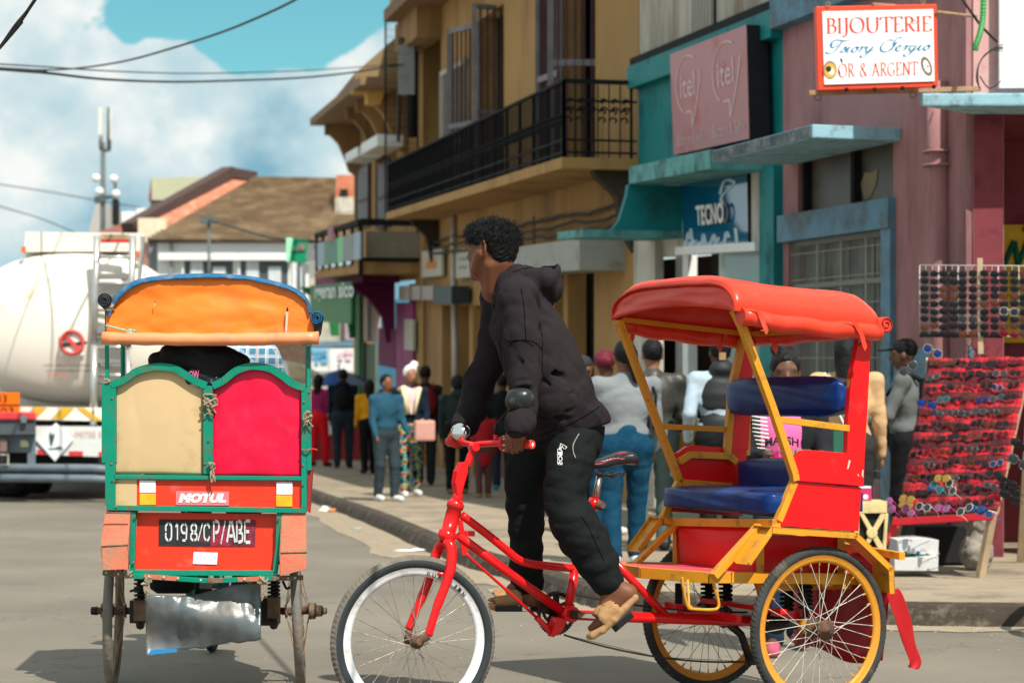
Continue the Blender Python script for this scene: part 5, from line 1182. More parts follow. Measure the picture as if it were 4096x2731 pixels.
# stem, handlebar
st0=hb_+hd*.15;st1=T1(1200,395);st2=T1(1235,560);ste=T1(1290,275)
m_=MB();m_.tube([st0,T1(1170,640)],[.022,.018],FR,n=14);m_.prism([T1(1200,395,.02),T1(1250,395,.02),T1(1245,480,.02),T1(1195,655,.02),T1(1160,660,.02),T1(1145,560,.02),T1(1160,470,.02)],LD*-.04,FR);m_.tube([T1(1240,420),T1(1265,340),ste],[.016,.014,.015],FR,n=12);m_.tube([ste+fax*-.03,ste+fax*.03],.017,FR,n=12);part('stem',m_,TK,bevel=.003)
hbd=Vector((.80,-.60,0))  # across the handlebar, towards the near grip
def hbp(x,y,s):return at(*z1(x,y),(ste.y-.60*s))
m_=MB();m_.tube(curve3([hbp(1165,215,-.26),hbp(1215,240,-.18),hbp(1290,258,-.05),hbp(1340,252,.0),hbp(1440,245,.10),hbp(1520,240,.17),hbp(1640,252,.25),hbp(1755,252,.33)],6),.0125,FR,n=12);part('handlebar',m_,TK)
GRP=mat('red_grip',(.66,.03,.02),rough=.5,bump=0)
m_=MB();g0=hbp(1705,252,.30);g1=hbp(1760,254,.34);m_.tube([hbp(1530,245,.18),g0,g1],[.015,.017,.017],GRP,n=16);m_.lathe(hbp(1530,245,.18),(g1-g0),[(-.008,.016),(-.004,.031),(.006,.031),(.012,.018)],GRP,n=20);gr=part('grip',m_,TK)
m_=MB();ga=hbp(1150,215,-.30);gdir=(ga-hbp(1240,250,-.12)).normalized()
m_.lathe(ga,Vector((.3,-.95,.1)),[(-.10,.02),(-.02,.022),(-.012,.033),(.004,.033),(.012,.02)],GRP,n=20);gr2=part('grip',m_,TK)
def star(mb,c,nrm,r,m):
    a=nrm.orthogonal().normalized();b=nrm.cross(a);vs=[c+(a*math.cos(q)+b*math.sin(q))*(r if i%2==0 else r*.42)for i,q in enumerate([math.pi*i/5 for i in range(10)])];mb.add(vs,[list(range(10))],m)
m_=MB();star(m_,g1+(g1-g0).normalized()*.0012,(g1-g0).normalized(),.011,WHITEP)
for q in range(7):a=q*.9;star(m_,hbp(1530,245,.18)+Vector((0,-.0335,0))*1+Z3*(.028*math.cos(a))+Vector((.028*math.sin(a)*.1,0,0)),Vector((0,-1,0)),.0045,WHITEP)
for q in range(9):a=math.radians(150+q*27);nn=Vector((.3,-.95,.1)).normalized();o1=nn.orthogonal().normalized();o2=nn.cross(o1);star(m_,ga+nn*.0055+(o1*math.cos(a)+o2*math.sin(a))*.027,nn,.005,WHITEP)
part('grip_stars',m_,TK)
# bell: chrome dome
bc=hbp(1182,150,-.24);bn_=Vector((-.25,-.80,.55)).normalized();m_=MB();m_.lathe(bc-bn_*.006,bn_,[(.0,.039),(.006,.040),(.018,.035),(.027,.024),(.032,.010),(.033,.001)],CHR,n=32);m_.lathe(bc-bn_*.018,bn_,[(0,.03),(.012,.034)],FR,n=24);m_.tube([bc-bn_*.02,hbp(1190,225,-.24)],.008,FR,n=8);part('bell',m_,TK)
# mirror
mr0=hbp(1468,225,.12);m_=MB();m_.tube([mr0-Z3*.008,mr0+Z3*.024],.010,FR,n=10);m_.tube([mr0+Z3*.02,hbp(1470,100,.12),hbp(1478,90,.12)],[.010,.009,.007],BLACK,n=8);m_.tube([hbp(1478,95,.12),at(*zm(560,680),8.12)],.005,BLACK,n=6);part('mirror_stem',m_,TK)
mc=at(*zm(657,600),8.08);m_=MB()
ga_=[(math.cos(q),math.sin(q))for q in[2*math.pi*i/32 for i in range(32)]]
def mso(x,y):return(abs(x)**.8*math.copysign(1,x)*.055,abs(y)**.85*math.copysign(1,y)*.047)
vs=[mc+Vector((0,-.022,.004))];fs=[]
for k,(sc_,dy)in enumerate(((.35,-.02),(.65,-.014),(.88,-.004),(1,.008),(.96,.014))):
    for x,y in ga_:mx,my=mso(x,y);vs.append(mc+Vector((mx*sc_+my*.08,dy,my*sc_)))
for i in range(32):
    j=(i+1)%32;fs.append((0,1+i,1+j));
    for k in range(4):fs.append((1+k*32+i,1+(k+1)*32+i,1+(k+1)*32+j,1+k*32+j))
m_.add(vs,fs,mat('black_plastic_mirror',(.014,.018,.017),rough=.28,var=.3,vscale=20,bump=.05,dirt=(.10,.10,.07),dirt_amt=.15,dirt_scale=30),True);m_.add(vs[-32:],[tuple(range(32))],CHR);part('mirror',m_,TK)
# saddle
sp0=TM(1240,1440);m_=MB();m_.tube([TM(1262,1395),TM(1295,1210)],.0135,mat('rusty_chrome',(.42,.36,.32),rough=.25,metal=.8,var=.2,vscale=20,bump=.05,dirt=(.20,.12,.08),dirt_amt=.5,dirt_scale=14),n=16);m_.tube([TM(1295,1212),TM(1300,1180)],.013,DKM,n=12);part('seat_post',m_,TK)
m_=MB();m_.lathe(TM(1290,1440,.02),LD,[(-.04,.02),(.02,.02),(.02,.013),(.035,.013)],RUST,n=8);part('seat_clamp',m_,TK)
m_=MB()
for s in(-.02,.02):
    m_.tube(curve3([TM(1240,1150,s*.5),TM(1290,1185,s),TM(1360,1195,s),TM(1500,1170,s*2.2)],5),.0035,DKM,n=6);m_.tube([TM(1470+6*k,1190+(12 if k%2 else-8),s*2)for k in range(7)],.003,DKM,n=5);m_.tube([TM(1360+10*k,1195+(14 if k%2 else-6),s*2)for k in range(7)],.003,DKM,n=5)
m_.lathe(TM(1355,1195,-.03),LD,[(0,.012),(.06,.012)],DKM,n=8);part('saddle_rails',m_,TK)
SAD=mat('black_saddle',(.020,.022,.024),rough=.32,var=.2,bump=.15,bscale=90);SADP=mat('saddle_piping',(.65,.05,.10),rough=.4)
sd_=SDF((0,0,0),(.36,.26,.16),.004)if False else None
def saddle():
    A=[loc(TM(x,y))for x,y in((1225,1110),(1300,1105),(1400,1075),(1500,1055),(1550,1070))]
    cen=[Vector(q)for q in A]
    ws=[.024,.028,.045,.072,.060];hs_=[.016,.020,.022,.026,.022];vs=[];n=20
    pts=catmull([tuple(c)+(w,h)for c,w,h in zip(cen,ws,hs_)],6);m_=MB()
    for(a,k,z,w,h)in pts:
        for i in range(n):q=2*math.pi*i/n;x=math.cos(q);y=math.sin(q);vs.append(L(a,k+w*math.copysign(abs(x)**.7,x),z+(h*abs(y)**.8 if y>0 else-h*1.1*abs(y)**.5)))
    m=len(pts);fs=[(j*n+i,j*n+(i+1)%n,(j+1)*n+(i+1)%n,(j+1)*n+i)for j in range(m-1)for i in range(n)]+[tuple(range(n)),tuple((m-1)*n+i for i in range(n))]
    m_.add(vs,fs,SAD,True);return m_
sdl=part('saddle',saddle(),TK)
m_=MB();m_.tube(curve3([TM(1232,1112,.026),TM(1310,1108,.034),TM(1370,1082,.048),TM(1430,1066,.060),TM(1495,1072,.070)],5),.0022,SADP,n=5);cc=TM(1472,1036,.045);m_.tube([cc+HD*.024*math.cos(q)+Z3*.009*math.sin(q)+LD*.016*math.sin(q)for q in[2*math.pi*i/16 for i in range(16)]],.002,SADP,n=5,closed=True);part('piping',m_,sdl)
# drivetrain
def sprocket(name,c,r,teeth,w,m,parent,holes=5):
    mb=MB();n=teeth*2;vs=[];fs=[]
    for s in(-w,w):
        for i in range(n):q=2*math.pi*i/n;rr=r if i%2 else r*.93;vs.append(c+HD*rr*math.cos(q)+Z3*rr*math.sin(q)+LD*s)
        for i in range(n):q=2*math.pi*i/n;vs.append(c+HD*r*.80*math.cos(q)+Z3*r*.80*math.sin(q)+LD*s)
    for i in range(n):
        j=(i+1)%n;fs+=[(i,j,n+j,n+i),(2*n+i,2*n+j,3*n+j,3*n+i),(i,j,2*n+j,2*n+i),(n+i,n+j,3*n+j,3*n+i)]
    mb.add(vs,fs,m)
    for k in range(holes):q=2*math.pi*k/holes+.3;mb.bar(c,c+HD*r*.84*math.cos(q)+Z3*r*.84*math.sin(q),.006,r*.30,m,up=HD*-math.sin(q)+Z3*math.cos(q))
    mb.lathe(c-LD*w,LD,[(0,r*.36),(w*2,r*.36)],m,n=20);return part(name,mb,parent)
cr_c=T2(1950,1010,-.035);sprocket('chainring',cr_c,.090,44,.003,DKM,TK);sprocket('chainring',T2(1950,1010,-.055)+Z3*.022,.070,34,.003,RUST,TK)
# chain: individual links
CHN=mat('chain_steel',(.05,.038,.03),rough=.5,metal=.5,var=.5,vscale=40,bump=0)
lnk=MB();lnk.box((0,0,0),(.011,.004,.008),CHN);lnk_o=None
P0=T2(2010,1180,-.04);P1=T3(1180,1395,-.04);Q0=T2(2075,855,-.04);Q1=T3(1180,1000,-.04)
chain=MB();links=[]
for a,b,sag in((P0,P1,.035),(Q0,Q1,.02)):
    n=int((b-a).length/.0127)
    for i in range(n):u=(i+.5)/n;links.append((a.lerp(b,u)-Z3*sag*4*u*(1-u),(b-a).normalized()))
ch_p=thing('x','x','x',(0,0,0));bpy.data.objects.remove(ch_p)
mb=MB();mb.tube([P0,P0.lerp(P1,.5)-Z3*.035,P1],.0012,CHN,n=4);chain_root=part('chain',mb,TK)
lm=lnk.mesh();lm.materials.clear();lm.materials.append(CHN)
for i,(p,d)in enumerate(links[:290]):
    o=bpy.data.objects.new('link',lm);S.collection.objects.link(o);o.parent=chain_root;o.location=p-M0;R=Matrix((d,LD,d.cross(LD))).transposed();o.rotation_euler=R.to_euler()
# rear sprocket and derailleur mass
sprocket('rear_sprocket',T3(1000,1040,-.05),.045,20,.006,DKM,TK)
m_=MB();m_.tube([T3(1000,1060,-.05),T3(1130,1180,-.05),T3(1200,1380,-.05)],[.02,.016,.018],DKM,n=10);m_.lathe(T3(1200,1370,-.07),LD,[(0,.026),(.03,.026)],DKM,n=12);part('derailleur',m_,TK)
# cranks and pedals
m_=MB();m_.tube([bb+LD*.05,bb+LD*.075],.018,DKM,n=14);m_.bar(bb+LD*.07,T2(2300,1035,.09),.014,.024,CHR,up=Z3);part('crank',m_,TK,bevel=.003)
m_=MB();m_.bar(bb-LD*.07,T2(1640,965,-.09),.014,.022,CHR);part('crank',m_,TK,bevel=.003)
PED=mat('black_pedal',(.015,.015,.015),rough=.5,var=.3)
pn=T3(180,1070,.14);m_=MB();m_.box(pn,(.10,.09,.026),PED,Matrix.Rotation(math.radians(-40),3,'Y'));part('pedal',m_,TK,bevel=.005)
pf=T2(1570,965,-.14);m_=MB();m_.box(pf,(.11,.09,.024),PED);part('pedal',m_,TK,bevel=.005)
# --- passenger body
NB,FB_=.42,-.44     # near and far body planes
def tube4(P,w,h,m=YP,name='frame_rail',up=Z3,parent=TK):
    mb=MB()
    for i in range(len(P)-1):mb.bar(P[i],P[i+1],w,h,m,up)
    return part(name,mb,parent,bevel=.002)
def cross(x,y,k0,k1,da=0,dz=0):
    """from the photo point on plane k0 straight across to plane k1"""
    p=tp(x,y,k0);return p,p+LD*(k1-k0)+HD*da+Z3*dz
def panel(pts,th,m,name='side_panel',vec=None,bevel=0,label=None):
    mb=MB();mb.prism(pts,(vec or LD)*th,m);return part(name,mb,TK,bevel=bevel,label=label)
# near side panels
def mirror(pts,kk_):return[p+LD*(kk_-loc(p)[1])for p in pts]
low=[T5(x,y,NB)for x,y in((1362,650),(1890,700),(1868,1048),(1216,1002),(1216,970))]
arm=[T5(x,y,NB+.012)for x,y in((1312,468),(1340,462),(1420,405),(1470,396),(1900,432),(1920,435),(1912,690),(1362,645),(1350,590))]
sp_=panel(low,-.02,RP,label='large red side panel of the near side');panel(arm,-.025,RP,name='armrest_panel',bevel=.004)
post=[T5(x,y,NB+.010)for x,y in((1790,430),(1800,0),(1916,432))]
pp=[tp(*t4(2065,670),NB+.01),tp(*t4(2172,600),NB+.01),tp(*t4(2120,1530),NB+.01),tp(*t4(1978,1530),NB+.01),tp(*t4(1985,1250),NB+.01),tp(*t4(2010,930),NB+.01)]
pp=[tp(*t4(2072,610),NB+.01)]+pp
panel(pp,-.03,RP,name='rear_post',bevel=.003);
# white nicks
m_=MB()
for q in(((1790,478),(1805,482),(1788,545),(1775,552)),((1898,560),(1908,555),(1905,620),(1893,600)),((1858,588),(1866,590),(1872,608),(1864,606))):m_.prism([T5(x,y,NB+.0125)for x,y in q],LD*.0008,PSG)
part('paint_chips',m_,TK)
# matching far side
for P_,nm in((low,'side_panel'),(arm,'armrest_panel')):
    a0=[loc(p)for p in P_];panel([L(a,FB_+(.003 if nm=='side_panel' else 0),z+(.022 if nm=='side_panel' else .005))for a,k,z in a0],.02,RP,name=nm)
a0=[loc(p)for p in pp];panel([L(a,FB_,z)for a,k,z in a0],.03,RP,name='rear_post')
# yellow edge strips: near
def edge(pts,k,w=.03,h=.03):return tube4([T5(x,y,k)for x,y in pts],w,h)
edge([(1348,655),(1222,965)],NB-.01,.03,.028)
edge([(1330,470),(1420,405)],NB-.02,.02,.012)
tube4([tp(*t4(2062,680),NB-.01),tp(*t4(2020,920),NB-.01),tp(*t4(2000,930),NB-.01),tp(*t4(1980,1335),NB-.01),tp(*t4(1972,1520),NB-.01)],.022,.020)
# far edges follow far tile points
for P_ in([(430,490),(515,435),(830,448),(885,498)],[(455,660),(845,690)],[(430,655),(360,800),(300,955)]):tube4([T5(x,y,FB_+.03)for x,y in P_],.03,.03)
tube4([tp(*t4(x,y),FB_+.03)for x,y in((1190,560),(1140,620),(1055,990),(1030,1330),(1015,1530))],.028,.03)
tube4([tp(*t4(1175,520),FB_-.0),tp(*t4(1165,960),FB_-.0),tp(*t4(1155,1540),FB_)],.035,.04)
# canopy posts
tube4([tp(*t4(1070,375),NB),tp(*t4(1135,510),NB),T5(1172,50,NB),T5(1350,590,NB),T5(1358,645,NB)],.030,.030,name='canopy_post')
tube4([tp(*t4(150,465),FB_+.02),T5(190,0,FB_+.02),T5(430,640,FB_+.02)],.030,.030,name='canopy_post')
tube4([T5(305,210,FB_+.02),T5(830,235,FB_+.02)],.022,.024)
tube4([T5(1230,155,NB-.0),T5(1785,225,NB-.0)],.022,.026)
# seat box: front panel, rails, under panel
sfN=T5(1212,985,NB);sfF=T5(302,970,FB_)
tube4([sfN,sfF],.04,.034)
fpN=.30;f=[T5(405,1000,-.34),T5(1110,1015,fpN),T3(1255,712,fpN),T3(615,690,-.34)]
# front panel with a sagging sheet surface
def fpf(u,v):
    a,b,c,d=f[3],f[2],f[1],f[0];p=(a*(1-u)+b*u)*(1-v)+(d*(1-u)+c*u)*v
    return p+HD*(.015*math.sin(math.pi*u)*math.sin(math.pi*v)+.005*crinkle(u,v,5,1.5))
m_=MB();m_.grid(fpf,16,10,RP,thick=.006);part('front_panel',m_,TK)
tube4([T3(1280,380,fpN),T3(1280,715,fpN)],.03,.035);tube4([T3(600,330,-.345),T3(600,680,-.345)],.02,.02)
panel([T3(1310,385,fpN-.01),T3(1925,400,fpN-.01),T3(1925,745,fpN-.01),T3(1310,715,fpN-.01)],-.02,RP,name='under_panel')
tube4([T3(1925,400,fpN),T3(1925,750,fpN)],.03,.03)
# fender rails near: yellow flat profile
def fender(pts,kn,kf):
    for i in range(len(pts)-1):
        a,b=pts[i],pts[i+1];m_=MB();A0=a+LD*(kn-loc(a)[1]);B0=b+LD*(kn-loc(b)[1])
        d=(b-a).normalized();up=(LD.cross(d)).normalized();up=up if up.z>0 or abs(up.z)<.2 and up.dot(HD)<0 else-up
        m_.prism([A0,B0,B0-up*.026,A0-up*.026],LD*-.006,YP);m_.prism([A0,B0,B0-LD*(kn-kf),A0-LD*(kn-kf)],up*-.004,YP);part('fender',m_,TK)
NF=.47
FN=[T3(*q,NF)for q in((1385,318),(2060,362),(2352,640),(2360,850))]
fender(FN,NF,.33)
FF_=[L(*(lambda t:(t[0],t[1]*0-.33,t[2]))(loc(p)))for p in FN];fender(FF_[:2],-.33,-.47)
# swept front stays with gutters
def gutter(P,w,kdir):
    a,b=P;m_=MB();d=(b-a).normalized();s=LD*w;n=s.cross(d).normalized();n=n if n.dot(Vector((0,-1,.5)))>0 else-n
    m_.prism([a,b,b+s,a+s],n*-.003,YP);m_.prism([a+s,b+s,b+s+n*.022,a+s+n*.022],LD*.003,YP);m_.prism([a,b,b+n*.015,a+n*.015],LD*-.003,YP);return part('front_stay',m_,TK)
gutter((T3(1290,325,.36),T3(1090,610,.36)+HD*.0),.10,1)
gutter((L(*(lambda t:(t[0],-.47,t[2]))(loc(T3(1290,325,.36)))),L(*(lambda t:(t[0],-.47,t[2]))(loc(T3(1090,610,.36))))),.10,1)
tube4([T3(1275,310,.33),T3(905,715,.33)],.04,.028);tube4([T3(610,295,-.33),T3(240,655,-.33)],.035,.022)
# floor
fl=[T3(905,725,.33),T3(655,715,.16),T3(130,680,-.36)]
A_,B_,C_=T3(905,700,.33),T3(210,665,-.33),None
aF=loc(A_)[0];zF=A_.z;aR=-.30
m_=MB();m_.prism([L(aF,.30,zF),L(aF+.13,.0,zF+.006),L(aF+.12,-.33,zF+.008),L(-.35,-.33,zF-.03),L(-.35,.33,zF-.03),L(aF-.08,.33,zF)],Z3*-.004,mat('pink_floor_mat',(.62,.08,.11),rough=.5,var=.2,vscale=5));part('floor',m_,TK)
tube4([L(aF-.08,.335,zF-.014),L(aF,.30,zF-.014),L(aF+.13,.0,zF-.010),L(aF+.12,-.335,zF-.008)],.02,.045);tube4([L(aF-.08,.335,zF-.014),L(-.38,.335,zF-.05)],.02,.045);tube4([L(aF+.12,-.335,zF-.01),L(-.38,-.335,zF-.05)],.02,.045)
tube4([L(-.1,-.33,zF-.05),L(-.1,.33,zF-.05)],.05,.04);m_=MB();m_.box(L(.02,.2,zF-.075),(.25,.05,.03),YP,Matrix((HD,LD,Z3)).transposed());part('cross_member',m_,TK)
# step loop
m_=MB();m_.tube(curve3([T3(655,720,.30),T3(665,800,.30),T3(700,950,.30),T3(750,975,.30),T3(900,980,.30),T3(945,960,.30),T3(945,900,.30),T3(905,760,.30),T3(900,715,.30)],5),.0065,YP,n=8);m_.tube([T3(700,740,.26),T3(710,940,.26),T3(735,968,.28)],.006,YP,n=8);part('step_loop',m_,TK)
# springs
def spring(c,r,h,n,m=BLACK,wr=.006):
    mb=MB();mb.tube([c+Vector((r*math.cos(q),r*math.sin(q),h*q/(2*math.pi*n)))for q in[2*math.pi*i/12 for i in range(12*n+1)]],wr,m,n=6);mb.tube([c-Z3*.03,c+Z3*h],r*.45,DKM,n=10);return part('spring',mb,TK)
for x,k in((860,-.30),(1005,-.18),(1495,.10),(1645,.25)):
    p=T3(x,930 if x<1200 else 980,k);spring(p,.026,.11,6);m_=MB();m_.tube([p-Z3*.03,L(loc(p)[0],k,.34)],.018,DKM,n=10);part('shock_body',m_,TK)
m_=MB();m_.tube([L(0,-.39,.335),L(0,.37,.335)],.016,DKM,n=12);m_.lathe(L(0,.02,.335),LD,[(0,.05),(.10,.05)],DKM,n=16);m_.lathe(L(0,.30,.335),LD,[(0,.03),(.05,.03)],YP,n=16);part('axle',m_,TK)
m_=MB();m_.bar(T3(1390,1000,.20),T3(1690,1050,.20),.04,.03,FR);m_.bar(L(.25,-.35,.38),L(.25,.2,.37),.025,.03,FR);m_.bar(L(.1,-.30,.40),L(.1,.30,.40),.03,.02,FR);part('swing_arm',m_,TK)
m_=MB();m_.bar(T3(630,770,-.2),T3(630,930,-.2),.03,.03,BLACK);m_.bar(T3(640,930,-.2),T3(640,1010,-.2),.035,.03,FR);part('bracket',m_,TK)
# reflector guard in yellow under the rear floor
m_=MB();m_.prism([T3(1470,800,.10),T3(1560,740,.10),T3(2000,745,.10),T3(2130,810,.10),T3(1480,830,.10)],LD*-.02,YP);part('rear_skirt',m_,TK)
# mud flap: red plastic sheet hanging behind the wheels, with strip
FLP=mat('red_plastic_sheet',(.42,.008,.012),rough=.4,var=.15,vscale=3,bump=.25,bscale=7)
ra=-.40
def flap(u,v):
    k=-.30+.66*u;z=.62-.45*(1-v);return L(ra+.02*crinkle(u,v,6,2)+.03*(1-v),k,z+.02*math.sin(u*7)*(1-v))
m_=MB();m_.grid(flap,18,10,FLP,thick=.003);part('mud_flap',m_,TK)
tsp=lambda x,y:(3300+x*.721,1600+y*.721)
lp=[((328,1062),(425,1030)),((370,1170),(458,1165)),((405,1260),(490,1250)),((435,1340),(507,1330)),((455,1420),(520,1395)),((470,1465),(536,1450)),((458,1480),(522,1497))]
kS=.40;vs=[];fs=[]
for i,(a,b)in enumerate(lp):
    for j in range(4):u=j/3;A=tp(*tsp(*a),kS);B=tp(*tsp(*b),kS);vs.append(A.lerp(B,u)+LD*(.012*math.sin(i*1.7+j*1.9)))
for i in range(len(lp)-1):
    for j in range(3):fs.append((i*4+j,i*4+j+1,i*4+j+5,i*4+j+4))
m_=MB();m_.add(vs,fs,FLP,True);o=part('hanging_strip',m_,TK);md=o.modifiers.new('s','SOLIDIFY');md.thickness=.004;md=o.modifiers.new('b','SUBSURF');md.levels=md.render_levels=2
tube4([L(-.38,-.42,.66),L(-.38,.46,.62)],.03,.03)
# --- seat cushions
def cushion(c0,e,R,m,name,puff=.02,seed=1,n=16,label=None):
    """box of size e with puffed, creased faces; c0 centre, R columns = axes"""
    rg=random.Random(seed);ph=[rg.uniform(0,6)for _ in range(6)];bm=bmesh.new();bmesh.ops.create_cube(bm,size=1);bmesh.ops.subdivide_edges(bm,edges=bm.edges[:],cuts=n,use_grid_fill=True)
    for v in bm.verts:
        x,y,z=v.co;X,Y,Z_=[2*q for q in(x,y,z)]
        f=(1-X**6)*(1-Y**6)if abs(Z_)>.99 else(1-Z_**4)*(1-(X if abs(Y)>.99 else Y)**8)
        nx=X if abs(X)>.99 else 0;ny=Y if abs(Y)>.99 else 0;nz=Z_ if abs(Z_)>.99 else 0
        w=puff*(f**.6)+.005*crinkle(X,Y+Z_,seed,1.3)*f
        p=Vector((x*e[0]+nx*w,y*e[1]+ny*w,z*e[2]+nz*w))
        # rounded corners
        v.co=c0+R@p
    me=bpy.data.meshes.new(name);bm.normal_update()
    for f_ in bm.faces:f_.smooth=True
    off=world_loc(TK)
    for v in bm.verts:v.co-=off
    bmesh.ops.recalc_face_normals(bm,faces=bm.faces);bm.to_mesh(me);bm.free();me.materials.append(m);o=bpy.data.objects.new(name,me);S.collection.objects.link(o);o.parent=TK
    if label:o['label']=label
    return o
RL=Matrix((HD,LD,Z3)).transposed()
aS,kS_,zS=loc(sfN);zS+=.03
sd_len=.46;cushion(L(aS-sd_len/2+.01,-.01,zS+.045),(sd_len,.80,.078),RL,VB,'seat_cushion',.012,3,label='blue vinyl seat cushion')
# lower back cushion
bcx=loc(T5(1200,640,.0));
cushion(L(-.17,.0,.885),(.09,.72,.22),Matrix(((HD+Z3*-.12).normalized(),LD,Z3)).transposed(),VB,'back_cushion',.012,5)
# upper back roll
ub=L(aS-sd_len-.06,.0,0);zt=tp(*t4(1560,1090),0).z
cushion(L(-.15,-.02,1.275),(.09,.80,.125),RL,VB,'head_cushion',.018,8,label='dark blue vinyl upper back cushion')
# --- canopy
ca0,ca1=-.225,.45;ck0,ck1=-.46,.47
def zc(a):return 1.608-(.45-a)*.078
prof=[(0,0),(.0,.045),(.035,.09),(.10,.125),(.22,.150),(.5,.158),(.78,.150),(.90,.128),(.965,.092),(1,.045),(1,0)]
pc=catmull(prof,4)
def canf(u,v):
    i=u*(len(pc)-1);i0=int(min(i,len(pc)-2));t=i-i0;f=pc[i0][0]*(1-t)+pc[i0+1][0]*t;z=pc[i0][1]*(1-t)+pc[i0+1][1]*t
    a=ca0-.02+(ca1-ca0+.03)*v;k=ck0+(ck1-ck0)*f
    endd=min(v/.10,1,(1-v)/.06);ez=.75+.25*math.sin(min(1,endd)*math.pi/2)
    sag=-.010*math.sin(math.pi*v)*math.sin(math.pi*f)+.007*crinkle(f,v*.8,2,3.5)
    return L(a,k,zc(a)+z*ez*(1 if z>.02 else 1)+(sag if z>.03 else 0))
m_=MB();m_.grid(canf,60,26,VR,thick=.006);cn=part('canopy',m_,TK,label='glossy red vinyl canopy cover')
m_=MB();m_.tube([canf(i/60,.985)+Z3*.004 for i in range(2,59)],.0025,mat('dark_red_edge',(.30,.01,.01),rough=.6),n=5);part('seam',m_,cn)
for uu in(.22,.78):m_=MB();m_.tube([canf(uu,i/26)+Z3*.0045 for i in range(27)],.0022,mat('dark_red_edge',(.30,.01,.01)),n=5);part('seam',m_,cn)
# front and rear valance
def val(aa,u0,sgn,dr):
    def fn(u,v):
        i=u*(len(pc)-1);i0=int(min(i,len(pc)-2));t=i-i0;f=pc[i0][0]*(1-t)+pc[i0+1][0]*t;z=(pc[i0][1]*(1-t)+pc[i0+1][1]*t)*.75
        zl=-.0 if dr==0 else 0
        return L(aa+sgn*(.008+.010*math.sin(math.pi*(1-v)*.6))+.005*crinkle(f,v,4,4),ck0+(ck1-ck0)*f,zc(aa)+z-(1-v)*(z*(.93-.25*math.sin(math.pi*f))))
    return fn
m_=MB();m_.grid(val(ca1-.01,0,1,1),50,8,VR,thick=.004);part('front_valance',m_,cn)
m_=MB();m_.grid(val(ca0,0,-1,1),50,8,VR,thick=.004);part('rear_valance',m_,cn)
# rolled curtains on both sides and rear
def roll(p0,p1,r,spiral=True):
    mb=MB();n=14;pts=[p0.lerp(p1,i/n)+Z3*(.004*math.sin(i*1.3))-Z3*(.010*math.sin(math.pi*i/n))for i in range(n+1)];mb.tube(pts,[r*(1+.05*math.sin(i*2.1))for i in range(n+1)],VR,n=18)
    d=(p1-p0).normalized();a=d.orthogonal().normalized();b=d.cross(a)
    for q0,s in((p1,1),):
        sp=[q0+d*.003+(a*math.cos(q)+b*math.sin(q))*r*(1-.075*q/1.0)for q in[i*.4 for i in range(28)]];mb.tube(sp,.003,mat('dark_red_edge',(.30,.01,.01),rough=.6),n=4)
    return part('rolled_curtain',mb,TK)
roll(tp(*t4(1125,430),.475),tp(*t4(2235,555),.475),.034);roll(tp(*t4(150,500),-.47),L(ca0-.03,-.47,zc(ca0)-.03),.034)
roll(L(ca0-.04,-.44,zc(ca0)-.02),L(ca0-.05,.49,zc(ca0)+.015),.034)
# canopy underside cross rails and straps
tube4([L(ca1-.03,ck0+.02,zc(ca1)),L(ca0,ck0+.02,zc(ca0))],.022,.022);tube4([L(ca1-.03,ck1-.03,zc(ca1)),L(ca0,ck1-.03,zc(ca0))],.022,.022);tube4([L(ca0,ck0,zc(ca0)),L(ca0,ck1-.03,zc(ca0))],.022,.022)
def strap(pts,k,w=.022):
    P=[tp(*t4(x,y),k)for x,y in pts];m_=MB();vs=[]
    for i,p in enumerate(P):ww=w*(1 if i<len(P)-1 else .15);vs+=[p-HD*ww/2,p+HD*ww/2]
    m_.add(vs,[(2*i,2*i+1,2*i+3,2*i+2)for i in range(len(P)-1)],VR);o=part('strap',m_,TK,recalc=False);md=o.modifiers.new('s','SOLIDIFY');md.thickness=.003;return o
strap([(1215,350),(1270,390),(1310,490),(1330,540),(1332,575)],.515);strap([(1975,450),(2040,480),(2095,580),(2120,670),(2120,705)],.515)
strap([(315,440),(310,500),(300,560)],-.43);strap([(262,565),(262,600),(260,635)],-.43);strap([(1015,530),(1000,620),(985,660)],-.43);strap([(960,655),(962,690),(962,715)],-.43);strap([(1390,620),(1402,690),(1410,730)],-.2,.03)
# ================================================================== GREEN AND ORANGE RICKSHAW SEEN FROM BEHIND
a3=lambda x,y:(350+x/2,1050+y/2)
a4=lambda x,y:(350+x/2,1700+y/2)
c6=lambda x,y:(300+x*.5936,1800+y*.5936)
GP=mat('rickshaw_green',(.0,.235,.15),rough=.4,var=.10,vscale=5,bump=.15,bscale=30,dirt=(.10,.10,.06),dirt_amt=.32,dirt_scale=16)
ORV=mat('orange_vinyl',(.84,.20,.018),rough=.42,var=.10,vscale=3,bump=.15,bscale=7,wrinkle=.25,wscale=4,dirt=(.50,.13,.04),dirt_amt=.35,dirt_scale=3)
ORP=mat('pale_orange_vinyl',(.80,.29,.13),rough=.38,var=.08,vscale=4,bump=.1,dirt=(.5,.2,.1),dirt_amt=.3,dirt_scale=6)
BLV=mat('blue_tarp',(.008,.115,.27),rough=.5,var=.15,vscale=9,bump=.3,dirt=(.16,.20,.24),dirt_amt=.35,dirt_scale=14)
BEI=mat('beige_canvas',(.60,.43,.235),rough=.85,var=.06,vscale=1.5,bump=.12,bscale=300,dirt=(.38,.25,.12),dirt_amt=.35,dirt_scale=3.5)
CRV=mat('crimson_vinyl',(.76,.005,.050),rough=.36,var=.05,vscale=2,bump=.08,bscale=6,wrinkle=.35,wscale=3,dirt=(.60,.02,.05),dirt_amt=.15)
RSP=mat('rickshaw_red_panel',(.78,.045,.016),rough=.45,var=.07,vscale=2,bump=.1,dirt=(.70,.12,.10),dirt_amt=.22,dirt_scale=7)
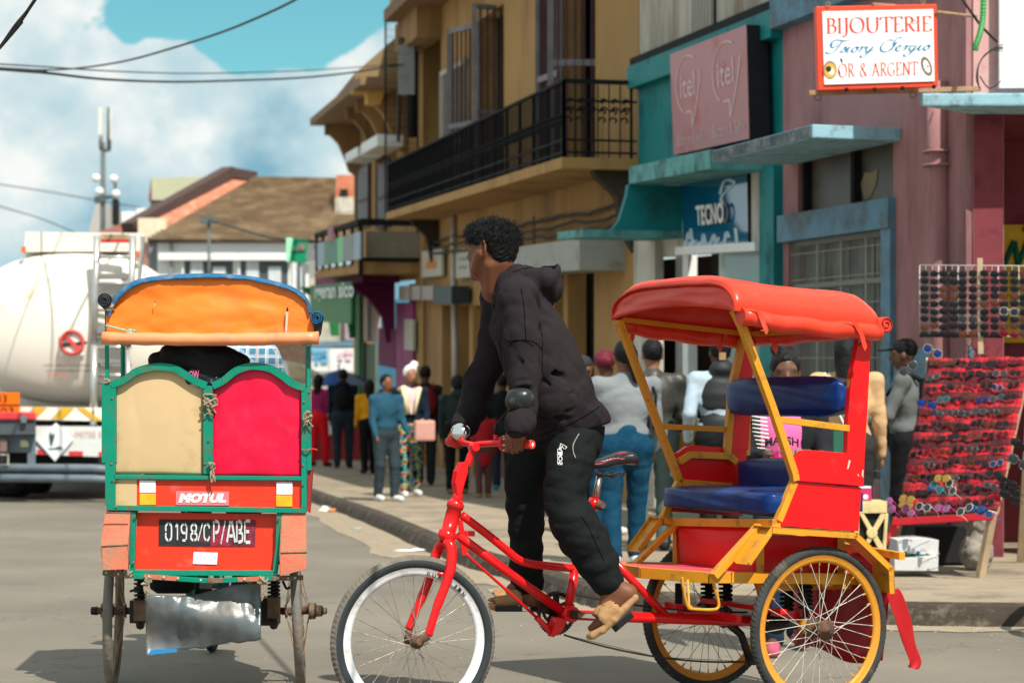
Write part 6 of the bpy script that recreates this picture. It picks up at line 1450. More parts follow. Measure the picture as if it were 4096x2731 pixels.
FEN=mat('faded_orange_fender',(.70,.13,.07),rough=.6,var=.16,vscale=6,bump=.3,dirt=(.36,.19,.12),dirt_amt=.9,dirt_scale=9)
DIRTY=mat('dirty_metal',(.20,.13,.08),rough=.85,var=.35,vscale=12,bump=.6,dirt=(.08,.06,.04),dirt_amt=.5,dirt_scale=10)
TYG=mat('worn_grey_tyre',(.17,.16,.14),rough=.9,var=.2,vscale=10,bump=.5,bscale=50,dirt=(.25,.20,.14),dirt_amt=.5,dirt_scale=8)
SPD=mat('dusty_spoke',(.30,.20,.12),rough=.8,var=.3,vscale=20)
RYp=8.95
FWD=Vector((-.10,1,0))
RK=thing('cycle_rickshaw','green framed rickshaw seen from behind with beige and crimson back panels and orange canopy','rickshaw',tuple(ground(835,2760)))
RK.location=(-1.27,9.4,0)
def rp_(name,mb,parent=None,**k):return part(name,mb,parent or RK,**k)
def A(t,x,y,dy=0):return at(*t(x,y),RYp+dy)
def poly(t,pts,m,dy=0,th=.012,name='panel',**k):
    mb=MB();mb.prism([A(t,x,y,dy)for x,y in pts],(0,th,0),m);return rp_(name,mb,**k)
def rail_(t,pts,w,m=GP,dy=0,th=.03,name='frame_rail'):
    mb=MB()
    for i in range(len(pts)-1):mb.bar(A(t,*pts[i],dy),A(t,*pts[i+1],dy),th,w,m,up=Vector((0,0,1))if abs(pts[i][0]-pts[i+1][0])>abs(pts[i][1]-pts[i+1][1])else Vector((1,0,0)))
    return rp_(name,mb,bevel=.002)
archL=[(190,978),(300,937),(360,893),(430,858),(560,833),(690,845),(780,893),(860,945),(955,985)]
archR=[(1005,985),(1090,945),(1180,873),(1270,838),(1350,828),(1460,848),(1560,905),(1640,965),(1745,1003)]
def archp(P):return catmull(P,4)
for P,nm,mm,x0,x1,bl,br in((archL,'back_panel',BEI,208,928,(208,385),(922,397)),(archR,'back_panel',CRV,1008,1716,(1008,402),(1716,412))):
    c=[q for q in archp(P)if x0-5<q[0]<x1+5];c=[(x0,c[0][1])]+c+[(x1,c[-1][1])]
    nU=len(c)-1;sd=3 if mm is CRV else 9
    def fn(u,v,c=c,bl=bl,br=br,mm=mm):
        i=min(int(u*nU),nU-1);t=u*nU-i;xt=c[i][0]*(1-t)+c[i+1][0]*t;yt=c[i][1]*(1-t)+c[i+1][1]*t
        top=Vector(a3(xt,yt));bot=Vector(a4(bl[0]+(br[0]-bl[0])*(xt-x0)/(x1-x0),bl[1]+(br[1]-bl[1])*u));p=top*v+bot*(1-v)
        w=math.sin(math.pi*u)**.4*math.sin(math.pi*v)**.4
        amp=.010 if mm is CRV else .004
        d=amp*(crinkle(u,v,sd,2.2)*(.6 if mm is BEI else 1.3-.5*v))*w-.010*w
        return at(p.x,p.y,RYp+.014+d)
    mb=MB();mb.grid(fn,46,34,mm,thick=.004);rp_(nm,mb,label='beige canvas back panel' if mm is BEI else 'crimson vinyl back panel')
    mb=MB();mb.tube([],.01,GP)if False else None
    cc=archp(P);vs=[]
    for i in range(len(cc)-1):mb.bar(A(a3,*cc[i]),A(a3,*cc[i+1]),.035,.030,GP,up=Vector((0,0,1)))
    rp_('arched_rail',mb)
rail_(a3,[(175,975),(175,1600)],.060);rail_(a4,[(186,300),(186,640)],.042)
rail_(a3,[(967,985),(967,1690)],.040);rail_(a3,[(1735,1005),(1735,1960)],.022);rail_(a3,[(1768,1000),(1775,1660)],.018)
rail_(a4,[(215,412),(1715,424)],.017);rail_(a4,[(165,658),(1752,682)],.021)
poly(a4,[(205,430),(395,435),(393,642),(203,638)],BEI,.0,name='patch_panel',label='beige patch beside the left reflector')
poly(a4,[(398,432),(1712,450),(1708,662),(394,640)],RSP,.004,name='upper_red_panel')
poly(a4,[(398,698),(1515,708),(1497,1165),(380,1150)],RSP,.03,name='lower_red_panel')
rail_(a4,[(370,690),(360,1180)],.020,dy=.01);rail_(a4,[(1535,700),(1528,960),(1500,1190)],.020,dy=.01);rail_(a4,[(370,1178),(980,1180),(1490,1180)],.022,dy=.008)
RW_=mat('white_reflector',(.80,.82,.84),rough=.25,var=.05,vscale=20);RY_=mat('amber_reflector',(.85,.42,.02),rough=.25,var=.15,vscale=20)
for(x0,y0,x1,y1),m in(((415,440,545,541),RW_),((415,546,546,639),RY_),((1510,454,1640,556),RW_),((1506,560,1638,652),RY_)):poly(a4,[(x0,y1),(x1,y1),(x1,y0),(x0,y0)],m,-.004,.007,name='reflector',bevel=.003)
poly(a4,[(706,637),(1130,641),(1132,530),(708,526)],mat('pink_sticker',(.78,.20,.22),rough=.4,var=.05),-.001,.004,name='sticker')
mb=MB()
q_=lambda t,x0,y0,x1,y1,dy:[A(t,x0,y1,dy),A(t,x1,y1,dy),A(t,x1,y0,dy),A(t,x0,y0,dy)]
text_on(mb,'MOTUL',q_(a4,728,543,1112,620,-.002),WHITEP,.001,bold=.075,shear=.22);rp_('sticker_lettering',mb)
PLT=mat('black_plate',(.022,.025,.03),rough=.6,var=.3,vscale=12,dirt=(.30,.02,.05),dirt_amt=.12,dirt_scale=14);PLT2=mat('scuffed_black_plate',(.03,.025,.03),rough=.6,var=.3,vscale=12,dirt=(.42,.02,.07),dirt_amt=.72,dirt_scale=20)
poly(a4,[(570,960),(985,966),(1000,755),(572,752)],PLT,.026,.004,name='number_plate');poly(a4,[(985,966),(1340,966),(1343,757),(1000,755)],PLT2,.0262,.004,name='number_plate',label='scuffed right half of the painted number plate')
STL=mat('stencil_white',(.62,.66,.66),rough=.6,var=.1,vscale=20,dirt=(.2,.1,.1),dirt_amt=.15,dirt_scale=20)
mb=MB()
# stencil characters: drawn with gaps, tall narrow strokes
SG={'0':[[(.15,.55),(.15,.85),(.4,1),(.45,1)],[(.15,.45),(.15,.15),(.4,0),(.45,0)],[(.6,1),(.85,.85),(.85,.15),(.6,0)]],'1':[[(.5,0),(.5,1)],[(.2,.8),(.45,1)]],'9':[[(.8,0.05),(.85,.5),(.85,.85),(.6,1)],[(.45,1),(.18,.85),(.18,.6),(.4,.45),(.7,.45)],[(.3,0),(.7,0)]],'8':[[(.45,1),(.18,.88),(.18,.65),(.42,.52)],[(.58,1),(.82,.88),(.82,.65),(.58,.52)],[(.42,.46),(.12,.36),(.12,.12),(.42,0)],[(.58,.46),(.88,.36),(.88,.12),(.58,0)]],'/':[[(.1,-.1),(.9,1.1)]],'C':[[(.9,.75),(.75,.95),(.5,1)],[(.4,.98),(.12,.8),(.12,.2),(.4,.02)],[(.5,0),(.75,.05),(.9,.25)]],'P':[[(.15,0),(.15,1)],[(.35,1),(.8,.92),(.85,.7),(.7,.5),(.35,.45)]],'A':[[(.05,0),(.42,1)],[(.58,1),(.95,0)],[(.3,.3),(.7,.3)]],'B':[[(.15,0),(.15,1)],[(.35,1),(.75,.9),(.75,.62),(.35,.53)],[(.35,.47),(.85,.4),(.85,.08),(.35,0)]],'E':[[(.15,0),(.15,1)],[(.3,1),(.9,1)],[(.3,.5),(.75,.5)],[(.3,0),(.9,0)]]}
def stencil(ch,x0,y0,x1,y1,pen):
    vs,fs=stroke_geo(SG[ch],pen,pen*.8,.2);on_quad(mb,(vs,fs),q_(a4,x0,y0,x1,y1,.024),STL,.001)
for ch,x0,x1,y0,y1 in(('0',618,680,785,918),('1',695,745,787,918),('9',742,802,787,920),('8',822,880,790,920),('/',880,925,795,912),('C',928,982,790,920),('P',1002,1060,765,935),('/',1062,1108,778,932),('A',1112,1185,765,935),('B',1186,1246,765,935),('E',1250,1308,765,935)):stencil(ch,x0,y0,x1,y1,.19)
rp_('number_lettering',mb)
poly(a4,[(843,1108),(1034,1113),(1042,1018),(850,1012)],PSG if False else RW_,.026,.004,name='blank_card')
# fenders with depth
def fend(P1,P2,nm):
    mb=MB();
    top=[A(a4,*P1[0],.0),A(a4,*P1[1],.0),A(a4,*P1[2],-.05),A(a4,*P1[3],-.05)];mb.add(top,[(0,1,2,3)],FEN)
    mb.add([A(a4,*P2[0],-.05),A(a4,*P2[1],-.05),A(a4,*P2[2],-.065),A(a4,*P2[3],-.065)],[(0,1,2,3)],FEN)
    t0,t1=A(a4,*P1[0],.0),A(a4,*P1[1],.0);mb.add([t0,t1,t1+FWD*.45,t0+FWD*.45],[(0,1,2,3)],FEN)
    for i,(p,q,r)in enumerate(((t0,top[3],A(a4,*P2[3],-.065)),(t1,top[2],A(a4,*P2[2],-.065)))):mb.add([p,q,r,p+FWD*.45],[(0,1,2,3)],FEN)
    o=rp_(nm,mb,recalc=False);md=o.modifiers.new('s','SOLIDIFY');md.thickness=.004;return o
fend([(148,700),(345,702),(325,955),(112,968)],[(115,978),(325,962),(326,1150),(122,1158)],'fender');fend([(1558,708),(1748,706),(1755,1015),(1545,1020)],[(1540,1028),(1757,1020),(1752,1150),(1546,1204)],'fender')
mb=MB()
for pr in([(112,968),(325,955)],[(1545,1020),(1755,1015)],[(148,700),(345,702)],[(115,978),(122,1158)],[(325,962),(326,1150)],[(1540,1028),(1546,1204)]):mb.tube([A(a4,*pr[0],-.055),A(a4,*pr[1],-.055)],.0035,DIRTY,n=5)
rp_('fender_seams',mb,kind='stuff')
rail_(a4,[(125,1178),(370,1205),(720,1225),(980,1243),(1400,1225),(1725,1218)],.020,m=GP,dy=-.01,name='bottom_bar')
mb=MB()
for a,b in(((125,1176),(360,1204)),((455,1208),(725,1226)),((960,1240),(1080,1240)),((1200,1232),(1400,1226)),((1480,1224),(1725,1218))):mb.bar(A(a4,*a,-.028),A(a4,*b,-.028),.004,.019,DIRTY if a[0]!=455 and a[0]!=1200 else FEN)
rp_('bar_patches',mb,kind='stuff')
# canopy
topc=[(150,420),(175,345),(245,240),(370,158),(520,122),(700,106),(990,98),(1200,110),(1400,138),(1640,205),(1760,300),(1800,420)]
tc_=catmull(topc,4);LEN=.80
def flap_(u,v):
    i=min(int(u*(len(tc_)-1)),len(tc_)-2);t=u*(len(tc_)-1)-i;x=tc_[i][0]*(1-t)+tc_[i+1][0]*t;y=tc_[i][1]*(1-t)+tc_[i+1][1]*t
    xb=145+(1815-145)*u;yb=560+25*math.sin(math.pi*u);xx=x*v+xb*(1-v);yy=y*v+yb*(1-v)
    w=math.sin(math.pi*u)**.5;d=.012*crinkle(u*1.6,v*.8,8,2.0)
    return at(*a3(xx,yy),RYp-.02+d*w-.03*w*(1-v))
mb=MB();mb.grid(flap_,70,26,ORV,thick=.004);rp_('canopy_flap',mb,label='orange vinyl rear canopy flap with small tears')
def edg(u,v):
    i=min(int(u*(len(tc_)-1)),len(tc_)-2);t=u*(len(tc_)-1)-i;x=tc_[i][0]*(1-t)+tc_[i+1][0]*t;y=tc_[i][1]*(1-t)+tc_[i+1][1]*t
    w=(40+14*MN.noise(Vector((u*14,1,0)))+5*MN.noise(Vector((u*60,2,0))))*math.sin(math.pi*min(1,.08+u))**.3
    cx=(985-x)*.012;return at(*a3(x+cx*(1-v)*3,y-12+w*(1-v)),RYp-.040-.012*math.sin(math.pi*v)-.004*MN.noise(Vector((u*40,v*3,0)))+.03*v)
mb=MB();mb.grid(edg,90,6,BLV,thick=.003);rp_('canopy_edging',mb,label='crumpled blue edging along the canopy')
def ctop(u,v):
    i=min(int(u*(len(tc_)-1)),len(tc_)-2);t=u*(len(tc_)-1)-i;x=tc_[i][0]*(1-t)+tc_[i+1][0]*t;y=tc_[i][1]*(1-t)+tc_[i+1][1]*t
    p=A(a3,x,y,-.02);return p+FWD*(LEN*v)+Vector((0,0,-.05*v+.01*math.sin(v*9)*math.sin(math.pi*u)))
mb=MB();mb.grid(ctop,40,10,BLV,thick=.004);rp_('canopy_top',mb,label='blue tarpaulin canopy top')
mb=MB();n=20;mb.tube([A(a3,120+(1850-120)*i/n,603+12*math.sin(math.pi*i/n)+2*math.sin(i*2.2),-.06)for i in range(n+1)],[.0265+.0015*math.sin(i*1.9)for i in range(n+1)],ORP,n=16);rp_('rolled_flap',mb,label='pale orange rolled flap')
# tears and straps
mb=MB()
for P in([(1592,360),(1605,360),(1608,395),(1590,400)],[(533,312),(543,312),(541,330),(533,332)]):mb.prism([A(a3,x,y,-.05)for x,y in P],(0,.002,0),BLACK)
for P in([(1588,392),(1607,392),(1596,545),(1580,560)],[(533,322),(541,322),(538,345),(531,350)]):mb.prism([A(a3,x,y,-.053)for x,y in P],(0,.002,0),PSG)
mb.prism([A(a3,x,y,-.052)for x,y in((1566,515),(1585,515),(1588,552),(1568,552))],(0,.002,0),RSP);rp_('tears',mb,kind='stuff')
ROPE=mat('frayed_rope',(.30,.24,.17),rough=.95,var=.3,vscale=40,bump=.5);ROPG=mat('mint_cloth_tie',(.30,.45,.34),rough=.9,var=.2,vscale=20)
def knot(t,x,y,r,m,dy=-.06,seed=1,drop=0,nm='rope_tie'):
    rg=random.Random(seed);mb=MB();c=A(t,x,y,dy)
    for k in range(6):mb.tube(curve3([c+Vector((rg.uniform(-r,r),rg.uniform(-.01,.01),rg.uniform(-r,r)))for _ in range(4)],4),.0042,m,n=5)
    for k in range(4 if drop else 0):mb.tube(curve3([c,c+Vector((rg.uniform(-r,r)*.5,-.004,-drop*.5)),c+Vector((rg.uniform(-r,r),-.004,-drop*rg.uniform(.7,1.1)))],4),.0032,m,n=5)
    return rp_(nm,mb)
knot(a3,345,575,.022,ROPG,seed=2,drop=.03);mb=MB();mb.tube(curve3([A(a3,145,505,-.06),A(a3,230,525,-.07),A(a3,310,545,-.075)],4),.005,ROPG,n=6);rp_('rope_tie',mb)
knot(a3,305,625,.024,ROPE,seed=3);knot(a3,1745,610,.028,ROPE,seed=4,drop=.03);knot(a3,980,1110,.030,ROPE,seed=5,drop=.06,dy=-.025);knot(a4,998,325,.016,ROPE,seed=6,drop=.07,dy=-.03);knot(a3,1765,1235,.022,ROPE,seed=7,drop=.04,dy=-.03);knot(a3,155,950,.012,ROPE,seed=8,dy=-.01);knot(a3,175,350,.02,ROPE,seed=9,dy=-.03);knot(a4,470,1240,.022,ROPE,seed=10,drop=.06,dy=-.03);knot(a4,1410,1240,.018,ROPE,seed=11,drop=.08,dy=-.03);knot(a4,330,1190,.018,ROPE,seed=12,dy=-.03);knot(a3,1810,590,.02,ROPE,seed=13)
mb=MB();mb.tube(curve3([A(a3,1712,1500,-.02),A(a3,1760,1502,-.03),A(a3,1800,1490,-.02),A(a3,1838,1500,-.02)],4),.0035,mat('red_string',(.45,.06,.05),rough=.9),n=5);rp_('rope_tie',mb)
# side rolls of dark tarp
DTP=mat('dark_tarp_blue',(.022,.035,.050),rough=.6,var=.4,vscale=14,bump=.4,dirt=(.14,.13,.10),dirt_amt=.4,dirt_scale=20)
for(x,y,r)in((137,300,.030),(1835,445,.028)):
    mb=MB();c=A(a3,x,y,-.05);mb.tube([c,c+FWD*LEN-Z3*.03],r,DTP,n=16)
    sp=[c+Vector((math.cos(q)*r*(1-q/22),-.006,math.sin(q)*r*(1-q/22)))for q in[i*.5 for i in range(36)]];mb.tube(sp,.0028,BLV if x>900 else DTP,n=4);mb.lathe(c+Vector((0,-.002,0)),(0,1,0),[(0,r*.93),(.002,r*.93)],BLACK,n=16);rp_('rolled_side_tarp',mb)
# posts
for x,y0,y1,dy in((157,300,980,0),(1770,600,1000,0)):rail_(a3,[(x-2,y0),(x,y1)],.016,dy=dy,th=.016,name='canopy_post')
mb=MB()
for x,zt in((222,640),(1700,640)):
    p=A(a3,157 if x<900 else 1770,600)+FWD*LEN;q=p-Z3*.34;mb=MB();mb.tube([p,q],.011,GP,n=8);rp_('canopy_post',mb)
# bolts
mb=MB()
for t,x,y in((a3,195,1086),(a3,1730,1115),(a4,190,310),(a4,937,310),(a4,1722,322),(a4,195,450),(a4,222,452),(a4,1722,482),(a4,225,655),(a4,376,733),(a4,366,1097),(a4,1526,750),(a3,965,1430),(a3,1772,1037)):mb.lathe(A(t,x,y,-.02),(0,1,0),[(0,.003),(.002,.005),(.006,.006)],DIRTY,n=8)
for x,y in((148,1178),(245,1188),(490,1210),(608,1217),(722,1225),(905,1240),(1255,1232),(1386,1226),(1525,1222),(1605,1222),(1660,1220)):mb.lathe(A(a4,x,y,-.04),(0,1,0),[(0,.003),(.002,.005),(.006,.006)],PSG,n=8)
mb.lathe(A(a3,145,1115,-.012),(0,1,0),[(0,.012),(.006,.018)],DIRTY,n=8);rp_('bolts',mb,kind='stuff')
# body box going forward: sides, seat, floor
def sidep(t,x,ya,t2,yb,xb,m,nm,dy0=.02,dy1=.62):
    a=A(t,x,ya,dy0);b=A(t2,xb,yb,dy0);mb=MB();mb.prism([a,b,b+FWD*(dy1-dy0),a+FWD*(dy1-dy0)],(.008*(1 if x>900 else-1),0,0),m);return rp_(nm,mb)
sidep(a3,158,1000,a4,690,170,RSP,'side_panel');sidep(a3,1780,1010,a4,700,1770,RSP,'side_panel')
mb=MB();mb.prism([A(a4,1756,690,.0),A(a4,1778,690,.0),A(a4,1800,340,.0),A(a4,1760,370,.0)],(0,.05,0),mat('dull_red_edge',(.30,.03,.03),rough=.6));rp_('side_flap',mb)
zst=A(a4,900,560).z;mb=MB();mb.box(Vector((-1.27,RYp+.32,zst)),(.72,.56,.10),mat('dark_seat',(.05,.02,.02),rough=.6));mb.box(Vector((-1.27,RYp+.32,zst-.28)),(.70,.5,.03),DIRTY);rp_('seat',mb)
# wheels
RY=9.40
wl=at(455,2440,RY);wl.z=.335;wr=at(1190,2440,RY);wr.z=.335;AX=Vector((-1,0,0))
for c,ax in((wl,Vector((-1,-.10,.02))),(wr,Vector((-1,-.09,-.05)))):
    wheel(RK,c,ax,.335,.022,DIRTY,TYG,nsp=28,hubr=.03,hubw=.055,spm=SPD,rimd=.02,label=None)
mb=MB();mb.tube([wl+Vector((-.08,0,0)),wl+Vector((.0,0,0))],[.012,.03],DKM,n=10);mb.lathe(wl+Vector((-.10,0,0)),(1,0,0),[(0,.018),(.03,.020)],BLACK,n=8)
mb.lathe(wr+Vector((.05,0,0)),(1,0,0),[(0,.038),(.03,.036),(.032,.026),(.06,.024),(.062,.016),(.08,.014)],DIRTY,n=16);mb.tube([wl,wr],.016,DKM,n=10)
mb.box(wl.lerp(wr,.82)+Vector((0,0,-.0)),(.13,.12,.12),DKM);mb.box(wl.lerp(wr,.17),(.12,.10,.10),DKM);rp_('axle',mb,bevel=.008)
for x,y0 in((440,900),(1340,880)):
    c=at(*c6(x,y0+115),RY-.12);mb=MB();mb.tube([c+Vector((.024*math.cos(q),.024*math.sin(q),.10*q/(12*math.pi)))for q in[i*.5 for i in range(76)]],.0055,DKM,n=6);rp_('spring',mb)
    mb=MB();mb.tube([c+Z3*.10,c-Z3*.0],.014,DKM,n=8);mb.box(c-Z3*.04,(.05,.05,.09),DIRTY);mb.tube([c-Z3*.05,at(*c6(x,1180),RY)],.02,DKM,n=8);rp_('shock_body',mb)
mb=MB();mb.lathe(at(*c6(660,890),9.6)-Vector((.10,0,0)),(1,0,0),[(0,.03),(.03,.05),(.17,.05),(.2,.03)],BLACK,n=16);mb.tube(curve3([at(*c6(370,950),9.3),at(*c6(420,930),9.3),at(*c6(420,900),9.3)],4),.006,BLACK,n=6);mb.tube(curve3([at(*c6(1400,880),9.3),at(*c6(1425,930),9.3),at(*c6(1450,920),9.3)],4),.006,BLACK,n=6);mb.bar(at(*c6(880,870),9.5),at(*c6(880,930),9.5),.05,.03,GREYM);mb.bar(at(*c6(1000,870),9.5),at(*c6(1000,930),9.5),.05,.03,mat('dull_blue_metal',(.05,.12,.2),rough=.5));rp_('underbody_gear',mb,kind='stuff')
# hanging silver sheet
SHT=mat('silver_black_sheet',(.095,.115,.125),rough=.27,var=.25,vscale=4,bump=.10,bscale=160,dirt=(.13,.105,.08),dirt_amt=.35,dirt_scale=4,spec=.7)
cn4=[(482,1378),(1254,1272),(1250,905),(470,985)]
def sht(u,v):
    a,b,c,d=cn4;x=(a[0]*(1-u)+b[0]*u)*(1-v)+(d[0]*(1-u)+c[0]*u)*v;y=(a[1]*(1-u)+b[1]*u)*(1-v)+(d[1]*(1-u)+c[1]*u)*v
    y+=12*math.sin(u*5)*(v if True else 0)+(14*math.sin(u*16)+8*math.sin(u*41))*(1-v)*.5-10*math.sin(u*9+1)*v
    return at(*c6(x,y),RYp+.02+.030*math.sin(u*4+v*5)+.008*crinkle(u*2.2,v*.7,3,2.6))
mb=MB();mb.grid(sht,50,30,SHT,thick=.003);rp_('hanging_sheet',mb,label='crumpled silver grey sheet hanging below the seat')
mb=MB();mb.prism([at(*c6(*q),RYp-.01)for q in((485,1378),(688,1358),(690,1338),(515,1340))],(0,.003,0),mat('bright_blue_strip',(.02,.22,.52),rough=.5,dirt=(.3,.3,.3),dirt_amt=.2));rp_('blue_strip',mb)
# drive side: front bicycle wheel and frame seen through
wheel(RK,Vector((at(850,2600,10.75).x,10.75,.33)),Vector((-1,0,0)),.33,.02,DIRTY,BLACK,nsp=20,spm=SPD,label='front wheel beyond the seat')
mb=MB();fx=at(850,2600,10.75).x;mb.tube([Vector((fx,9.4,.34)),Vector((fx,10.0,.32)),Vector((fx,10.45,.85))],.018,GP,n=8);mb.tube([Vector((fx,10.0,.32)),Vector((fx-.0,9.95,.82))],.016,GP,n=8);mb.tube([Vector((fx,10.45,.9)),Vector((fx+.03,10.72,.34))],.016,GP,n=8);mb.tube([Vector((fx-.25,10.38,1.02)),Vector((fx,10.48,.98)),Vector((fx+.25,10.38,1.02))],.011,CHR,n=8);mb.box(Vector((fx,9.95,.85)),(.16,.24,.05),BLACK);mb.bar(Vector((fx+.07,10.1,.22)),Vector((fx+.09,10.0,.38)),.03,.02,DKM);rp_('bicycle_frame',mb)
# ================================================================== TANKER
TYk=28.0
b5=lambda x,y:(x/2,850+y/2)
b6=lambda x,y:(x*.3724,1500+y*.3724)
TNK=thing('tanker_truck','cream fuel tanker seen from behind with steel ladder and hazard plates','tanker truck',tuple(ground(300,1620+10581/29.5)))
TCR=mat('tanker_cream',(.82,.78,.69),rough=.35,var=.03,vscale=.6,bump=0,dirt=(.60,.50,.36),dirt_amt=.15,dirt_scale=1.5)
TST=mat('tanker_steel',(.50,.51,.50),rough=.3,metal=.6,var=.1);TGR=mat('chassis_grey',(.13,.17,.20),rough=.5,var=.15);TDK=mat('chassis_dark',(.02,.021,.022),rough=.8)
cx_,cz_=at(300,1311,TYk).x,at(300,1311,TYk).z;hwid,hh=1.42,1.0
def tk(q,r=1.0,y=0):
    c,s=math.cos(q),math.sin(q);return Vector((cx_-.2026*max(0,y)+math.copysign(abs(c)**.85,c)*hwid*r,TYk+y,cz_+math.copysign(abs(s)**.85,s)*hh*r))
mb=MB();n=56;rings=[(.001,-.32),(.25,-.30),(.5,-.24),(.72,-.15),(.88,-.05),(.965,.04),(1,.14),(1,7.5)]
vs=[tk(2*math.pi*j/n,r,y)for r,y in rings for j in range(n)];fs=[(i*n+j,i*n+(j+1)%n,(i+1)*n+(j+1)%n,(i+1)*n+j)for i in range(len(rings)-1)for j in range(n)]
mb.add(vs,fs,TCR,True);part('tank',mb,TNK)
def tp5(x,y,Y=TYk):return at(*b5(x,y),Y)
def tpoly(t,pts,Y,th,m,nm,par=TNK,**k):mb=MB();mb.prism([at(*t(x,y),Y)for x,y in pts],(-.2026*th,th,0),m);return part(nm,mb,par,**k)
tpoly(b5,[(190,315),(1140,310),(1140,165),(205,155)],TYk+.05,7,TCR,'walkway_box')
tpoly(b5,[(805,240),(1035,240),(1035,175),(805,172)],TYk-.35,.05,mat('maker_plate',(.42,.36,.22),rough=.5),'plate');tpoly(b5,[(805,238),(1035,238),(1035,212),(805,212)],TYk-.37,.02,mat('red_stripe',(.55,.03,.03),rough=.5),'stripe')
mb=MB();text_on(mb,'ATTENTION',[tp5(835,203,TYk-.37),tp5(1010,203,TYk-.37),tp5(1010,180,TYk-.37),tp5(835,180,TYk-.37)],BLACK,.004);part('plate_lettering',mb,TNK)
tpoly(b5,[(170,320),(205,320),(205,270),(170,275)],TYk-.1,.1,mat('orange_lamp',(.75,.16,.03),rough=.4),'marker_lamp');tpoly(b5,[(1090,365),(1120,365),(1120,310),(1090,310)],TYk-.1,.1,mat('orange_lamp',(.75,.16,.03)),'marker_lamp')
LY=TYk-.42
mb=MB()
for x in(775,1062):mb.tube([tp5(x,185,LY),tp5(x-12,700,LY),tp5(x-25 if x<900 else x-15,1040,LY)],.045,TST,n=8)
mb.tube([tp5(755,1060,LY-.02),tp5(748,1700,LY-.1)],.05,TST,n=8);mb.tube([tp5(1020,1100,LY),tp5(1040,1700,LY-.1)],.03,TST,n=8);mb.tube(curve3([tp5(1140,180,LY),tp5(1140,280,LY),tp5(1125,400,LY),tp5(1110,560,LY)],4),.03,TST,n=6)
lad=part('ladder',mb,TNK)
for y in(355,565,700,780,935,1000,1075,1220,1300,1360):mb=MB();mb.tube([tp5(770,y,LY),tp5(1050,y,LY)],.024,TST,n=6);part('rung',mb,lad)
for y in(505,945,1185):tpoly(b5,[(775,y+22),(1035,y+22),(1035,y-18),(775,y-18)],LY-.03,.2,mat('perforated_tread',(.22,.22,.20),rough=.6,var=.5,vscale=60),'tread',lad)
# no smoking sign
NS=tp5(575,1040,TYk-.40);mb=MB();RDS=mat('sign_red_print',(.70,.07,.07),rough=.5);rr=88/2/FPX*TYk
mb.tube([NS+Vector((math.cos(a),0,math.sin(a)))*rr for a in[2*math.pi*i/36 for i in range(36)]],.022,RDS,n=4,closed=True);mb.bar(NS+Vector((-.7,0,.7))*rr,NS+Vector((.7,0,-.7))*rr,.02,.05,RDS,up=Vector((0,1,0)).cross(Vector((.7,0,-.7))));mb.bar(NS+Vector((-.12,.01,-.03)),NS+Vector((.19,.01,.0)),.01,.035,BLACK);mb.tube(curve3([NS+Vector((-.1,.01,.04)),NS+Vector((-.02,.01,.09)),NS+Vector((-.03,.01,.15))],3),.008,GREYM,n=4);part('no_smoking_sign',mb,TNK)
tpoly(b5,[(480,1140),(670,1140),(670,940),(480,940)],TYk-.375,.01,TCR,'sign_backing')
mb=MB()
for tx,y0,y1,x0,x1,m in(('ALEFASO AMIN NY FITO LAHARANA',1232,1212,342,725,BLACK),('NY TETITRA MOMBA NY TANK',1276,1256,366,725,BLACK),('DANGER',1308,1288,380,540,RDS)):text_on(mb,tx,[tp5(x0,y0,TYk-.40),tp5(x1,y0,TYk-.40),tp5(x1,y1,TYk-.40),tp5(x0,y1,TYk-.40)],m,.002)
part('tank_lettering',mb,TNK)
YB_=TYk-.55
tpoly(b6,[(215,475),(1160,495),(1160,350),(215,338)],YB_,.1,TCR,'hazard_board')
HZY=mat('hazard_yellow',(.68,.40,.03),rough=.5)
mb=MB()
for a in(([390,470],[495,345],[365,340],[300,420],)and((325,400),(380,460),(500,345),(375,340)),((555,465),(680,468),(795,350),(665,345)),((825,350),(905,350),(1010,430),(1120,492),(1000,490)),):mb.prism([at(*b6(x,y),YB_-.01)for x,y in a],(0,.01,0),HZY)
part('hazard_stripes',mb,TNK)
OP=mat('orange_hazard_plate',(.80,.17,.0),rough=.4,var=.04)
tpoly(b6,[(-190,430),(210,430),(210,185),(-190,185)],YB_-.1,.03,OP,'hazard_plate');mb=MB()
for tx,x0,x1,y0,y1 in(('33',-35,75,288,210),('1203',-130,150,425,345)):text_on(mb,tx,[at(*b6(x0,y0),YB_-.11),at(*b6(x1,y0),YB_-.11),at(*b6(x1,y1),YB_-.11),at(*b6(x0,y1),YB_-.11)],BLACK,.003)
mb.bar(at(*b6(-190,318),YB_-.11),at(*b6(210,318),YB_-.11),.004,.012,BLACK);part('plate_numbers',mb,TNK)
tpoly(b6,[(-200,480),(385,480),(380,400),(-200,388)],YB_-.5,.5,mat('toolbox_red',(.62,.05,.06),rough=.35),'toolbox_lid',bevel=.02);tpoly(b6,[(-200,642),(378,642),(378,482),(-200,482)],YB_-.46,.45,mat('toolbox_grey',(.07,.085,.10),rough=.5),'toolbox',bevel=.01)
tpoly(b6,[(225,510),(285,510),(290,435),(222,435)],YB_-.53,.04,TGR,'latch')
tpoly(b6,[(-200,830),(380,830),(380,650),(-200,650)],YB_-.3,.3,TGR,'tail_frame');tpoly(b6,[(295,985),(380,985),(380,830),(295,830)],YB_-.3,.2,TGR,'tail_frame');tpoly(b6,[(220,770),(305,770),(310,735),(290,700),(220,695)],YB_-.32,.02,mat('pale_yellow_label',(.60,.58,.36),rough=.6),'tag')
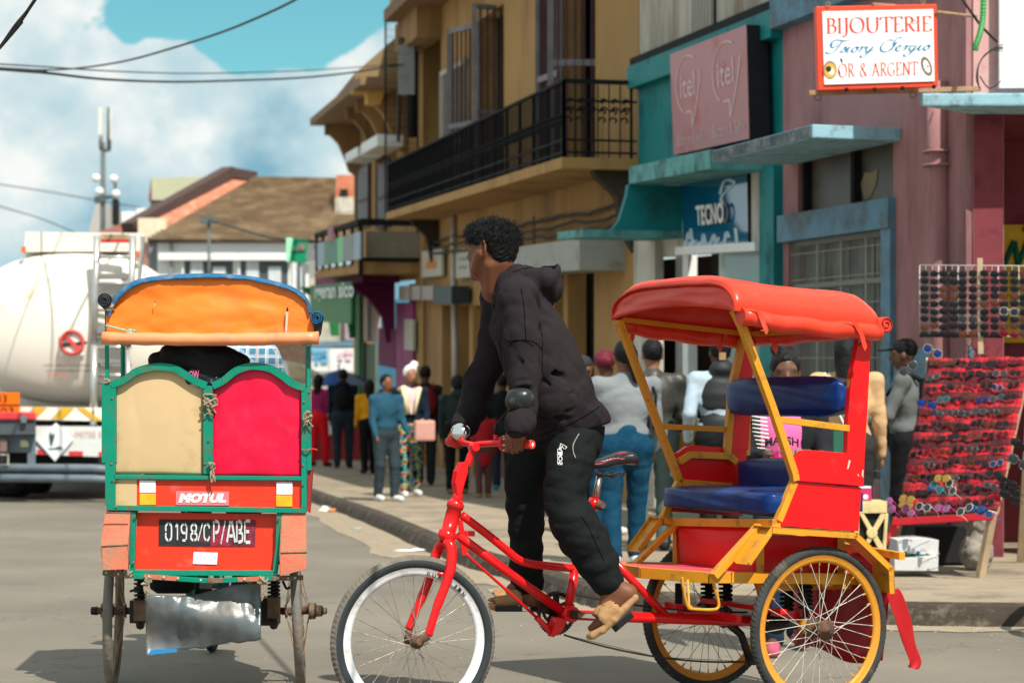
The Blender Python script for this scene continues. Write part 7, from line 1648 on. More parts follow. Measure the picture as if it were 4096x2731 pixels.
tpoly(b6,[(0,820),(75,820),(75,680),(0,680)],YB_-.4,.1,mat('lamp_brown',(.20,.13,.12),rough=.4),'tail_lamp');tpoly(b6,[(0,970),(95,965),(95,845),(0,845)],YB_-.38,.08,CREAM,'plate_holder');tpoly(b6,[(0,950),(80,950),(80,858),(0,858)],YB_-.39,.02,TDK,'number_plate')
WBD=mat('aluminium_board',(.66,.68,.67),rough=.35,var=.06)
tpoly(b6,[(385,850),(1160,880),(1160,550),(385,545)],YB_-.05,.05,WBD,'rear_board');mb=MB();text_on(mb,'LIMITEE SUR',[at(*b6(760,665),YB_-.06),at(*b6(1200,665),YB_-.06),at(*b6(1200,600),YB_-.06),at(*b6(760,600),YB_-.06)],mat('faded_red_print',(.62,.36,.34),rough=.6),.003);part('board_lettering',mb,TNK)
for x0,x1,y0 in((400,490,800),(740,890,815),(1060,1160,822)):tpoly(b6,[(x0,y0+52),(x1,y0+52),(x1,y0),(x0,y0)],YB_-.06,.02,mat('toolbox_red',(.6,.05,.05)),'red_reflector')
tpoly(b6,[(590,930),(385,700),(600,510),(790,690)],YB_-.09,.03,RW_,'hazard_diamond',bevel=.01);mb=MB();dk=mat('diamond_print',(.04,.10,.11),rough=.6)
for a in(((525,640),(590,640),(560,750),(540,750)),((520,792),(680,792),(640,760),(590,780),(520,784)),((540,600),(556,640),(530,650)),((585,610),(570,645),(560,640))):mb.prism([at(*b6(x,y),YB_-.10)for x,y in a],(0,.01,0),dk)
part('diamond_symbol',mb,TNK)
mb=MB();mb.tube([at(*b6(-300,990),YB_-.3),at(*b6(1000,1000),YB_-.3),at(*b6(1300,1025),YB_-.3)],.055,TGR,n=10);mb.tube([at(*b6(-300,1100),YB_-.3),at(*b6(1000,1112),YB_-.3),at(*b6(1300,1130),YB_-.3)],.055,TGR,n=10);mb.box(at(*b6(500,1050),YB_-.2),(2.4,.06,.22),mat('bumper_shadow_grey',(.06,.075,.085),rough=.6));part('bumper',mb,TNK)
mb=MB();mb.box((cx_-.7,TYk+3.4,.85),(1.0,7.5,.35),TDK);mb.box((cx_,TYk+.1,.68),(2.4,.4,.5),TDK);part('chassis',mb,TNK)
for sx in(-1,1):
    for yy in(.9,2.2):
        mb=MB();mb.lathe(Vector((cx_+sx*1.05-.25,TYk+yy,.5)),(1,0,0),[(0,.3),(.03,.48),(.10,.5),(.40,.5),(.47,.48),(.5,.3)],RUB,n=28);part('wheel',mb,TNK)
mb=MB();mb.box((cx_-1.8,TYk+8.8,1.6),(2.4,2.0,2.2),TCR);part('cab',mb,TNK,bevel=.05)
# ================================================================== PEOPLE
def skin_mat(n,c):return mat('skin_'+n,c,rough=.5,var=.12,vscale=8,bump=.05,bscale=90)
SK=[skin_mat('brown',(.20,.085,.045)),skin_mat('deep',(.11,.050,.030)),skin_mat('warm',(.30,.14,.085))]
HAIR=mat('black_hair',(.007,.0065,.007),spec=.2,rough=.6,var=.4,vscale=30,bump=.8,bscale=60)
def cloth(n,c,**k):return mat('cloth_'+n,c,rough=k.pop('rough',.85),var=k.pop('var',.10),vscale=5,bump=.25,bscale=k.pop('bscale',40),wrinkle=.5,wscale=7,spec=.15,**k)
SHOEW=cloth('white_shoe',(.72,.72,.70),rough=.6);SHOED=cloth('dark_shoe',(.03,.028,.028));SHOET=cloth('tan_shoe',(.36,.24,.12))
def rotz(p,a):return Vector((p.x*math.cos(a)-p.y*math.sin(a),p.x*math.sin(a)+p.y*math.cos(a),p.z))
def person(label,foot,h,yaw,top,legs,skin=0,shoes=SHOEW,hair=HAIR,hairstyle='short',stride=.0,arms=((.10,.05),(.10,.05)),hood=None,lean=0,width=1.0,turn=0,sleeve=1,extra=None,belly=0,legfn=None,topfn=None,res=.018,long_top=0,group='people on the pavement',elbow=(0,0),head_mat=None):
    """foot: ground point; yaw 0 faces +y (away from the camera). arms: (forward angle, outward angle) per side in radians"""
    root=thing('person',label,'person',tuple(foot),group);s=h/1.70
    hipz=.90*s;hw=.09*s*width;shz=1.375*s;sw=.185*s*width;fwd=lambda a:Vector((0,math.sin(a),0))
    ln=math.tan(lean)
    hip={};knee={};ank={};toe={};sh={};el={};wr={};fi={}
    for i,sd in enumerate((-1,1)):
        st=stride*(1 if i else-1)
        hip[i]=Vector((sd*hw,0,hipz));knee[i]=Vector((sd*hw*1.05,st*.22+(.04 if st<0 else .03),.49*s));ank[i]=Vector((sd*hw*1.0,st*.42,.085*s+(.05*abs(st)if st<0 else 0)))
        toe[i]=ank[i]+Vector((sd*.02,.15*s,-.05*s))
        f,o=arms[i];ua=.29*s;fa=.25*s;sh[i]=Vector((sd*sw,ln*(shz-hipz),shz));d=Vector((sd*math.sin(o),math.sin(f)*math.cos(o),-math.cos(f)*math.cos(o)));el[i]=sh[i]+d*ua
        e=elbow[i];d2=Vector((sd*math.sin(o)*.4-sd*.25*(1 if e>.8 else 0),math.sin(f+e),-math.cos(f+e))).normalized();wr[i]=el[i]+d2*fa;fi[i]=wr[i]+d2*.13*s
    neck=Vector((0,ln*(shz-hipz),shz+.05*s));hd=Vector((0,ln*.62*s+.01,1.585*s));ch=Vector((0,ln*.35*s,1.24*s));wst=Vector((0,.0+belly*.3,1.04*s))
    lo=(-.6,-.7,-.03);hi=(.6,.75,h+.12)
    def XF(v):return rotz(v,yaw)+Vector(foot)
    def hx(v):return hd+rotz(v,turn)
    # body: head, neck, hands, slim limbs under the clothes
    B=SDF(lo,hi,res*.8)
    B.ell(hd+Vector((0,0,.02*s)),(.075*s,.092*s,.10*s),.01);B.ell(hx(Vector((0,.03,-.045))*s),(.055*s,.062*s,.065*s),.03)
    B.cone(hx(Vector((0,.088,.0))*s),hx(Vector((0,.104,-.028))*s),.010*s,.016*s,.012);B.cone(hx(Vector((-.02,.082,-.062))*s),hx(Vector((.02,.082,-.062))*s),.012*s,.012*s,.01);B.cone(hx(Vector((-.045,.075,.022))*s),hx(Vector((.045,.075,.022))*s),.014*s,.014*s,.012)
    for sd in(-1,1):B.ell(hx(Vector((sd*.078,-.005,-.01))*s),(.012*s,.022*s,.032*s),.008)
    B.cone(neck-Z3*.06,hd-Z3*.05*s,.056*s,.05*s,.03);B.cone(ch,wst,.10*s,.09*s,.03);B.cone(wst,(hip[0]+hip[1])/2,.09*s,.10*s,.03)
    for i in(0,1):
        B.cone(sh[i],el[i],.040*s,.034*s,.03);B.cone(el[i],wr[i],.034*s,.024*s,.015);pd=(fi[i]-wr[i]).normalized()
        B.cone(wr[i],wr[i]+pd*.07*s,.026*s,.030*s,.012,flat=((1,0,0),.6))
        for q in range(4):o_=Vector((0,(q-1.5)*.018*s,0));B.cone(wr[i]+pd*.07*s+o_,fi[i]+o_-pd*abs(q-1.5)*.012+Vector(((-1 if i else 1)*.02*s,0,0)),.009*s,.007*s,.005)
        B.cone(wr[i]+pd*.03*s+Vector((0,.02,0))*s,wr[i]+pd*.085*s+Vector((0,.05,0))*s,.010*s,.008*s,.008)
        B.cone(hip[i],knee[i],.065*s,.045*s,.03);B.cone(knee[i],ank[i],.045*s,.032*s,.02);B.cone(ank[i],toe[i],.034*s,.026*s,.02)
    sdf_part('body',B,[SK[skin]],root,xf=XF,smooth_it=1)
    # trousers
    T=SDF(lo,hi,res)
    T.ell((hip[0]+hip[1])/2+Vector((0,-.02,.02))*s,(.165*s*width,.125*s*(1+belly),.15*s),.03)
    T.cone(wst-Z3*.03,(hip[0]+hip[1])/2,.12*s*width,.12*s*width,.03)
    for i in(0,1):T.cone(hip[i]+Vector((0,-.01,0)),knee[i],.098*s*width,.070*s,.035);T.cone(knee[i],ank[i],.070*s,.060*s,.03)
    T.noise(.009*s,22,3+int(h*100),aniso=(.8,1,1.8),ridge=True)
    V,Fq=T.mesh();lmats=legs if isinstance(legs,(list,tuple))else[legs]
    sdf_part('trousers',(V,Fq),list(lmats),root,matfn=legfn,xf=XF,smooth_it=1)
    # top
    U=SDF(lo,hi,res)
    U.ell(ch,(.175*s*width,.125*s,.20*s),.04);U.cone(ch+Z3*.0,wst,.13*s*width,.125*s*width*(1+belly),.04,flat=((0,1,0),.85));U.ell(wst-Z3*(.04+long_top)*s,(.165*s*width,.125*s*(1+belly),.10*s+long_top),.04)
    for i in(0,1):
        U.cone(sh[i]*.8+ch*.2+Vector((0,0,.02*s)),sh[i],.050*s,.050*s,.03)
        U.cone(neck-Z3*.035*s,sh[i],.050*s,.046*s,.05)
        if sleeve>0:U.cone(sh[i],el[i],.056*s,.050*s,.03)
        if sleeve>=1:U.cone(el[i],wr[i],.049*s,.036*s,.015)
    U.cone(neck-Z3*.07,neck+Z3*.005,.085*s,.062*s,.03)
    if hood:U.ell(neck+Vector((0,-.085,.02))*s,(.10*s,.06*s,.07*s),.03)
    U.noise(.007*s,19,11+int(h*100),aniso=(.8,1,1.7),ridge=True)
    tm=top if isinstance(top,(list,tuple))else[top]
    sdf_part('top',U,list(tm),root,matfn=topfn,xf=XF,smooth_it=1)
    # hair
    Hh=SDF((hd[0]-.25,hd[1]-.3,hd[2]-.55),(hd[0]+.25,hd[1]+.3,hd[2]+.35),res*.8);hc=hd+Vector((0,-.014,.035))*s
    if hairstyle=='short':Hh.ell(hc,(.087*s,.104*s,.099*s),.01);
    elif hairstyle=='bun':Hh.ell(hc,(.086*s,.108*s,.100*s),.01);Hh.ell(hd+Vector((.02,-.03,.14))*s,(.065*s,.06*s,.05*s),.02)
    elif hairstyle=='pony':Hh.ell(hc,(.086*s,.104*s,.099*s),.01);Hh.cone(hd+Vector((.03,-.10,.03))*s,hd+Vector((.07,-.12,-.17))*s,.05*s,.03*s,.03)
    elif hairstyle=='long':Hh.ell(hc,(.092*s,.105*s,.10*s),.01);Hh.cone(hd+Vector((0,-.06,0))*s,hd+Vector((0,-.085,-.20))*s,.085*s,.07*s,.03)
    elif hairstyle=='curly':Hh.ell(hc+Z3*.02,(.098*s,.105*s,.095*s),.01);Hh.noise(.014,60,2,ridge=True)
    elif hairstyle=='beanie':Hh.ell(hc+Z3*.012,(.092*s,.104*s,.10*s),.01);Hh.ell(hd+Vector((-.06,-.02,.15))*s,(.055*s,.05*s,.045*s),.015);Hh.noise(.006,60,2)
    elif hairstyle=='cap':Hh.ell(hc+Z3*.01,(.088*s,.10*s,.085*s),.01);Hh.cone(hx(Vector((0,.07,.045))*s),hx(Vector((0,.17,.035))*s),.06*s,.045*s,.01,flat=((0,0,1),.18))
    elif hairstyle=='hooded':Hh.ell(hc-Z3*.01,(.098*s,.112*s,.118*s),.01)
    fwdv=rotz(Vector((0,1,0)),turn)
    if hairstyle not in('cap',):Hh.half(hd+fwdv*(.075 if hairstyle=='bun' else .045)*s+Z3*.06*s,fwdv*1.0+Z3*-.55,.01)
    Hh.noise(.005,70,5)
    sdf_part('hat' if hairstyle in('beanie','cap')else 'hair',Hh,[hair],root,xf=XF,smooth_it=1)
    Sh=SDF((-.4,-.7,-.03),(.4,.8,.25),res*.7)
    for i in(0,1):
        Sh.cone(ank[i]+Vector((0,-.02,-.035))*s,toe[i]+Vector((0,.02,.0)),.046*s,.038*s,.03);Sh.cone(ank[i],ank[i]-Z3*.02,.045*s,.045*s,.02)
        Sh.half(Vector((0,0,.004)),(0,0,-1),.006)if i==1 and stride==0 else None
    sdf_part('shoes',Sh,[shoes],root,xf=XF,smooth_it=1)
    if extra:extra(root,XF,dict(hd=hd,neck=neck,ch=ch,wst=wst,sh=sh,el=el,wr=wr,hip=hip,s=s,hx=hx))
    return root
def wp(px,py_foot):g=ground(px,py_foot,H);return(g.x,g.y,H)
def hgt(px,ft,hd_):g=ground(px,ft,H);return EYE+(HZ-hd_)/FPX*g.y-H
def scarf_bag(kind,m,m2=None):
    def f(root,XF,J):
        s=J['s'];mb=MB()
        if kind=='backpack':
            D=SDF((-.3,-.45,.8),(.3,.1,1.7),.02);D.ell(J['ch']+Vector((0,-.17,-.04))*s,(.14*s,.09*s,.21*s),.02);sdf_part('backpack',D,[m],root,xf=XF,smooth_it=1)
            for sd in(-1,1):mb.tube([XF(J['ch']+Vector((sd*.10,-.13,.14))*s),XF(J['ch']+Vector((sd*.11,0,.21))*s),XF(J['ch']+Vector((sd*.11,.13,.02))*s)],.018,m,n=6)
            part('straps',mb,root)
        if kind=='handbag':
            c=J['wr'][0]+Vector((.04,.08,-.10));m2_=MB();zz=math.atan2((XF(Vector((1,0,0)))-XF(Vector((0,0,0)))).y,(XF(Vector((1,0,0)))-XF(Vector((0,0,0)))).x);m2_.box(XF(c),(.25,.12,.25),m,Matrix.Rotation(zz,3,'Z'));part('handbag',m2_,root,bevel=.028);mb.tube([XF(c+Vector((-.08,0,.1))),XF(J['el'][0]+Vector((0,.05,-.03))),XF(c+Vector((.08,0,.1)))],.008,m,n=6);part('handbag_strap',mb,root)
        if kind=='shoulder':
            mb.tube([XF(J['sh'][1]*1.0+Z3*.065*s+Vector((-.03,0,0))),XF(J['sh'][1]+Vector((-.0,-.10,-.08))*s),XF(J['wst']+Vector((.20,-.12,.0))*s)],.012,m,n=6);mb.tube([XF(J['sh'][1]+Z3*.065*s+Vector((-.03,0,0))),XF(J['sh'][1]+Vector((0,.09,-.1))*s),XF(J['wst']+Vector((.2,.1,0))*s)],.012,m,n=6);part('bag_strap',mb,root)
    return f
C=lambda n,*c:cloth(n,c)
BLK=C('black',.008,.009,.010);JEAN=cloth('jeans',(.004,.045,.092),dirt=(.02,.10,.17),dirt_amt=.25,dirt_scale=4);DKG=C('dark_grey',.018,.021,.023);NAVY=C('navy',.006,.014,.028)
# far walkers
person('person in a magenta jacket and bright red trousers carrying a pink bag',wp(1275,1865),hgt(1275,1865,1500),math.radians(-20),C('magenta',.34,.02,.12),C('red',.75,.012,.025),1,SHOED,hairstyle='long',stride=.25,elbow=(1.2,.4))
person('person in dark clothes with a black backpack under the grey umbrella',wp(1372,1872),hgt(1372,1872,1478),0,NAVY,C('dark_trousers',.02,.03,.045),1,DKG and SHOED,stride=.12,extra=scarf_bag('backpack',BLK),hood=True,width=1.1)
person('person in a yellow jacket with a black bag strap and black trousers',wp(1475,1895),hgt(1475,1895,1520),math.radians(15),[C('yellow',.72,.33,.012)],BLK,1,SHOED,hairstyle='long',stride=.2,elbow=(.5,.5),extra=scarf_bag('shoulder',BLK))
def multi(mats_,seed):
    def f(c):r=np.sin(c[:,0]*61+seed)+np.sin(c[:,2]*43+c[:,0]*20)+np.sin(c[:,1]*52+seed*2);return np.clip(((r+3)/6*(len(mats_)+2)).astype(int)%len(mats_),0,len(mats_)-1)
    return f
LEG=[BLK,BLK,BLK,C('aqua',.03,.34,.36),BLK,C('coral',.65,.10,.10),C('lime',.30,.50,.10),C('deep_blue',.02,.06,.12),C('aqua',.03,.34,.36)]
person('short man in a teal blue hooded sweatshirt and dark ripped jeans facing right',wp(1545,2003),hgt(1545,2003,1500),math.radians(-150),C('teal_blue',.018,.075,.12),[C('dark_jean',.03,.045,.055)],0,SHOEW,stride=-.12,hood=True,arms=((.25,.05),(.1,.1)),elbow=(.5,.5),turn=math.radians(25),width=1.05)
def hatw(root,XF,J):
    s=J['s'];scarf_bag('handbag',C('pink_leather',.62,.33,.27))(root,XF,J)
    mb=MB();P=[J['neck']+Vector(q)*s for q in((-.10,.10,.02),(-.02,.15,-.16),(.01,.15,-.34),(.07,.15,-.34),(.10,.13,-.05),(.09,.09,.03),(0,.12,-.01))]
    mb.prism([XF(p)for p in P],XF(Vector((0,.02,0)))-XF(Vector((0,0,0))),C('pale_pink',.70,.52,.50));mb.tube([XF(J['neck']+Vector(q)*s)for q in((-.13,.06,-.02),(-.11,.12,.0),(-.06,.155,-.16),(-.02,.16,-.34))],.025,C('cream_fleece',.72,.62,.40),n=8);mb.tube([XF(J['neck']+Vector(q)*s)for q in((.16,.06,-.03),(.12,.11,.01),(.10,.155,-.14),(.06,.16,-.34))],.035,C('cream_fleece',.72,.62,.40),n=8);part('collar',mb,root)
person('person in a white bobble hat and navy coat with a pink handbag and patterned leggings',wp(1640,1985),hgt(1640,1985,1468),math.radians(-165),[NAVY],LEG,2,SHOEW,hair=C('white_knit',.80,.80,.78),hairstyle='beanie',stride=.2,arms=((.1,.1),(.15,.15)),elbow=(1.0,1.0),extra=hatw,legfn=multi(LEG,2),turn=math.radians(20))
person('person in a dark red and black coat just behind the white hatted one',wp(1700,1940),hgt(1700,1940,1465),math.radians(10),C('black_coat',.02,.015,.018),DKG,1,SHOED,hairstyle='short',stride=.1,extra=scarf_bag('backpack',C('dark_red',.2,.01,.015)))
person('person in a dark green hooded coat walking away left of the red bicycle',wp(1830,1975),hgt(1830,1975,1505),math.radians(5),C('bottle_green',.022,.035,.035),BLK,1,SHOET,hairstyle='hooded',hair=C('dark_hood',.02,.02,.022),stride=.1,hood=True,width=1.15,long_top=.1)
person('small child in a red coat behind the rider',wp(1935,1990),hgt(1935,1990,1620),math.radians(10),C('red_coat',.38,.015,.025),C('maroon_trousers',.12,.05,.05),1,SHOET,hairstyle='hooded',hair=BLK,long_top=.14,stride=.1)
person('person in black and blue clothes half hidden behind the rider elbow',wp(2010,1960),hgt(2010,1960,1500),0,BLK,C('dark_trousers2',.02,.03,.04),1,C('blue_shoe',.02,.25,.42),hairstyle='short',stride=.15)
# near walkers behind the tricycle
person('person in a dark cap and slate jacket partly hidden behind the rider back',wp(2330,2130),hgt(2330,2130,1425),math.radians(-60),C('slate',.03,.05,.06),DKG,0,SHOEW,hairstyle='cap',hair=C('grey_cap',.035,.04,.042),turn=.2)
person('person with curly maroon hair beyond the woman in grey',wp(2420,2140),hgt(2420,2140,1415),math.radians(-30),C('dull_teal',.03,.06,.07),JEAN,1,SHOEW,hairstyle='curly',hair=mat('maroon_hair',(.13,.008,.022),rough=.6,bump=.8))
def gwoman(root,XF,J):scarf_bag('shoulder',BLK)(root,XF,J)
person('woman in a light grey jumper and tight blue jeans walking away',wp(2500,2262),hgt(2500,2262,1368),math.radians(8),cloth('light_grey_knit',(.20,.22,.235),bscale=120),JEAN,0,SHOEW,hairstyle='pony',stride=.26,width=1.18,arms=((.25,.12),(.2,.12)),elbow=(1.9,.4),extra=gwoman,res=.013)
def lman(root,XF,J):mb=MB();c=J['wr'][1]+Vector((.02,-.05,-.02));mb.box(XF(c),(.24,.10,.30),C('cream_bag',.52,.46,.34));mb.box(XF(c)+Vector((-.02,-.055,-.02)),(.08,.01,.14),C('orange_print',.55,.25,.05));mb.box(XF(c)+Vector((.07,-.055,.04)),(.04,.01,.2),C('olive_print',.35,.33,.08));mb.tube([XF(c)+Vector((-.09,0,.15)),XF(J['sh'][1]+Z3*.04),XF(c)+Vector((.09,0,.15))],.008,BLK,n=5);part('shopping_bag',mb,root)
person('man in a dark olive leather jacket and grey trousers carrying a printed bag',wp(2610,2205),hgt(2610,2205,1362),math.radians(5),mat('olive_leather',(.045,.047,.040),rough=.45,var=.2,bump=.3,bscale=20),C('grey_green',.10,.145,.145),2,SHOED,hairstyle='short',stride=.18,width=1.15,arms=((-.1,.1),(.1,.12)),elbow=(.2,.8),extra=lman,res=.013)
VES=mat('black_quilted_vest',(.016,.02,.022),rough=.6,var=.2,bump=.2)
def vest(root,XF,J):
    s=J['s'];D=SDF((-.4,-.4,.75),(.4,.4,1.7),.013);D.ell(J['ch'],(.19*s,.145*s,.215*s),.04);D.ell(J['wst']-Z3*.03,(.18*s,.15*s,.14*s),.04);D.ell(J['neck']+Vector((0,-.05,.03))*s,(.10*s,.085*s,.08*s),.03)
    X,Y,Z=D.grid((slice(None),)*3);D.F+=(.006*np.abs(np.sin(Z*34))-.003).astype(np.float32);sdf_part('vest',D,[VES],root,xf=XF,smooth_it=1)
    mb=MB();hc_=XF(J['hd']+Vector((-.01,-.105,-.03))*s);mb.box(hc_,(.05,.02,.055),C('tortoise_clip',.35,.22,.12));part('hair_clip',mb,root)
person('person in a black quilted vest over a pale blue long sleeved top',wp(2880,2215),hgt(2880,2215,1352),math.radians(12),cloth('pale_blue',(.36,.46,.54)),BLK,1,SHOED,hairstyle='short',stride=.1,arms=((-.25,.25),(.1,.1)),elbow=(.9,.4),extra=vest,width=1.1,res=.013)
# woman in the pink shirt standing on the road right behind the tricycle
PKS=cloth('pink_shirt',(.80,.16,.42));JBK=cloth('black_jacket_open',(.016,.017,.02))
def pinkw(root,XF,J):
    s=J['s'];U=lambda x,z,y=.135:XF(J['ch']+Vector((x,y,z))*s)
    mb=MB()
    q=[U(.135,-.075,.165),U(-.055,-.075,.165),U(-.055,-.010,.165),U(.135,-.010,.165)];g=text_geo('MARSH',bold=.03);arcv=[(u,v*.75+.25*math.sin(math.pi*u))for u,v in g[0]];on_quad(mb,(arcv,g[1]),q,BLACK,.004)
    q=[U(.105,-.165,.165),U(-.035,-.165,.165),U(-.035,-.10,.165),U(.105,-.10,.165)];text_on(mb,'Athl',q,C('raspberry',.55,.01,.10),.005,bold=.03,shear=.2);part('shirt_lettering',mb,root)
    mb=MB()
    for k in range(12):a=XF(J['ch']+Vector((.20-.001*k,.10,.10-.022*k))*s);b=XF(J['ch']+Vector((.12-.002*k,.145,.10-.022*k-.012))*s);mb.tube([a,b],.0055*s,C('striped_white',.75,.74,.68),n=5)
    part('striped_lining',mb,root);mb=MB();text_on(mb,'N',[U(.175,-.24,.135),U(.125,-.24,.145),U(.125,-.12,.145),U(.175,-.12,.135)],CREAM,.012,bold=.05);part('jacket_lettering',mb,root)
    mb=MB();c=U(-.035,-.16,.20);mb.lathe(c,(0,-1,.2),[(0,.062),(.004,.062)],C('brown_lid',.30,.22,.16),n=20);mb.box(c+Vector((.035,0,.04)),(.07,.04,.05),GREYM);part('held_tin',mb,root)
person('woman with a high black bun in a pink printed shirt behind the tricycle seat',tuple(ground(3140,2602)),EYE+(HZ-1412)/FPX*ground(3140,2602).y,math.radians(180),[PKS,JBK],C('dark_blue_jean',.012,.025,.05),1,C('pink_shoe',.48,.10,.16),hairstyle='bun',stride=.34,arms=((.35,.1),(.35,.1)),elbow=(1.3,1.3),extra=pinkw,topfn=lambda c:1-((c[:,0]>-.07)&(c[:,0]<.13)&(c[:,1]>-.02)).astype(int),res=.011,group='people beside the tricycle')
def tanw(root,XF,J):
    mb=MB();s=J['s']
    for dx,m in((0,GREENP),(.016,WHITEP),(-.016,WHITEP)):mb.tube([XF(J['sh'][0]+Vector((.07+dx,-.02,.06))*s),XF(J['ch']+Vector((-.07+dx,-.135,.0))*s),XF(J['wst']+Vector((.02+dx,-.15,.0))*s),XF(J['wst']+Vector((.08+dx,-.16,-.12))*s)],.0085,m,n=6)
    mb.box(XF(J['wst']+Vector((.0,-.17,-.10))*s),(.16,.06,.15),C('green_bag',.03,.12,.08));part('green_strapped_bag',mb,root)
person('person with wavy black hair in a tan jacket with a green striped bag strap',wp(3385,2285),hgt(3370,2285,1345),math.radians(-12),cloth('tan_jacket',(.56,.36,.19),dirt=(.44,.26,.13),dirt_amt=.2),C('black_trousers',.03,.03,.03),2,SHOEW,hairstyle='long',stride=.1,width=1.12,arms=((.1,.12),(.12,.10)),elbow=(.3,.15),long_top=.05,extra=tanw,res=.013)
person('man in a black cap and grey jacket with black bag behind the sunglasses board',wp(3620,2225),hgt(3620,2225,1360),math.radians(75),C('grey_jacket',.12,.13,.13),BLK,1,SHOED,hairstyle='cap',hair=C('black_cap',.012,.012,.013),arms=((.4,.15),(.5,.1)),elbow=(.9,.9),extra=scarf_bag('backpack',BLK),width=1.15,res=.013)
# ---- driver of the green rickshaw, seated; only shoulders show above the seat back
def plaid_mat():
    m=bpy.data.materials.new('blue_plaid');m.use_nodes=True;nt=m.node_tree;N=nt.nodes;Lk=nt.links;b=N['Principled BSDF'];b.inputs['Roughness'].default_value=.85;tc=N.new('ShaderNodeTexCoord');sp=N.new('ShaderNodeSeparateXYZ');Lk.new(tc.outputs['Object'],sp.inputs[0]);cur=None
    base=N.new('ShaderNodeRGB');base.outputs[0].default_value=(.05,.16,.26,1);cur=base.outputs[0]
    for ax,per,w,col in((0,.045,.35,(.45,.55,.60,1)),(2,.045,.35,(.45,.55,.60,1)),(0,.045,.10,(.70,.72,.72,1)),(2,.045,.10,(.70,.72,.72,1)),(0,.09,.06,(.5,.1,.1,1)),(1,.05,.2,(.35,.45,.52,1))):
        mo=N.new('ShaderNodeMath');mo.operation='MULTIPLY';mo.inputs[1].default_value=1/per;Lk.new(sp.outputs[ax],mo.inputs[0]);fr=N.new('ShaderNodeMath');fr.operation='FRACT';Lk.new(mo.outputs[0],fr.inputs[0]);lt=N.new('ShaderNodeMath');lt.operation='LESS_THAN';lt.inputs[1].default_value=w;Lk.new(fr.outputs[0],lt.inputs[0]);sc2=N.new('ShaderNodeMath');sc2.operation='MULTIPLY';sc2.inputs[1].default_value=.55;Lk.new(lt.outputs[0],sc2.inputs[0])
        mx=N.new('ShaderNodeMix');mx.data_type='RGBA';mx.inputs[7].default_value=col;Lk.new(sc2.outputs[0],mx.inputs[0]);Lk.new(cur,mx.inputs[6]);cur=mx.outputs[2]
    Lk.new(cur,b.inputs['Base Color']);return m
PLD=plaid_mat()
DRX=at(880,1500,10.2).x
DR=thing('person','driver of the green rickshaw in a blue plaid shirt, hunched beyond the seat back','person',(DRX,10.0,.88))
def seated():
    hipc=Vector((DRX,9.98,.93));ch=Vector((DRX+.02,10.16,1.30));
    sh=[Vector((DRX-.17,10.2,1.46)),Vector((DRX+.20,10.2,1.46))];el=[Vector((DRX-.30,10.32,1.22)),Vector((DRX+.31,10.32,1.24))];wr=[Vector((DRX-.24,10.44,1.08)),Vector((DRX+.24,10.44,1.08))]
    lo=(DRX-.6,9.6,.1);hi=(DRX+.6,10.8,1.95)
    B=SDF(lo,hi,.012);hd=Vector((DRX+.02,10.36,1.68));B.ell(hd,(.078,.095,.11),.01);B.cone(Vector((DRX+.01,10.24,1.48)),hd-Z3*.06,.055,.05,.03);B.cone(ch,hipc,.1,.1,.03)
    for i in(0,1):
        B.cone(sh[i],el[i],.04,.035,.03);B.cone(el[i],wr[i],.035,.026,.02);B.cone(wr[i],wr[i]+Vector((0,.03,-.03)),.034,.03,.01)
        for q in range(4):B.cone(wr[i]+Vector(((q-1.5)*.018,.04,-.02)),wr[i]+Vector(((q-1.5)*.018,.05,-.065)),.010,.009,.004)
    legs=[(Vector((DRX-.09,9.98,.88)),Vector((DRX-.14,10.38,.74)),Vector((DRX-.10,10.12,.36))),(Vector((DRX+.09,9.98,.88)),Vector((DRX+.14,10.36,.60)),Vector((DRX+.10,10.05,.24)))]
    for a,b,c in legs:B.cone(a,b,.07,.05,.03);B.cone(b,c,.05,.035,.02);B.cone(c,c+Vector((0,.14,-.04)),.035,.028,.01)
    sdf_part('body',B,[SK[1]],DR,smooth_it=1)
    U=SDF(lo,hi,.012);U.cone(ch+Z3*.05,Vector((DRX,10.02,1.02)),.17,.14,.05,flat=((0,1,0),.8));U.cone(sh[0],sh[1],.085,.085,.05)
    for i in(0,1):U.cone(sh[i],el[i],.078,.06,.04);U.cone(el[i],wr[i],.058,.045,.02)
    U.noise(.008,25,4);sdf_part('plaid_shirt',U,[PLD],DR,smooth_it=1)
    T=SDF(lo,hi,.014);T.ell(hipc-Z3*.03,(.17,.14,.12),.03)
    for a,b,c in legs:T.cone(a,b,.09,.07,.03);T.cone(b,c,.07,.055,.03)
    sdf_part('trousers',T,[DKG],DR,smooth_it=1)
    Hh=SDF(lo,hi,.012);Hh.ell(hd+Vector((0,-.02,.035)),(.085,.095,.09),.01);Hh.noise(.006,70,3);sdf_part('hair',Hh,[HAIR],DR,smooth_it=1)
seated()
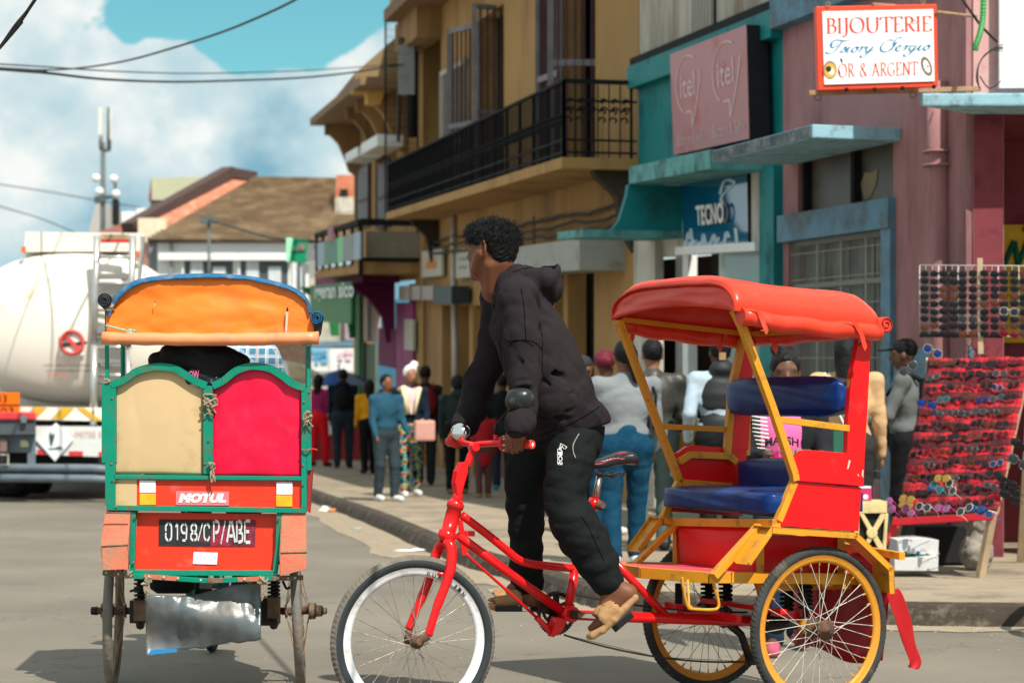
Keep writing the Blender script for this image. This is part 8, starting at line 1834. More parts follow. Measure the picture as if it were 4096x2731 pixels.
# black jacket thrown over the seat back
def jacket():
    D=SDF((-1.75,8.85,.95),(-.85,9.5,1.5),.008);a=lambda x,y,Y=9.05:at(*a3(x,y),Y)
    D.cone(a(560,790),a(700,770),.035,.06,.03);D.cone(a(700,760),a(900,740),.055,.075,.03);D.cone(a(900,740),a(1150,790),.075,.05,.03);D.cone(a(700,800),a(1000,860),.06,.09,.03);D.cone(a(1000,850),a(1180,880),.08,.05,.03);D.cone(a(1150,790),a(1240,790),.045,.03,.02)
    D.cone(a(545,775),a(540,800),.02,.02,.02);D.noise(.010,38,9,ridge=True);return D
JK=mat('black_corduroy',(.008,.008,.009),rough=.8,var=.3,vscale=20,bump=.4,bscale=100)
j_=thing('jacket','black jacket bundled over the back of the green rickshaw seat','jacket',tuple(at(*a3(850,850),9.1)));sdf_part('cloth',jacket(),[JK],j_)
def bagd():
    D=SDF((-1.6,8.8,.95),(-.9,9.4,1.4),.007);a=lambda x,y,Y=9.0:at(*a3(x,y),Y);D.cone(a(850,900),a(1040,925),.045,.03,.02);D.cone(a(840,940),a(980,970),.04,.04,.02);D.noise(.009,70,4,ridge=True);return D
b_=thing('plastic_bag','shiny black bag with pink outlined letters tucked under the black jacket','bag',tuple(at(*a3(930,950),9.0)));sdf_part('bag',bagd(),[mat('shiny_black_plastic',(.012,.012,.014),rough=.2,bump=.5,bscale=50)],b_)
mb=MB();text_on(mb,'OW',[at(*a3(815,912),8.948),at(*a3(895,938),8.948),at(*a3(893,858),8.948),at(*a3(812,868),8.948)],mat('pink_print',(.70,.12,.30),rough=.5),.003,bold=.02);part('bag_lettering',mb,b_)
# ================================================================== THE RIDER
RD=thing('person','young man in a black hooded sweatshirt and tracksuit bottoms standing on the tricycle pedals','person',tuple(L(.86,0,.3)))
hT=lambda x,y:(1750+x/3,850+y/3)
def R_(t,x,y,Y):return at(*t(x,y),Y)
HOOD=mat('faded_black_sweatshirt',(.0195,.0155,.0180),rough=.9,var=.25,vscale=3,bump=.25,bscale=190,dirt=(.030,.023,.027),dirt_amt=.35,dirt_scale=2.5,spec=.12,wrinkle=.55,wscale=5)
TRK=mat('black_track_cotton',(.0065,.0085,.0090),rough=.85,var=.25,vscale=4,bump=.2,bscale=150,spec=.15,wrinkle=.7,wscale=6)
SKR=mat('rider_skin',(.165,.058,.028),rough=.55,var=.10,vscale=14,bump=.06,bscale=120)
SND=mat('tan_rubber_sandal',(.36,.20,.085),rough=.55,var=.10,vscale=9,bump=.1,dirt=(.40,.26,.14),dirt_amt=.25,dirt_scale=12)
Yc=8.48     # depth of the body middle
headc=R_(hT,650,440,Yc-.02)
# joints
nkb=R_(hT,830,880,Yc);shN=R_(hT,960,1010,Yc-.17);shF=R_(hT,760,1040,Yc+.15)
elN=R_(zm,700,440,Yc-.26);wrN=R_(zm,655,870,Yc-.40);elF=R_(zm,330,470,Yc+.20);wrF=R_(zm,175,830,Yc+.10)
hipC=R_(zm,1130,800,Yc+.02);hN=R_(zm,1080,900,Yc-.10);hF=R_(zm,960,900,Yc+.12)
knN=R_(z1,2030,640,Yc-.16);anN=R_(z3,100,800,Yc-.14);knF=R_(z1,1690,620,Yc+.10);anF=R_(z1,1720,1330,Yc+.14)
ftN=R_(z3,130,880,Yc-.14)
def rb():
    D=SDF((-.95,Yc-.75,.28),(.60,Yc+.45,2.02),.0052)
    F=Vector((-.80,.60,0)).normalized();Sd=Vector((F.y,-F.x,0))*-1      # face direction: left and away; Sd = his left side (towards camera)
    Sd=Vector((-.60,-.80,0));s=1.0
    hp=lambda f,l,z:headc+F*f+Sd*l+Z3*z
    Rm=np.array([[F.x,Sd.x,0],[F.y,Sd.y,0],[0,0,1]])
    D.ell(hp(-.005,0,.018),(.096,.078,.084),.02,R=Rm);D.ell(hp(.035,0,-.02),(.066,.064,.088),.03,R=Rm);D.ell(hp(.052,0,-.088),(.040,.042,.032),.03,R=Rm)
    D.cone(hp(.093,.0,.012),hp(.112,0,-.028),.009,.0125,.010);D.cone(hp(.100,.012,-.036),hp(.100,-.012,-.036),.010,.010,.006);D.cone(hp(.078,-.03,.030),hp(.078,.03,.030),.016,.016,.015)
    D.cone(hp(.094,-.016,-.060),hp(.094,.016,-.060),.0085,.0085,.004);D.cone(hp(.091,-.014,-.074),hp(.091,.014,-.074),.009,.009,.004);D.ell(hp(.082,0,-.108),(.018,.022,.015),.015,R=Rm)
    for sd in(1,-1):
        D.ell(hp(.060,sd*.032,.008),(.012,.015,.009),.008,R=Rm,sub=True);D.ell(hp(.066,sd*.031,.007),(.012,.014,.010),.003,R=Rm)
        D.cone(hp(-.005,sd*.076,-.02),hp(.045,sd*.052,-.085),.018,.014,.03)   # jaw
        # ear: rim and lobe
        e=[hp(-.012+.020*math.cos(a)*.8-.012,sd*(.082+.010*(1 if math.cos(a)<0 else .4)),-.002+.032*math.sin(a))for a in[math.radians(q)for q in range(-70,250,40)]]
        for a,b in zip(e[:-1],e[1:]):D.cone(a,b,.0055,.0055,.003)
        D.ell(hp(-.014,sd*.080,.0),(.010,.004,.022),.006,R=Rm);D.ell(hp(-.010,sd*.082,-.036),(.009,.005,.010),.004,R=Rm)
    D.cone(hp(-.035,0,-.05),nkb+Vector((-.02,0,0)),.058,.060,.03);D.cone(hp(.0,0,-.08),nkb+Vector((-.05,0,-.02)),.045,.05,.03)
    D.cone(hp(-.03,.05,-.07),nkb+Vector((-.06,-.04,-.02)),.018,.016,.025)
    ch=nkb.lerp(hipC,.35);ch=R_(zm,790,200,Yc);D.cone(nkb,ch,.05,.08,.03);D.cone(ch,R_(zm,1000,640,Yc),.08,.08,.03);D.cone(R_(zm,1000,640,Yc),R_(z1,2080,220,Yc),.08,.06,.02)
    for a,b,c in((shN,elN,wrN),(shF,elF,wrF)):D.cone(nkb,a,.04,.035,.02);D.cone(a,b,.036,.032,.01);D.cone(b,c,.032,.026,.01)
    for a,b,c in((hN,knN,anN),(hF,knF,anF)):D.cone(a,b,.05,.04,.01);D.cone(b,c,.040,.034,.01)
    # hands closed on the grips: palm behind, four fingers curled over with knuckles, thumb below
    def hand(w,gp,ax_,up_,side_):
        """w wrist, gp grip centre, ax_ grip axis (from index to little finger), up_ towards the wrist, side_ towards the viewer"""
        D.cone(w,gp+up_*.045,.028,.030,.012,flat=(tuple(side_),.75))
        for q in range(4):
            c=gp+ax_*(-.032+.0215*q);ln=(.0,.006,.003,-.006)[q]
            k0=c+up_*.040+side_*.012;k1=c+up_*.014+side_*.030;k2=c-up_*(.016+ln)+side_*.026;k3=c-up_*(.026+ln)+side_*.006
            D.cone(k0,k1,.0125,.0112,.004);D.cone(k1,k2,.0108,.0098,.002);D.cone(k2,k3,.0098,.0088,.002);D.ell(tuple(k1+side_*.001),(.0118,.0118,.0118),.002)
        D.cone(gp+up_*.035-ax_*.035,gp-ax_*.050+up_*.0+side_*.0,.014,.012,.008);D.cone(gp-ax_*.050,gp-ax_*.040-up_*.026+side_*.004,.012,.010,.005)
    gN=R_(z1,1625,250,0);gN=hbp(1622,252,.255);axg=(hbp(1755,252,.33)-hbp(1520,240,.17)).normalized()
    hand(wrN,gN,axg,(Z3+Vector((.05,0,0))).normalized(),Vector((-.1,-1,0)).normalized())
    gF=ga+Vector((.01,.07,0));hand(wrF,gF,Vector((-.35,.93,0)),Z3,Vector((-.8,-.5,-.1)).normalized())
    # feet
    def foot(an,heel,ball,toes,lat):
        D.cone(an,heel,.037,.036,.02);D.cone(an,an.lerp(ball,.55),.036,.033,.03);D.cone(heel,ball,.031,.028,.03);D.cone(ball-lat*.020,ball+lat*.020,.020,.020,.02)
        for q in range(5):
            o_=lat*((q-2)*.0165);tl=toes+o_-(toes-ball)*(.0,.04,.12,.24,.40)[q];bs=ball.lerp(toes,.25)+o_*.95
            D.cone(bs,tl,.0135 if q else .016,.0090 if q else .012,.004);D.ell(tuple(tl),(.0100,)*3 if q else(.0130,)*3,.003)
    foot(anN,R_(z3,218,852,Yc-.14),R_(z3,25,1050,Yc-.15),R_(z3,-50,1125,Yc-.155),Vector((.30,-.93,.15)).normalized())
    foot(anF,R_(z2,1770,905,Yc+.14),R_(z2,1520,905,Yc+.14),R_(z2,1425,915,Yc+.14),Vector((0,-1,0)))
    return D
sdf_part('body',rb(),[SKR],RD,smooth_it=1)
# eye, brow and lashes on the visible side, nails
hp_=lambda f,l,z:headc+Vector((-.80,.60,0))*f+Vector((-.60,-.80,0))*l+Z3*z
mb=MB();mb.tube(curve3([hp_(.094,.014,.034),hp_(.090,.030,.040),hp_(.074,.046,.036)],5),.0038,HAIR,n=5);mb.tube(curve3([hp_(.086,.022,.004),hp_(.082,.034,.008),hp_(.072,.044,.003)],5),.0018,HAIR,n=4);part('eyebrow',mb,RD)
mb=MB();mb.lathe(hp_(.070,.031,.006),hp_(1,.3,0)-hp_(0,0,0),[(.004,.0088),(.010,.006),(.0125,.001)],mat('eye_white',(.55,.50,.45),rough=.2),n=10);part('eye',mb,RD)
# hair: dense curls over a faded undercut
def hairs():
    D=SDF(tuple(headc-Vector((.18,.18,.16))),tuple(headc+Vector((.18,.18,.22))),.0045)
    F=Vector((-.80,.60,0));Sd=Vector((-.60,-.80,0));Rm=np.array([[F.x,Sd.x,0],[F.y,Sd.y,0],[0,0,1]])
    hp=lambda f,l,z:headc+F*f+Sd*l+Z3*z
    D.ell(hp(-.008,0,.034),(.101,.083,.078),.02,R=Rm);D.ell(hp(.058,0,.062),(.046,.054,.036),.02,R=Rm);D.ell(hp(-.045,0,.018),(.068,.076,.075),.02,R=Rm);D.ell(hp(-.060,0,-.025),(.036,.058,.05),.02,R=Rm)
    D.half(hp(.064,0,.03),F*1-Z3*.95,.008)
    D.noise(.005,170,6,ridge=True);return D
Vh,Fh=hairs().mesh();sdf_part('hair',(Vh.copy(),Fh),[HAIR],RD,smooth_it=0)
rg=np.random.default_rng(4);top_=Vh[(Vh[:,2]>headc.z+.018)];pick=top_[rg.choice(len(top_),2600)]
HC=mat('curl_strand',(.008,.009,.011),spec=.25,rough=.45,var=.4,vscale=50,bump=0)
mb=MB();hc0=np.array(headc)+[0,0,.05]
for p in pick:
    n_=Vector(p-hc0).normalized();a_=n_.orthogonal().normalized();b__=n_.cross(a_);r_=rg.uniform(.0028,.0055);l_=rg.uniform(.008,.028);ph=rg.uniform(0,6);base=Vector(p)-n_*.004;bend=a_*rg.uniform(-.5,.5)+b__*rg.uniform(-.5,.5)
    mb.tube([base+(n_+bend*t)*(l_*t)+(a_*math.cos(ph+t*8)+b__*math.sin(ph+t*8))*r_*min(1,t*3)for t in[i/8 for i in range(9)]],.0008,HC,n=3,cap=False)
o=part('curls',mb,RD,recalc=False);o['kind']='stuff'
# sweatshirt
def hoodie():
    D=SDF((-.92,Yc-.62,.92),(.62,Yc+.45,1.92),.0062)
    ch=R_(zm,720,200,Yc-.01);wa=R_(zm,990,640,Yc);be=R_(zm,1060,760,Yc)
    bx=lambda x,y,dy=0:R_(zm,x,y,Yc+dy)
    # torso as a chain of wide ovals leaning forward
    WD=((0,1,0),1.32)
    P_=[R_(hT,1010,1130,Yc),bx(700,0),bx(795,200),bx(880,400),bx(950,610),bx(1045,760)];rr=[.100,.128,.140,.146,.152,.118]
    for i in range(5):D.cone(P_[i],P_[i+1],rr[i],rr[i+1],.025,flat=WD)
    D.cone(bx(900,850,0),bx(1200,765,0),.060,.085,.03,flat=((0,1,0),1.9));D.cone(bx(860,640,0),bx(850,800,0),.10,.06,.03,flat=WD)
    D.cone(nkb+Vector((.03,0,-.03)),shN,.06,.072,.04);D.cone(nkb+Vector((.03,0,-.03)),shF,.06,.072,.04)
    # sleeves
    u1=R_(zm,695,130,Yc-.22);u2=R_(zm,685,620,Yc-.33)
    D.cone(shN,u1,.070,.066,.02);D.cone(u1,elN,.064,.056,.02);D.cone(elN,u2,.056,.050,.02);D.cone(u2,R_(zm,660,780,Yc-.38),.050,.054,.015);D.half(R_(zm,640,880,Yc-.40),Vector((-.1,0,-1)),.006)if False else D.cone(R_(zm,655,790,Yc-.39),R_(zm,645,820,Yc-.40),.047,.042,.012)
    v1=R_(zm,450,250,Yc+.2);v2=R_(zm,270,690,Yc+.15)
    D.cone(shF,v1,.072,.064,.03);D.cone(v1,elF,.062,.058,.02);D.cone(elF,v2,.056,.052,.02);D.cone(v2,R_(zm,220,790,Yc+.12),.054,.052,.015);D.cone(R_(zm,205,790,Yc+.11),R_(zm,195,810,Yc+.10),.045,.040,.012)
    # hood lying on the back
    HW=((0,1,0),1.55)
    D.cone(R_(hT,985,810,Yc),R_(hT,1270,810,Yc),.050,.066,.03,flat=HW);D.cone(R_(hT,1290,700,Yc),R_(hT,1395,660,Yc),.030,.016,.03,flat=HW);D.cone(R_(hT,1290,880,Yc),R_(hT,1380,1000,Yc),.045,.024,.03,flat=HW);D.cone(R_(hT,1330,760,Yc),R_(hT,1370,900,Yc),.03,.03,.03,flat=HW)
    q0=R_(hT,900,690,Yc);q1=R_(hT,1430,592,Yc);e_=(q1-q0);D.half(q1+Z3*.004,Vector((-e_.z,0,e_.x)),.006)
    D.cone(R_(hT,1010,700,Yc),R_(hT,1340,640,Yc),.026,.034,.01,sub=True,flat=((0,1,0),2.2))
    for dy in(-.075,.06):D.cone(R_(hT,745,1010,Yc+dy*.7),R_(hT,830,850,Yc+dy),.026,.030,.02);D.cone(R_(hT,830,850,Yc+dy),R_(hT,960,740,Yc+dy),.030,.034,.02)
    # neck opening
    D.cone(nkb-Vector((.035,0,.05)),headc-Vector((.02,0,.02)),.056,.062,.010,sub=True)
    # long folds pressed in as thin grooves and raised as ridges
    def fold(pts,off,r=.012,k=.018,sub=True):
        P=[R_(zm,x,y,Yc+off)for x,y in pts]
        for a,b in zip(P[:-1],P[1:]):D.cone(a,b,r,r,k,sub=sub)
    fold([(840,330),(900,370),(985,410)],-.185,.013,.02);fold([(780,640),(870,690),(960,720)],-.175,.018,.022);fold([(800,720),(880,760),(1000,745)],-.19,.010,.015);fold([(640,690),(700,730),(730,790)],-.40,.008,.012);fold([(600,560),(680,520),(770,500)],-.33,.008,.014);fold([(1130,200),(1040,160),(960,80)],-.19,.010,.02)
    fold([(830,20),(835,180),(800,330)],-.22,.012,.018)
    for pts,o__ in(([(590,470),(660,440),(760,430)],-.33),([(610,520),(700,505),(780,540)],-.34),([(880,520),(980,560),(1100,540)],-.19),([(840,440),(920,500),(1060,500)],-.20),([(620,250),(680,300),(780,310)],-.30),([(300,560),(360,600),(400,590)],.10),([(230,640),(300,690),(350,680)],.06),([(640,720),(700,740),(760,700)],-.41),([(600,770),(680,790),(740,770)],-.42),([(900,660),(1050,690),(1240,640)],-.19),([(960,760),(1120,740),(1290,690)],-.18)):fold(pts,o__,.009,.012)
    D.noise(.010,15,5,aniso=(.8,1,1.6),ridge=True);D.noise(.004,40,8,ridge=True)
    D.half(R_(zm,1315,800,Yc),Vector((.27,0,-.96)),.012)
    return D
from mathutils.bvhtree import BVHTree
Vq,Fq_=hoodie().mesh();BV=BVHTree.FromPolygons([tuple(v)for v in Vq],[tuple(int(i)for i in f)for f in Fq_])
def drape(bv,pts,r,m,name,n=6,lift=.001,parent=None):
    mb=MB();P=[]
    for x,y in catmull(pts,n):
        d=ray(x,y).normalized();h=bv.ray_cast(Vector((0,0,EYE)),d)
        if h[0]is not None and(not P or(h[0]-P[-1]).length<.06):P.append(h[0]-d*lift)
        elif len(P)>1:mb.tube(P,r,m,n=5,smooth=True);P=[]
    if len(P)>1:mb.tube(P,r,m,n=5)
    return part(name,mb,parent or RD)if mb.v else None
SEAM=mat('dark_seam',(.004,.0035,.004),rough=.9,spec=.05)
for pts in([hT(*q)for q in((1000,905),(1035,1100),(1048,1300),(1060,1530))],[hT(*q)for q in((770,1500),(850,1540),(960,1530),(1060,1545),(1150,1600))],[zm(*q)for q in((570,165),(620,130),(700,120),(780,140),(830,190))],[zm(*q)for q in((555,865),(620,850),(700,870),(735,880))],[zm(*q)for q in((135,775),(200,780),(290,835))],[zm(*q)for q in((830,880),(960,830),(1120,760),(1300,650))],[zm(*q)for q in((490,120),(500,180),(530,420),(560,480))],[hT(*q)for q in((905,715),(1100,660),(1420,640))],[zm(*q)for q in((780,690),(830,740),(900,760),(960,830))],[zm(*q)for q in((835,20),(840,200),(835,420),(800,520))]):drape(BV,pts,.0016,SEAM,'seam')
sdf_part('hooded_sweatshirt',(Vq.copy(),Fq_),[HOOD],RD,smooth_it=1)
# trousers
def trousers():
    D=SDF((-.75,Yc-.45,.38),(.60,Yc+.45,1.16),.0062)
    z_=lambda x,y,dy:R_(z1,x,y,Yc+dy)
    WD=((0,1,0),1.35)
    D.cone(z_(2130,60,0),z_(2090,220,0),.105,.110,.03,flat=WD);D.cone(z_(1960,120,0),z_(2000,240,0),.085,.08,.04,flat=WD);D.cone(z_(1850,150,.04),z_(1900,240,.06),.07,.07,.03)
    N_=[z_(2085,240,-.08),z_(2060,400,-.12),z_(2020,570,-.15),z_(2012,700,-.16),z_(2085,860,-.16),z_(2170,1010,-.15),z_(2285,1200,-.14),z_(2365,1360,-.14)];rn=[.098,.088,.078,.072,.084,.086,.074,.058]
    for i in range(7):D.cone(N_[i],N_[i+1],rn[i],rn[i+1],.018)
    G_=[z_(1830,250,.08),z_(1735,420,.10),z_(1712,570,.11),z_(1705,760,.12),z_(1705,920,.13),z_(1712,1100,.14),z_(1715,1230,.14),z_(1720,1350,.15)];rf=[.095,.086,.078,.070,.064,.058,.060,.062]
    for i in range(7):D.cone(G_[i],G_[i+1],rf[i],rf[i+1],.018)
    def fold(pts,off,r=.008,k=.014,sub=True):
        P=[z_(x,y,off)for x,y in pts]
        for a,b in zip(P[:-1],P[1:]):D.cone(a,b,r,r,k,sub=sub)
    for pts in([(1900,720),(2000,790),(2140,800)],[(1930,830),(2050,880),(2200,850)],[(1980,960),(2100,1000),(2240,960)],[(2060,1080),(2180,1110),(2300,1060)],[(2120,600),(2180,520),(2230,440)],[(2230,1300),(2300,1370),(2352,1390)],[(2140,1200),(2260,1240),(2340,1190)]):fold(pts,-.26)
    for pts in([(1600,900),(1690,960),(1790,950)],[(1600,1050),(1700,1110),(1800,1080)],[(1610,1200),(1700,1250),(1820,1220)],[(1620,480),(1700,440),(1790,460)]):fold(pts,.055)
    fold([(1880,200),(1960,260),(2080,230)],-.20,.010);fold([(2110,210),(2080,260),(2095,350)],-.225,.005,.008)
    D.noise(.009,17,15,aniso=(.8,1,1.8),ridge=True);D.noise(.004,45,18,ridge=True);return D
VT,FT=trousers().mesh();sdf_part('track_trousers',(VT.copy(),FT),[TRK],RD,smooth_it=1)
# trouser print, pocket edge and side seam laid on the cloth
BT=BVHTree.FromPolygons([tuple(v)for v in VT],[tuple(int(i)for i in f)for f in FT])
mb=MB()
def lay(g,x0,y0,x1,y1):
    vs=[]
    for u,v in g[0]:
        q=z1(x0+(x1-x0)*(1-v),y0+(y1-y0)*u);d=ray(*q).normalized();h=BT.ray_cast(Vector((0,0,EYE)),d);vs.append((h[0]if h[0]is not None else Vector((0,8.3,1)))-d*.003)
    return vs
g=text_geo('ABOS',bold=.03);g=(g[0],g[1]);mb.add(lay(([(u,v)for u,v in g[0]],g[1]),1966,268,2000,418),g[1],WHITEP);part('print_lettering',mb,RD)
for pts,r in(([(1985,246),(1976,290)],.0016),([(1985,246),(2034,274)],.0016),([(2034,274),(2020,294)],.0016),([(1992,262),(2012,290)],.0014),([(1961,290),(1961,415)],.0012)):drape(BT,[z1(*q)for q in pts]if len(pts)>2 else[z1(*pts[0]),z1((pts[0][0]+pts[1][0])/2,(pts[0][1]+pts[1][1])/2),z1(*pts[1])],r,WHITEP,'print_line',lift=.002)
drape(BT,[z1(*q)for q in((2132,168),(2088,250),(2086,310),(2105,362))],.0022,GREYM,'pocket_edge',lift=.002)
drape(BT,[z1(*q)for q in((2150,830),(2210,920),(2260,1030),(2330,1180))],.0014,SEAM,'seam')
# sandals: sole and broad strap with toe opening
def sandal(sole,sa,sb,lat,up_,ri=.041):
    lo=[min(p[i]for p in sole)-.13 for i in range(3)];hi=[max(p[i]for p in sole)+.13 for i in range(3)]
    D=SDF(lo,hi,.004);n=len(sole)
    for q in(-1,0,1):
        for i in range(n-1):w0=(.018,.026,.028,.026,.018)[min(i,4)];w1=(.018,.026,.028,.026,.018)[min(i+1,4)];D.cone(sole[i]+lat*q*w0,sole[i+1]+lat*q*w1,.0150,.0150,.008)
    T_=D.clone();T_.cone(sa,sb,ri+.006,ri+.006,.01,flat=(tuple(lat),1.12));I_=D.clone();d=(sb-sa);I_.cone(sa-d*1.2,sb+d*1.2,ri,ri,.01,flat=(tuple(lat),1.12));T_.F=np.maximum(T_.F,-I_.F)
    T_.half(sole[2]-up_*.004,-up_,.004);D.F=smin(D.F,T_.F,.008);D.noise(.0012,150,3);return D
latN=Vector((.30,-.93,.15)).normalized()
sN=sandal([R_(z3,268,888,Yc-.15),R_(z3,180,972,Yc-.15),R_(z3,90,1065,Yc-.16),R_(z3,0,1145,Yc-.16),R_(z3,-70,1190,Yc-.16)],R_(z3,100,975,Yc-.15),R_(z3,25,1045,Yc-.155),latN,Vector((-.62,-.1,.76)).normalized())
sdf_part('sandal',sN,[SND],RD,smooth_it=1)
sF=sandal([R_(z2,1800,965,Yc+.14),R_(z2,1680,960,Yc+.14),R_(z2,1560,945,Yc+.14),R_(z2,1460,950,Yc+.14),R_(z2,1400,945,Yc+.14)],R_(z2,1640,885,Yc+.14),R_(z2,1490,905,Yc+.14),Vector((0,-1,0)),Vector((0,0,1)))
sdf_part('sandal',sF,[SND],RD,smooth_it=1)
# ================================================================== SUNGLASSES STALL
t6=lambda x,y:(3300+x*.721,1600+y*.721)
t5=lambda x,y:(3300+x*.5103,900+y*.5103)
def plaid_red():
    m=bpy.data.materials.new('red_plaid_blanket');m.use_nodes=True;nt=m.node_tree;N=nt.nodes;Lk=nt.links;b=N['Principled BSDF'];b.inputs['Roughness'].default_value=.9;uv=N.new('ShaderNodeTexCoord');sp=N.new('ShaderNodeSeparateXYZ');Lk.new(uv.outputs['UV'],sp.inputs[0])
    rgb=N.new('ShaderNodeRGB');rgb.outputs[0].default_value=(.52,.007,.020,1);cur=rgb.outputs[0]
    for ax,per,w,k in((1,.165,.45,.72),(0,.20,.45,.55),(1,.055,.28,.5),(0,.05,.25,.45),(1,.165,.08,.8)):
        mo=N.new('ShaderNodeMath');mo.operation='MULTIPLY';mo.inputs[1].default_value=1/per;Lk.new(sp.outputs[ax],mo.inputs[0]);fr=N.new('ShaderNodeMath');fr.operation='FRACT';Lk.new(mo.outputs[0],fr.inputs[0]);lt=N.new('ShaderNodeMath');lt.operation='LESS_THAN';lt.inputs[1].default_value=w;Lk.new(fr.outputs[0],lt.inputs[0]);s2=N.new('ShaderNodeMath');s2.operation='MULTIPLY';s2.inputs[1].default_value=k;Lk.new(lt.outputs[0],s2.inputs[0]);mx=N.new('ShaderNodeMix');mx.data_type='RGBA';mx.inputs[7].default_value=(.012,.006,.008,1);Lk.new(s2.outputs[0],mx.inputs[0]);Lk.new(cur,mx.inputs[6]);cur=mx.outputs[2]
    Lk.new(cur,b.inputs['Base Color']);return m
PR=plaid_red()
BL,BR,TL,TR=at(3588,2069,14.3),at(3990,2045,13.75),at(3718,1436,15.0),at(4128,1430,14.45)
def brd(u,v,off=0):
    n=(BR-BL).cross(TL-BL).normalized();n=n if n.y<0 else-n;return(BL*(1-u)+BR*u)*(1-v)+(TL*(1-u)+TR*u)*v+n*off
BN=(BR-BL).cross(TL-BL).normalized();BN=BN if BN.y<0 else-BN
BD=thing('display_board','leaning board covered with a red and black plaid blanket full of sunglasses','display board',(BL.x+.3,BL.y,H))
nu,nv=30,44;me=bpy.data.meshes.new('blanket');vs=[brd(i/nu,j/nv,.012+.008*math.sin(j*.9+i*.3)+.005*math.sin(i*1.4))for j in range(nv+1)for i in range(nu+1)];fs=[(j*(nu+1)+i,j*(nu+1)+i+1,(j+1)*(nu+1)+i+1,(j+1)*(nu+1)+i)for j in range(nv)for i in range(nu)]
me.from_pydata([tuple(v-BD.location)for v in vs],[],fs);uvl=me.uv_layers.new(name='UV')
for p in me.polygons:
    for li in p.loop_indices:vi=me.loops[li].vertex_index;uvl.data[li].uv=((vi%(nu+1))/nu*1.0,(vi//(nu+1))/nv*1.6)
me.materials.append(PR)
for p in me.polygons:p.use_smooth=True
o=bpy.data.objects.new('blanket',me);S.collection.objects.link(o);o.parent=BD;md=o.modifiers.new('s','SOLIDIFY');md.thickness=.006
mb=MB();mb.prism([brd(0.01,0,-.03),brd(.99,0,-.03),brd(.99,1,-.03),brd(.01,1,-.03)],BN*.03,WOOD);part('board',mb,BD)
mb=MB();fr_=BL.lerp(BR,.5);mb.prism([brd(0,-.02,.02),brd(1,-.02,.02),brd(1,-.02,.05)-Z3*.06,brd(0,-.02,.05)-Z3*.06],BN*.01,mat('red_cloth_edge',(.45,.01,.02),rough=.9));part('blanket_hem',mb,BD)
LW=mat('pale_leg_wood',(.50,.38,.25),rough=.85,var=.2)
for a,b,m in((BR+Vector((-.03,0,0)),at(*t6(862,978),13.9),LW),(BL+Vector((.02,.03,0)),at(*t6(375,905),14.7),LW),(BL+Vector((.0,0,0)),at(*t6(352,800),14.3),mat('red_painted_leg',(.55,.03,.04),rough=.6)),(TL,TL+Vector((.1,.75,0))*1,LW),(TR,TR+Vector((.1,.75,0)),LW)):
    if b.z>1.2:b=Vector((b.x,b.y,H))
    mb=MB();mb.bar(a,b,.045,.05,m);part('leg',mb,BD)
# glasses: shared meshes
def glasses_meshes(fm,lm,tag,round_=False,w=.135):
    mb=MB();n=14;lw,lh=w*.22,w*(.17 if not round_ else .21);cx=w*.27
    for sd in(-1,1):
        P=[Vector((sd*cx+lw*math.copysign(abs(math.cos(q))**.8,math.cos(q)),0,lh*math.copysign(abs(math.sin(q))**.8,math.sin(q))-(.1*lh)))for q in[2*math.pi*i/n for i in range(n)]]
        mb.tube(P,.0022,fm,n=5,closed=True)
    mb.tube([Vector((-.014,-.002,.006)),Vector((0,-.004,.011)),Vector((.014,-.002,.006))],.0026,fm,n=5)
    for sd in(-1,1):mb.tube([Vector((sd*w*.5,0,.008)),Vector((sd*w*.5,.045,.004)),Vector((sd*w*.46,.10,-.002)),Vector((sd*w*.45,.125,-.022))],.0024,fm,n=5)
    fr=mb.mesh();lb=MB()
    for sd in(-1,1):
        P=[Vector((sd*cx+lw*.95*math.copysign(abs(math.cos(q))**.8,math.cos(q)),-.001,lh*.95*math.copysign(abs(math.sin(q))**.8,math.sin(q))-(.1*lh)))for q in[2*math.pi*i/n for i in range(n)]];c=Vector((sd*cx,-.006,-.1*lh));o=len(lb.v);lb.add(P+[c],[(i,(i+1)%n,n)for i in range(n)],lm,True)
    return fr,lb.mesh()
def gm(n,c,r=.25,me_=0):return mat('glasses_'+n,c,rough=r,var=.1,bump=0,metal=me_)
KINDS={}
for key,fc_,lc_,rd_,desc in(('black',(.012,.012,.013),(.012,.013,.016),False,'black framed dark lensed sunglasses'),('clear',(.40,.38,.37),(.01,.03,.13),True,'clear framed blue lensed sunglasses'),('silver',(.22,.22,.22),(.035,.04,.045),True,'thin silver rimmed grey lensed sunglasses'),('brown',(.08,.03,.015),(.10,.035,.02),False,'brown framed amber lensed sunglasses'),('red',(.35,.02,.03),(.15,.01,.02),False,'red framed dark red lensed sunglasses'),('pink',(.75,.06,.35),(.20,.10,.18),True,'bright pink rimmed glasses'),('blue',(.01,.12,.38),(.01,.05,.15),False,'bright blue framed sunglasses'),('white',(.6,.6,.58),(.03,.03,.04),True,'white framed dark lensed sunglasses'),('teal',(.03,.35,.38),(.02,.10,.12),True,'turquoise framed dark sunglasses'),('gold',(.55,.33,.05),(.30,.18,.04),True,'gold rimmed yellow lensed glasses'),('blueflash',(.03,.03,.03),(.004,.03,.20),False,'dark framed blue mirrored sunglasses')):
    KINDS[key]=(*glasses_meshes(gm(key+'_frame',fc_,.25,.6 if key in('silver','gold')else 0),gm(key+'_lens',lc_,.06),key,rd_),desc)
protos={}
gcount={}
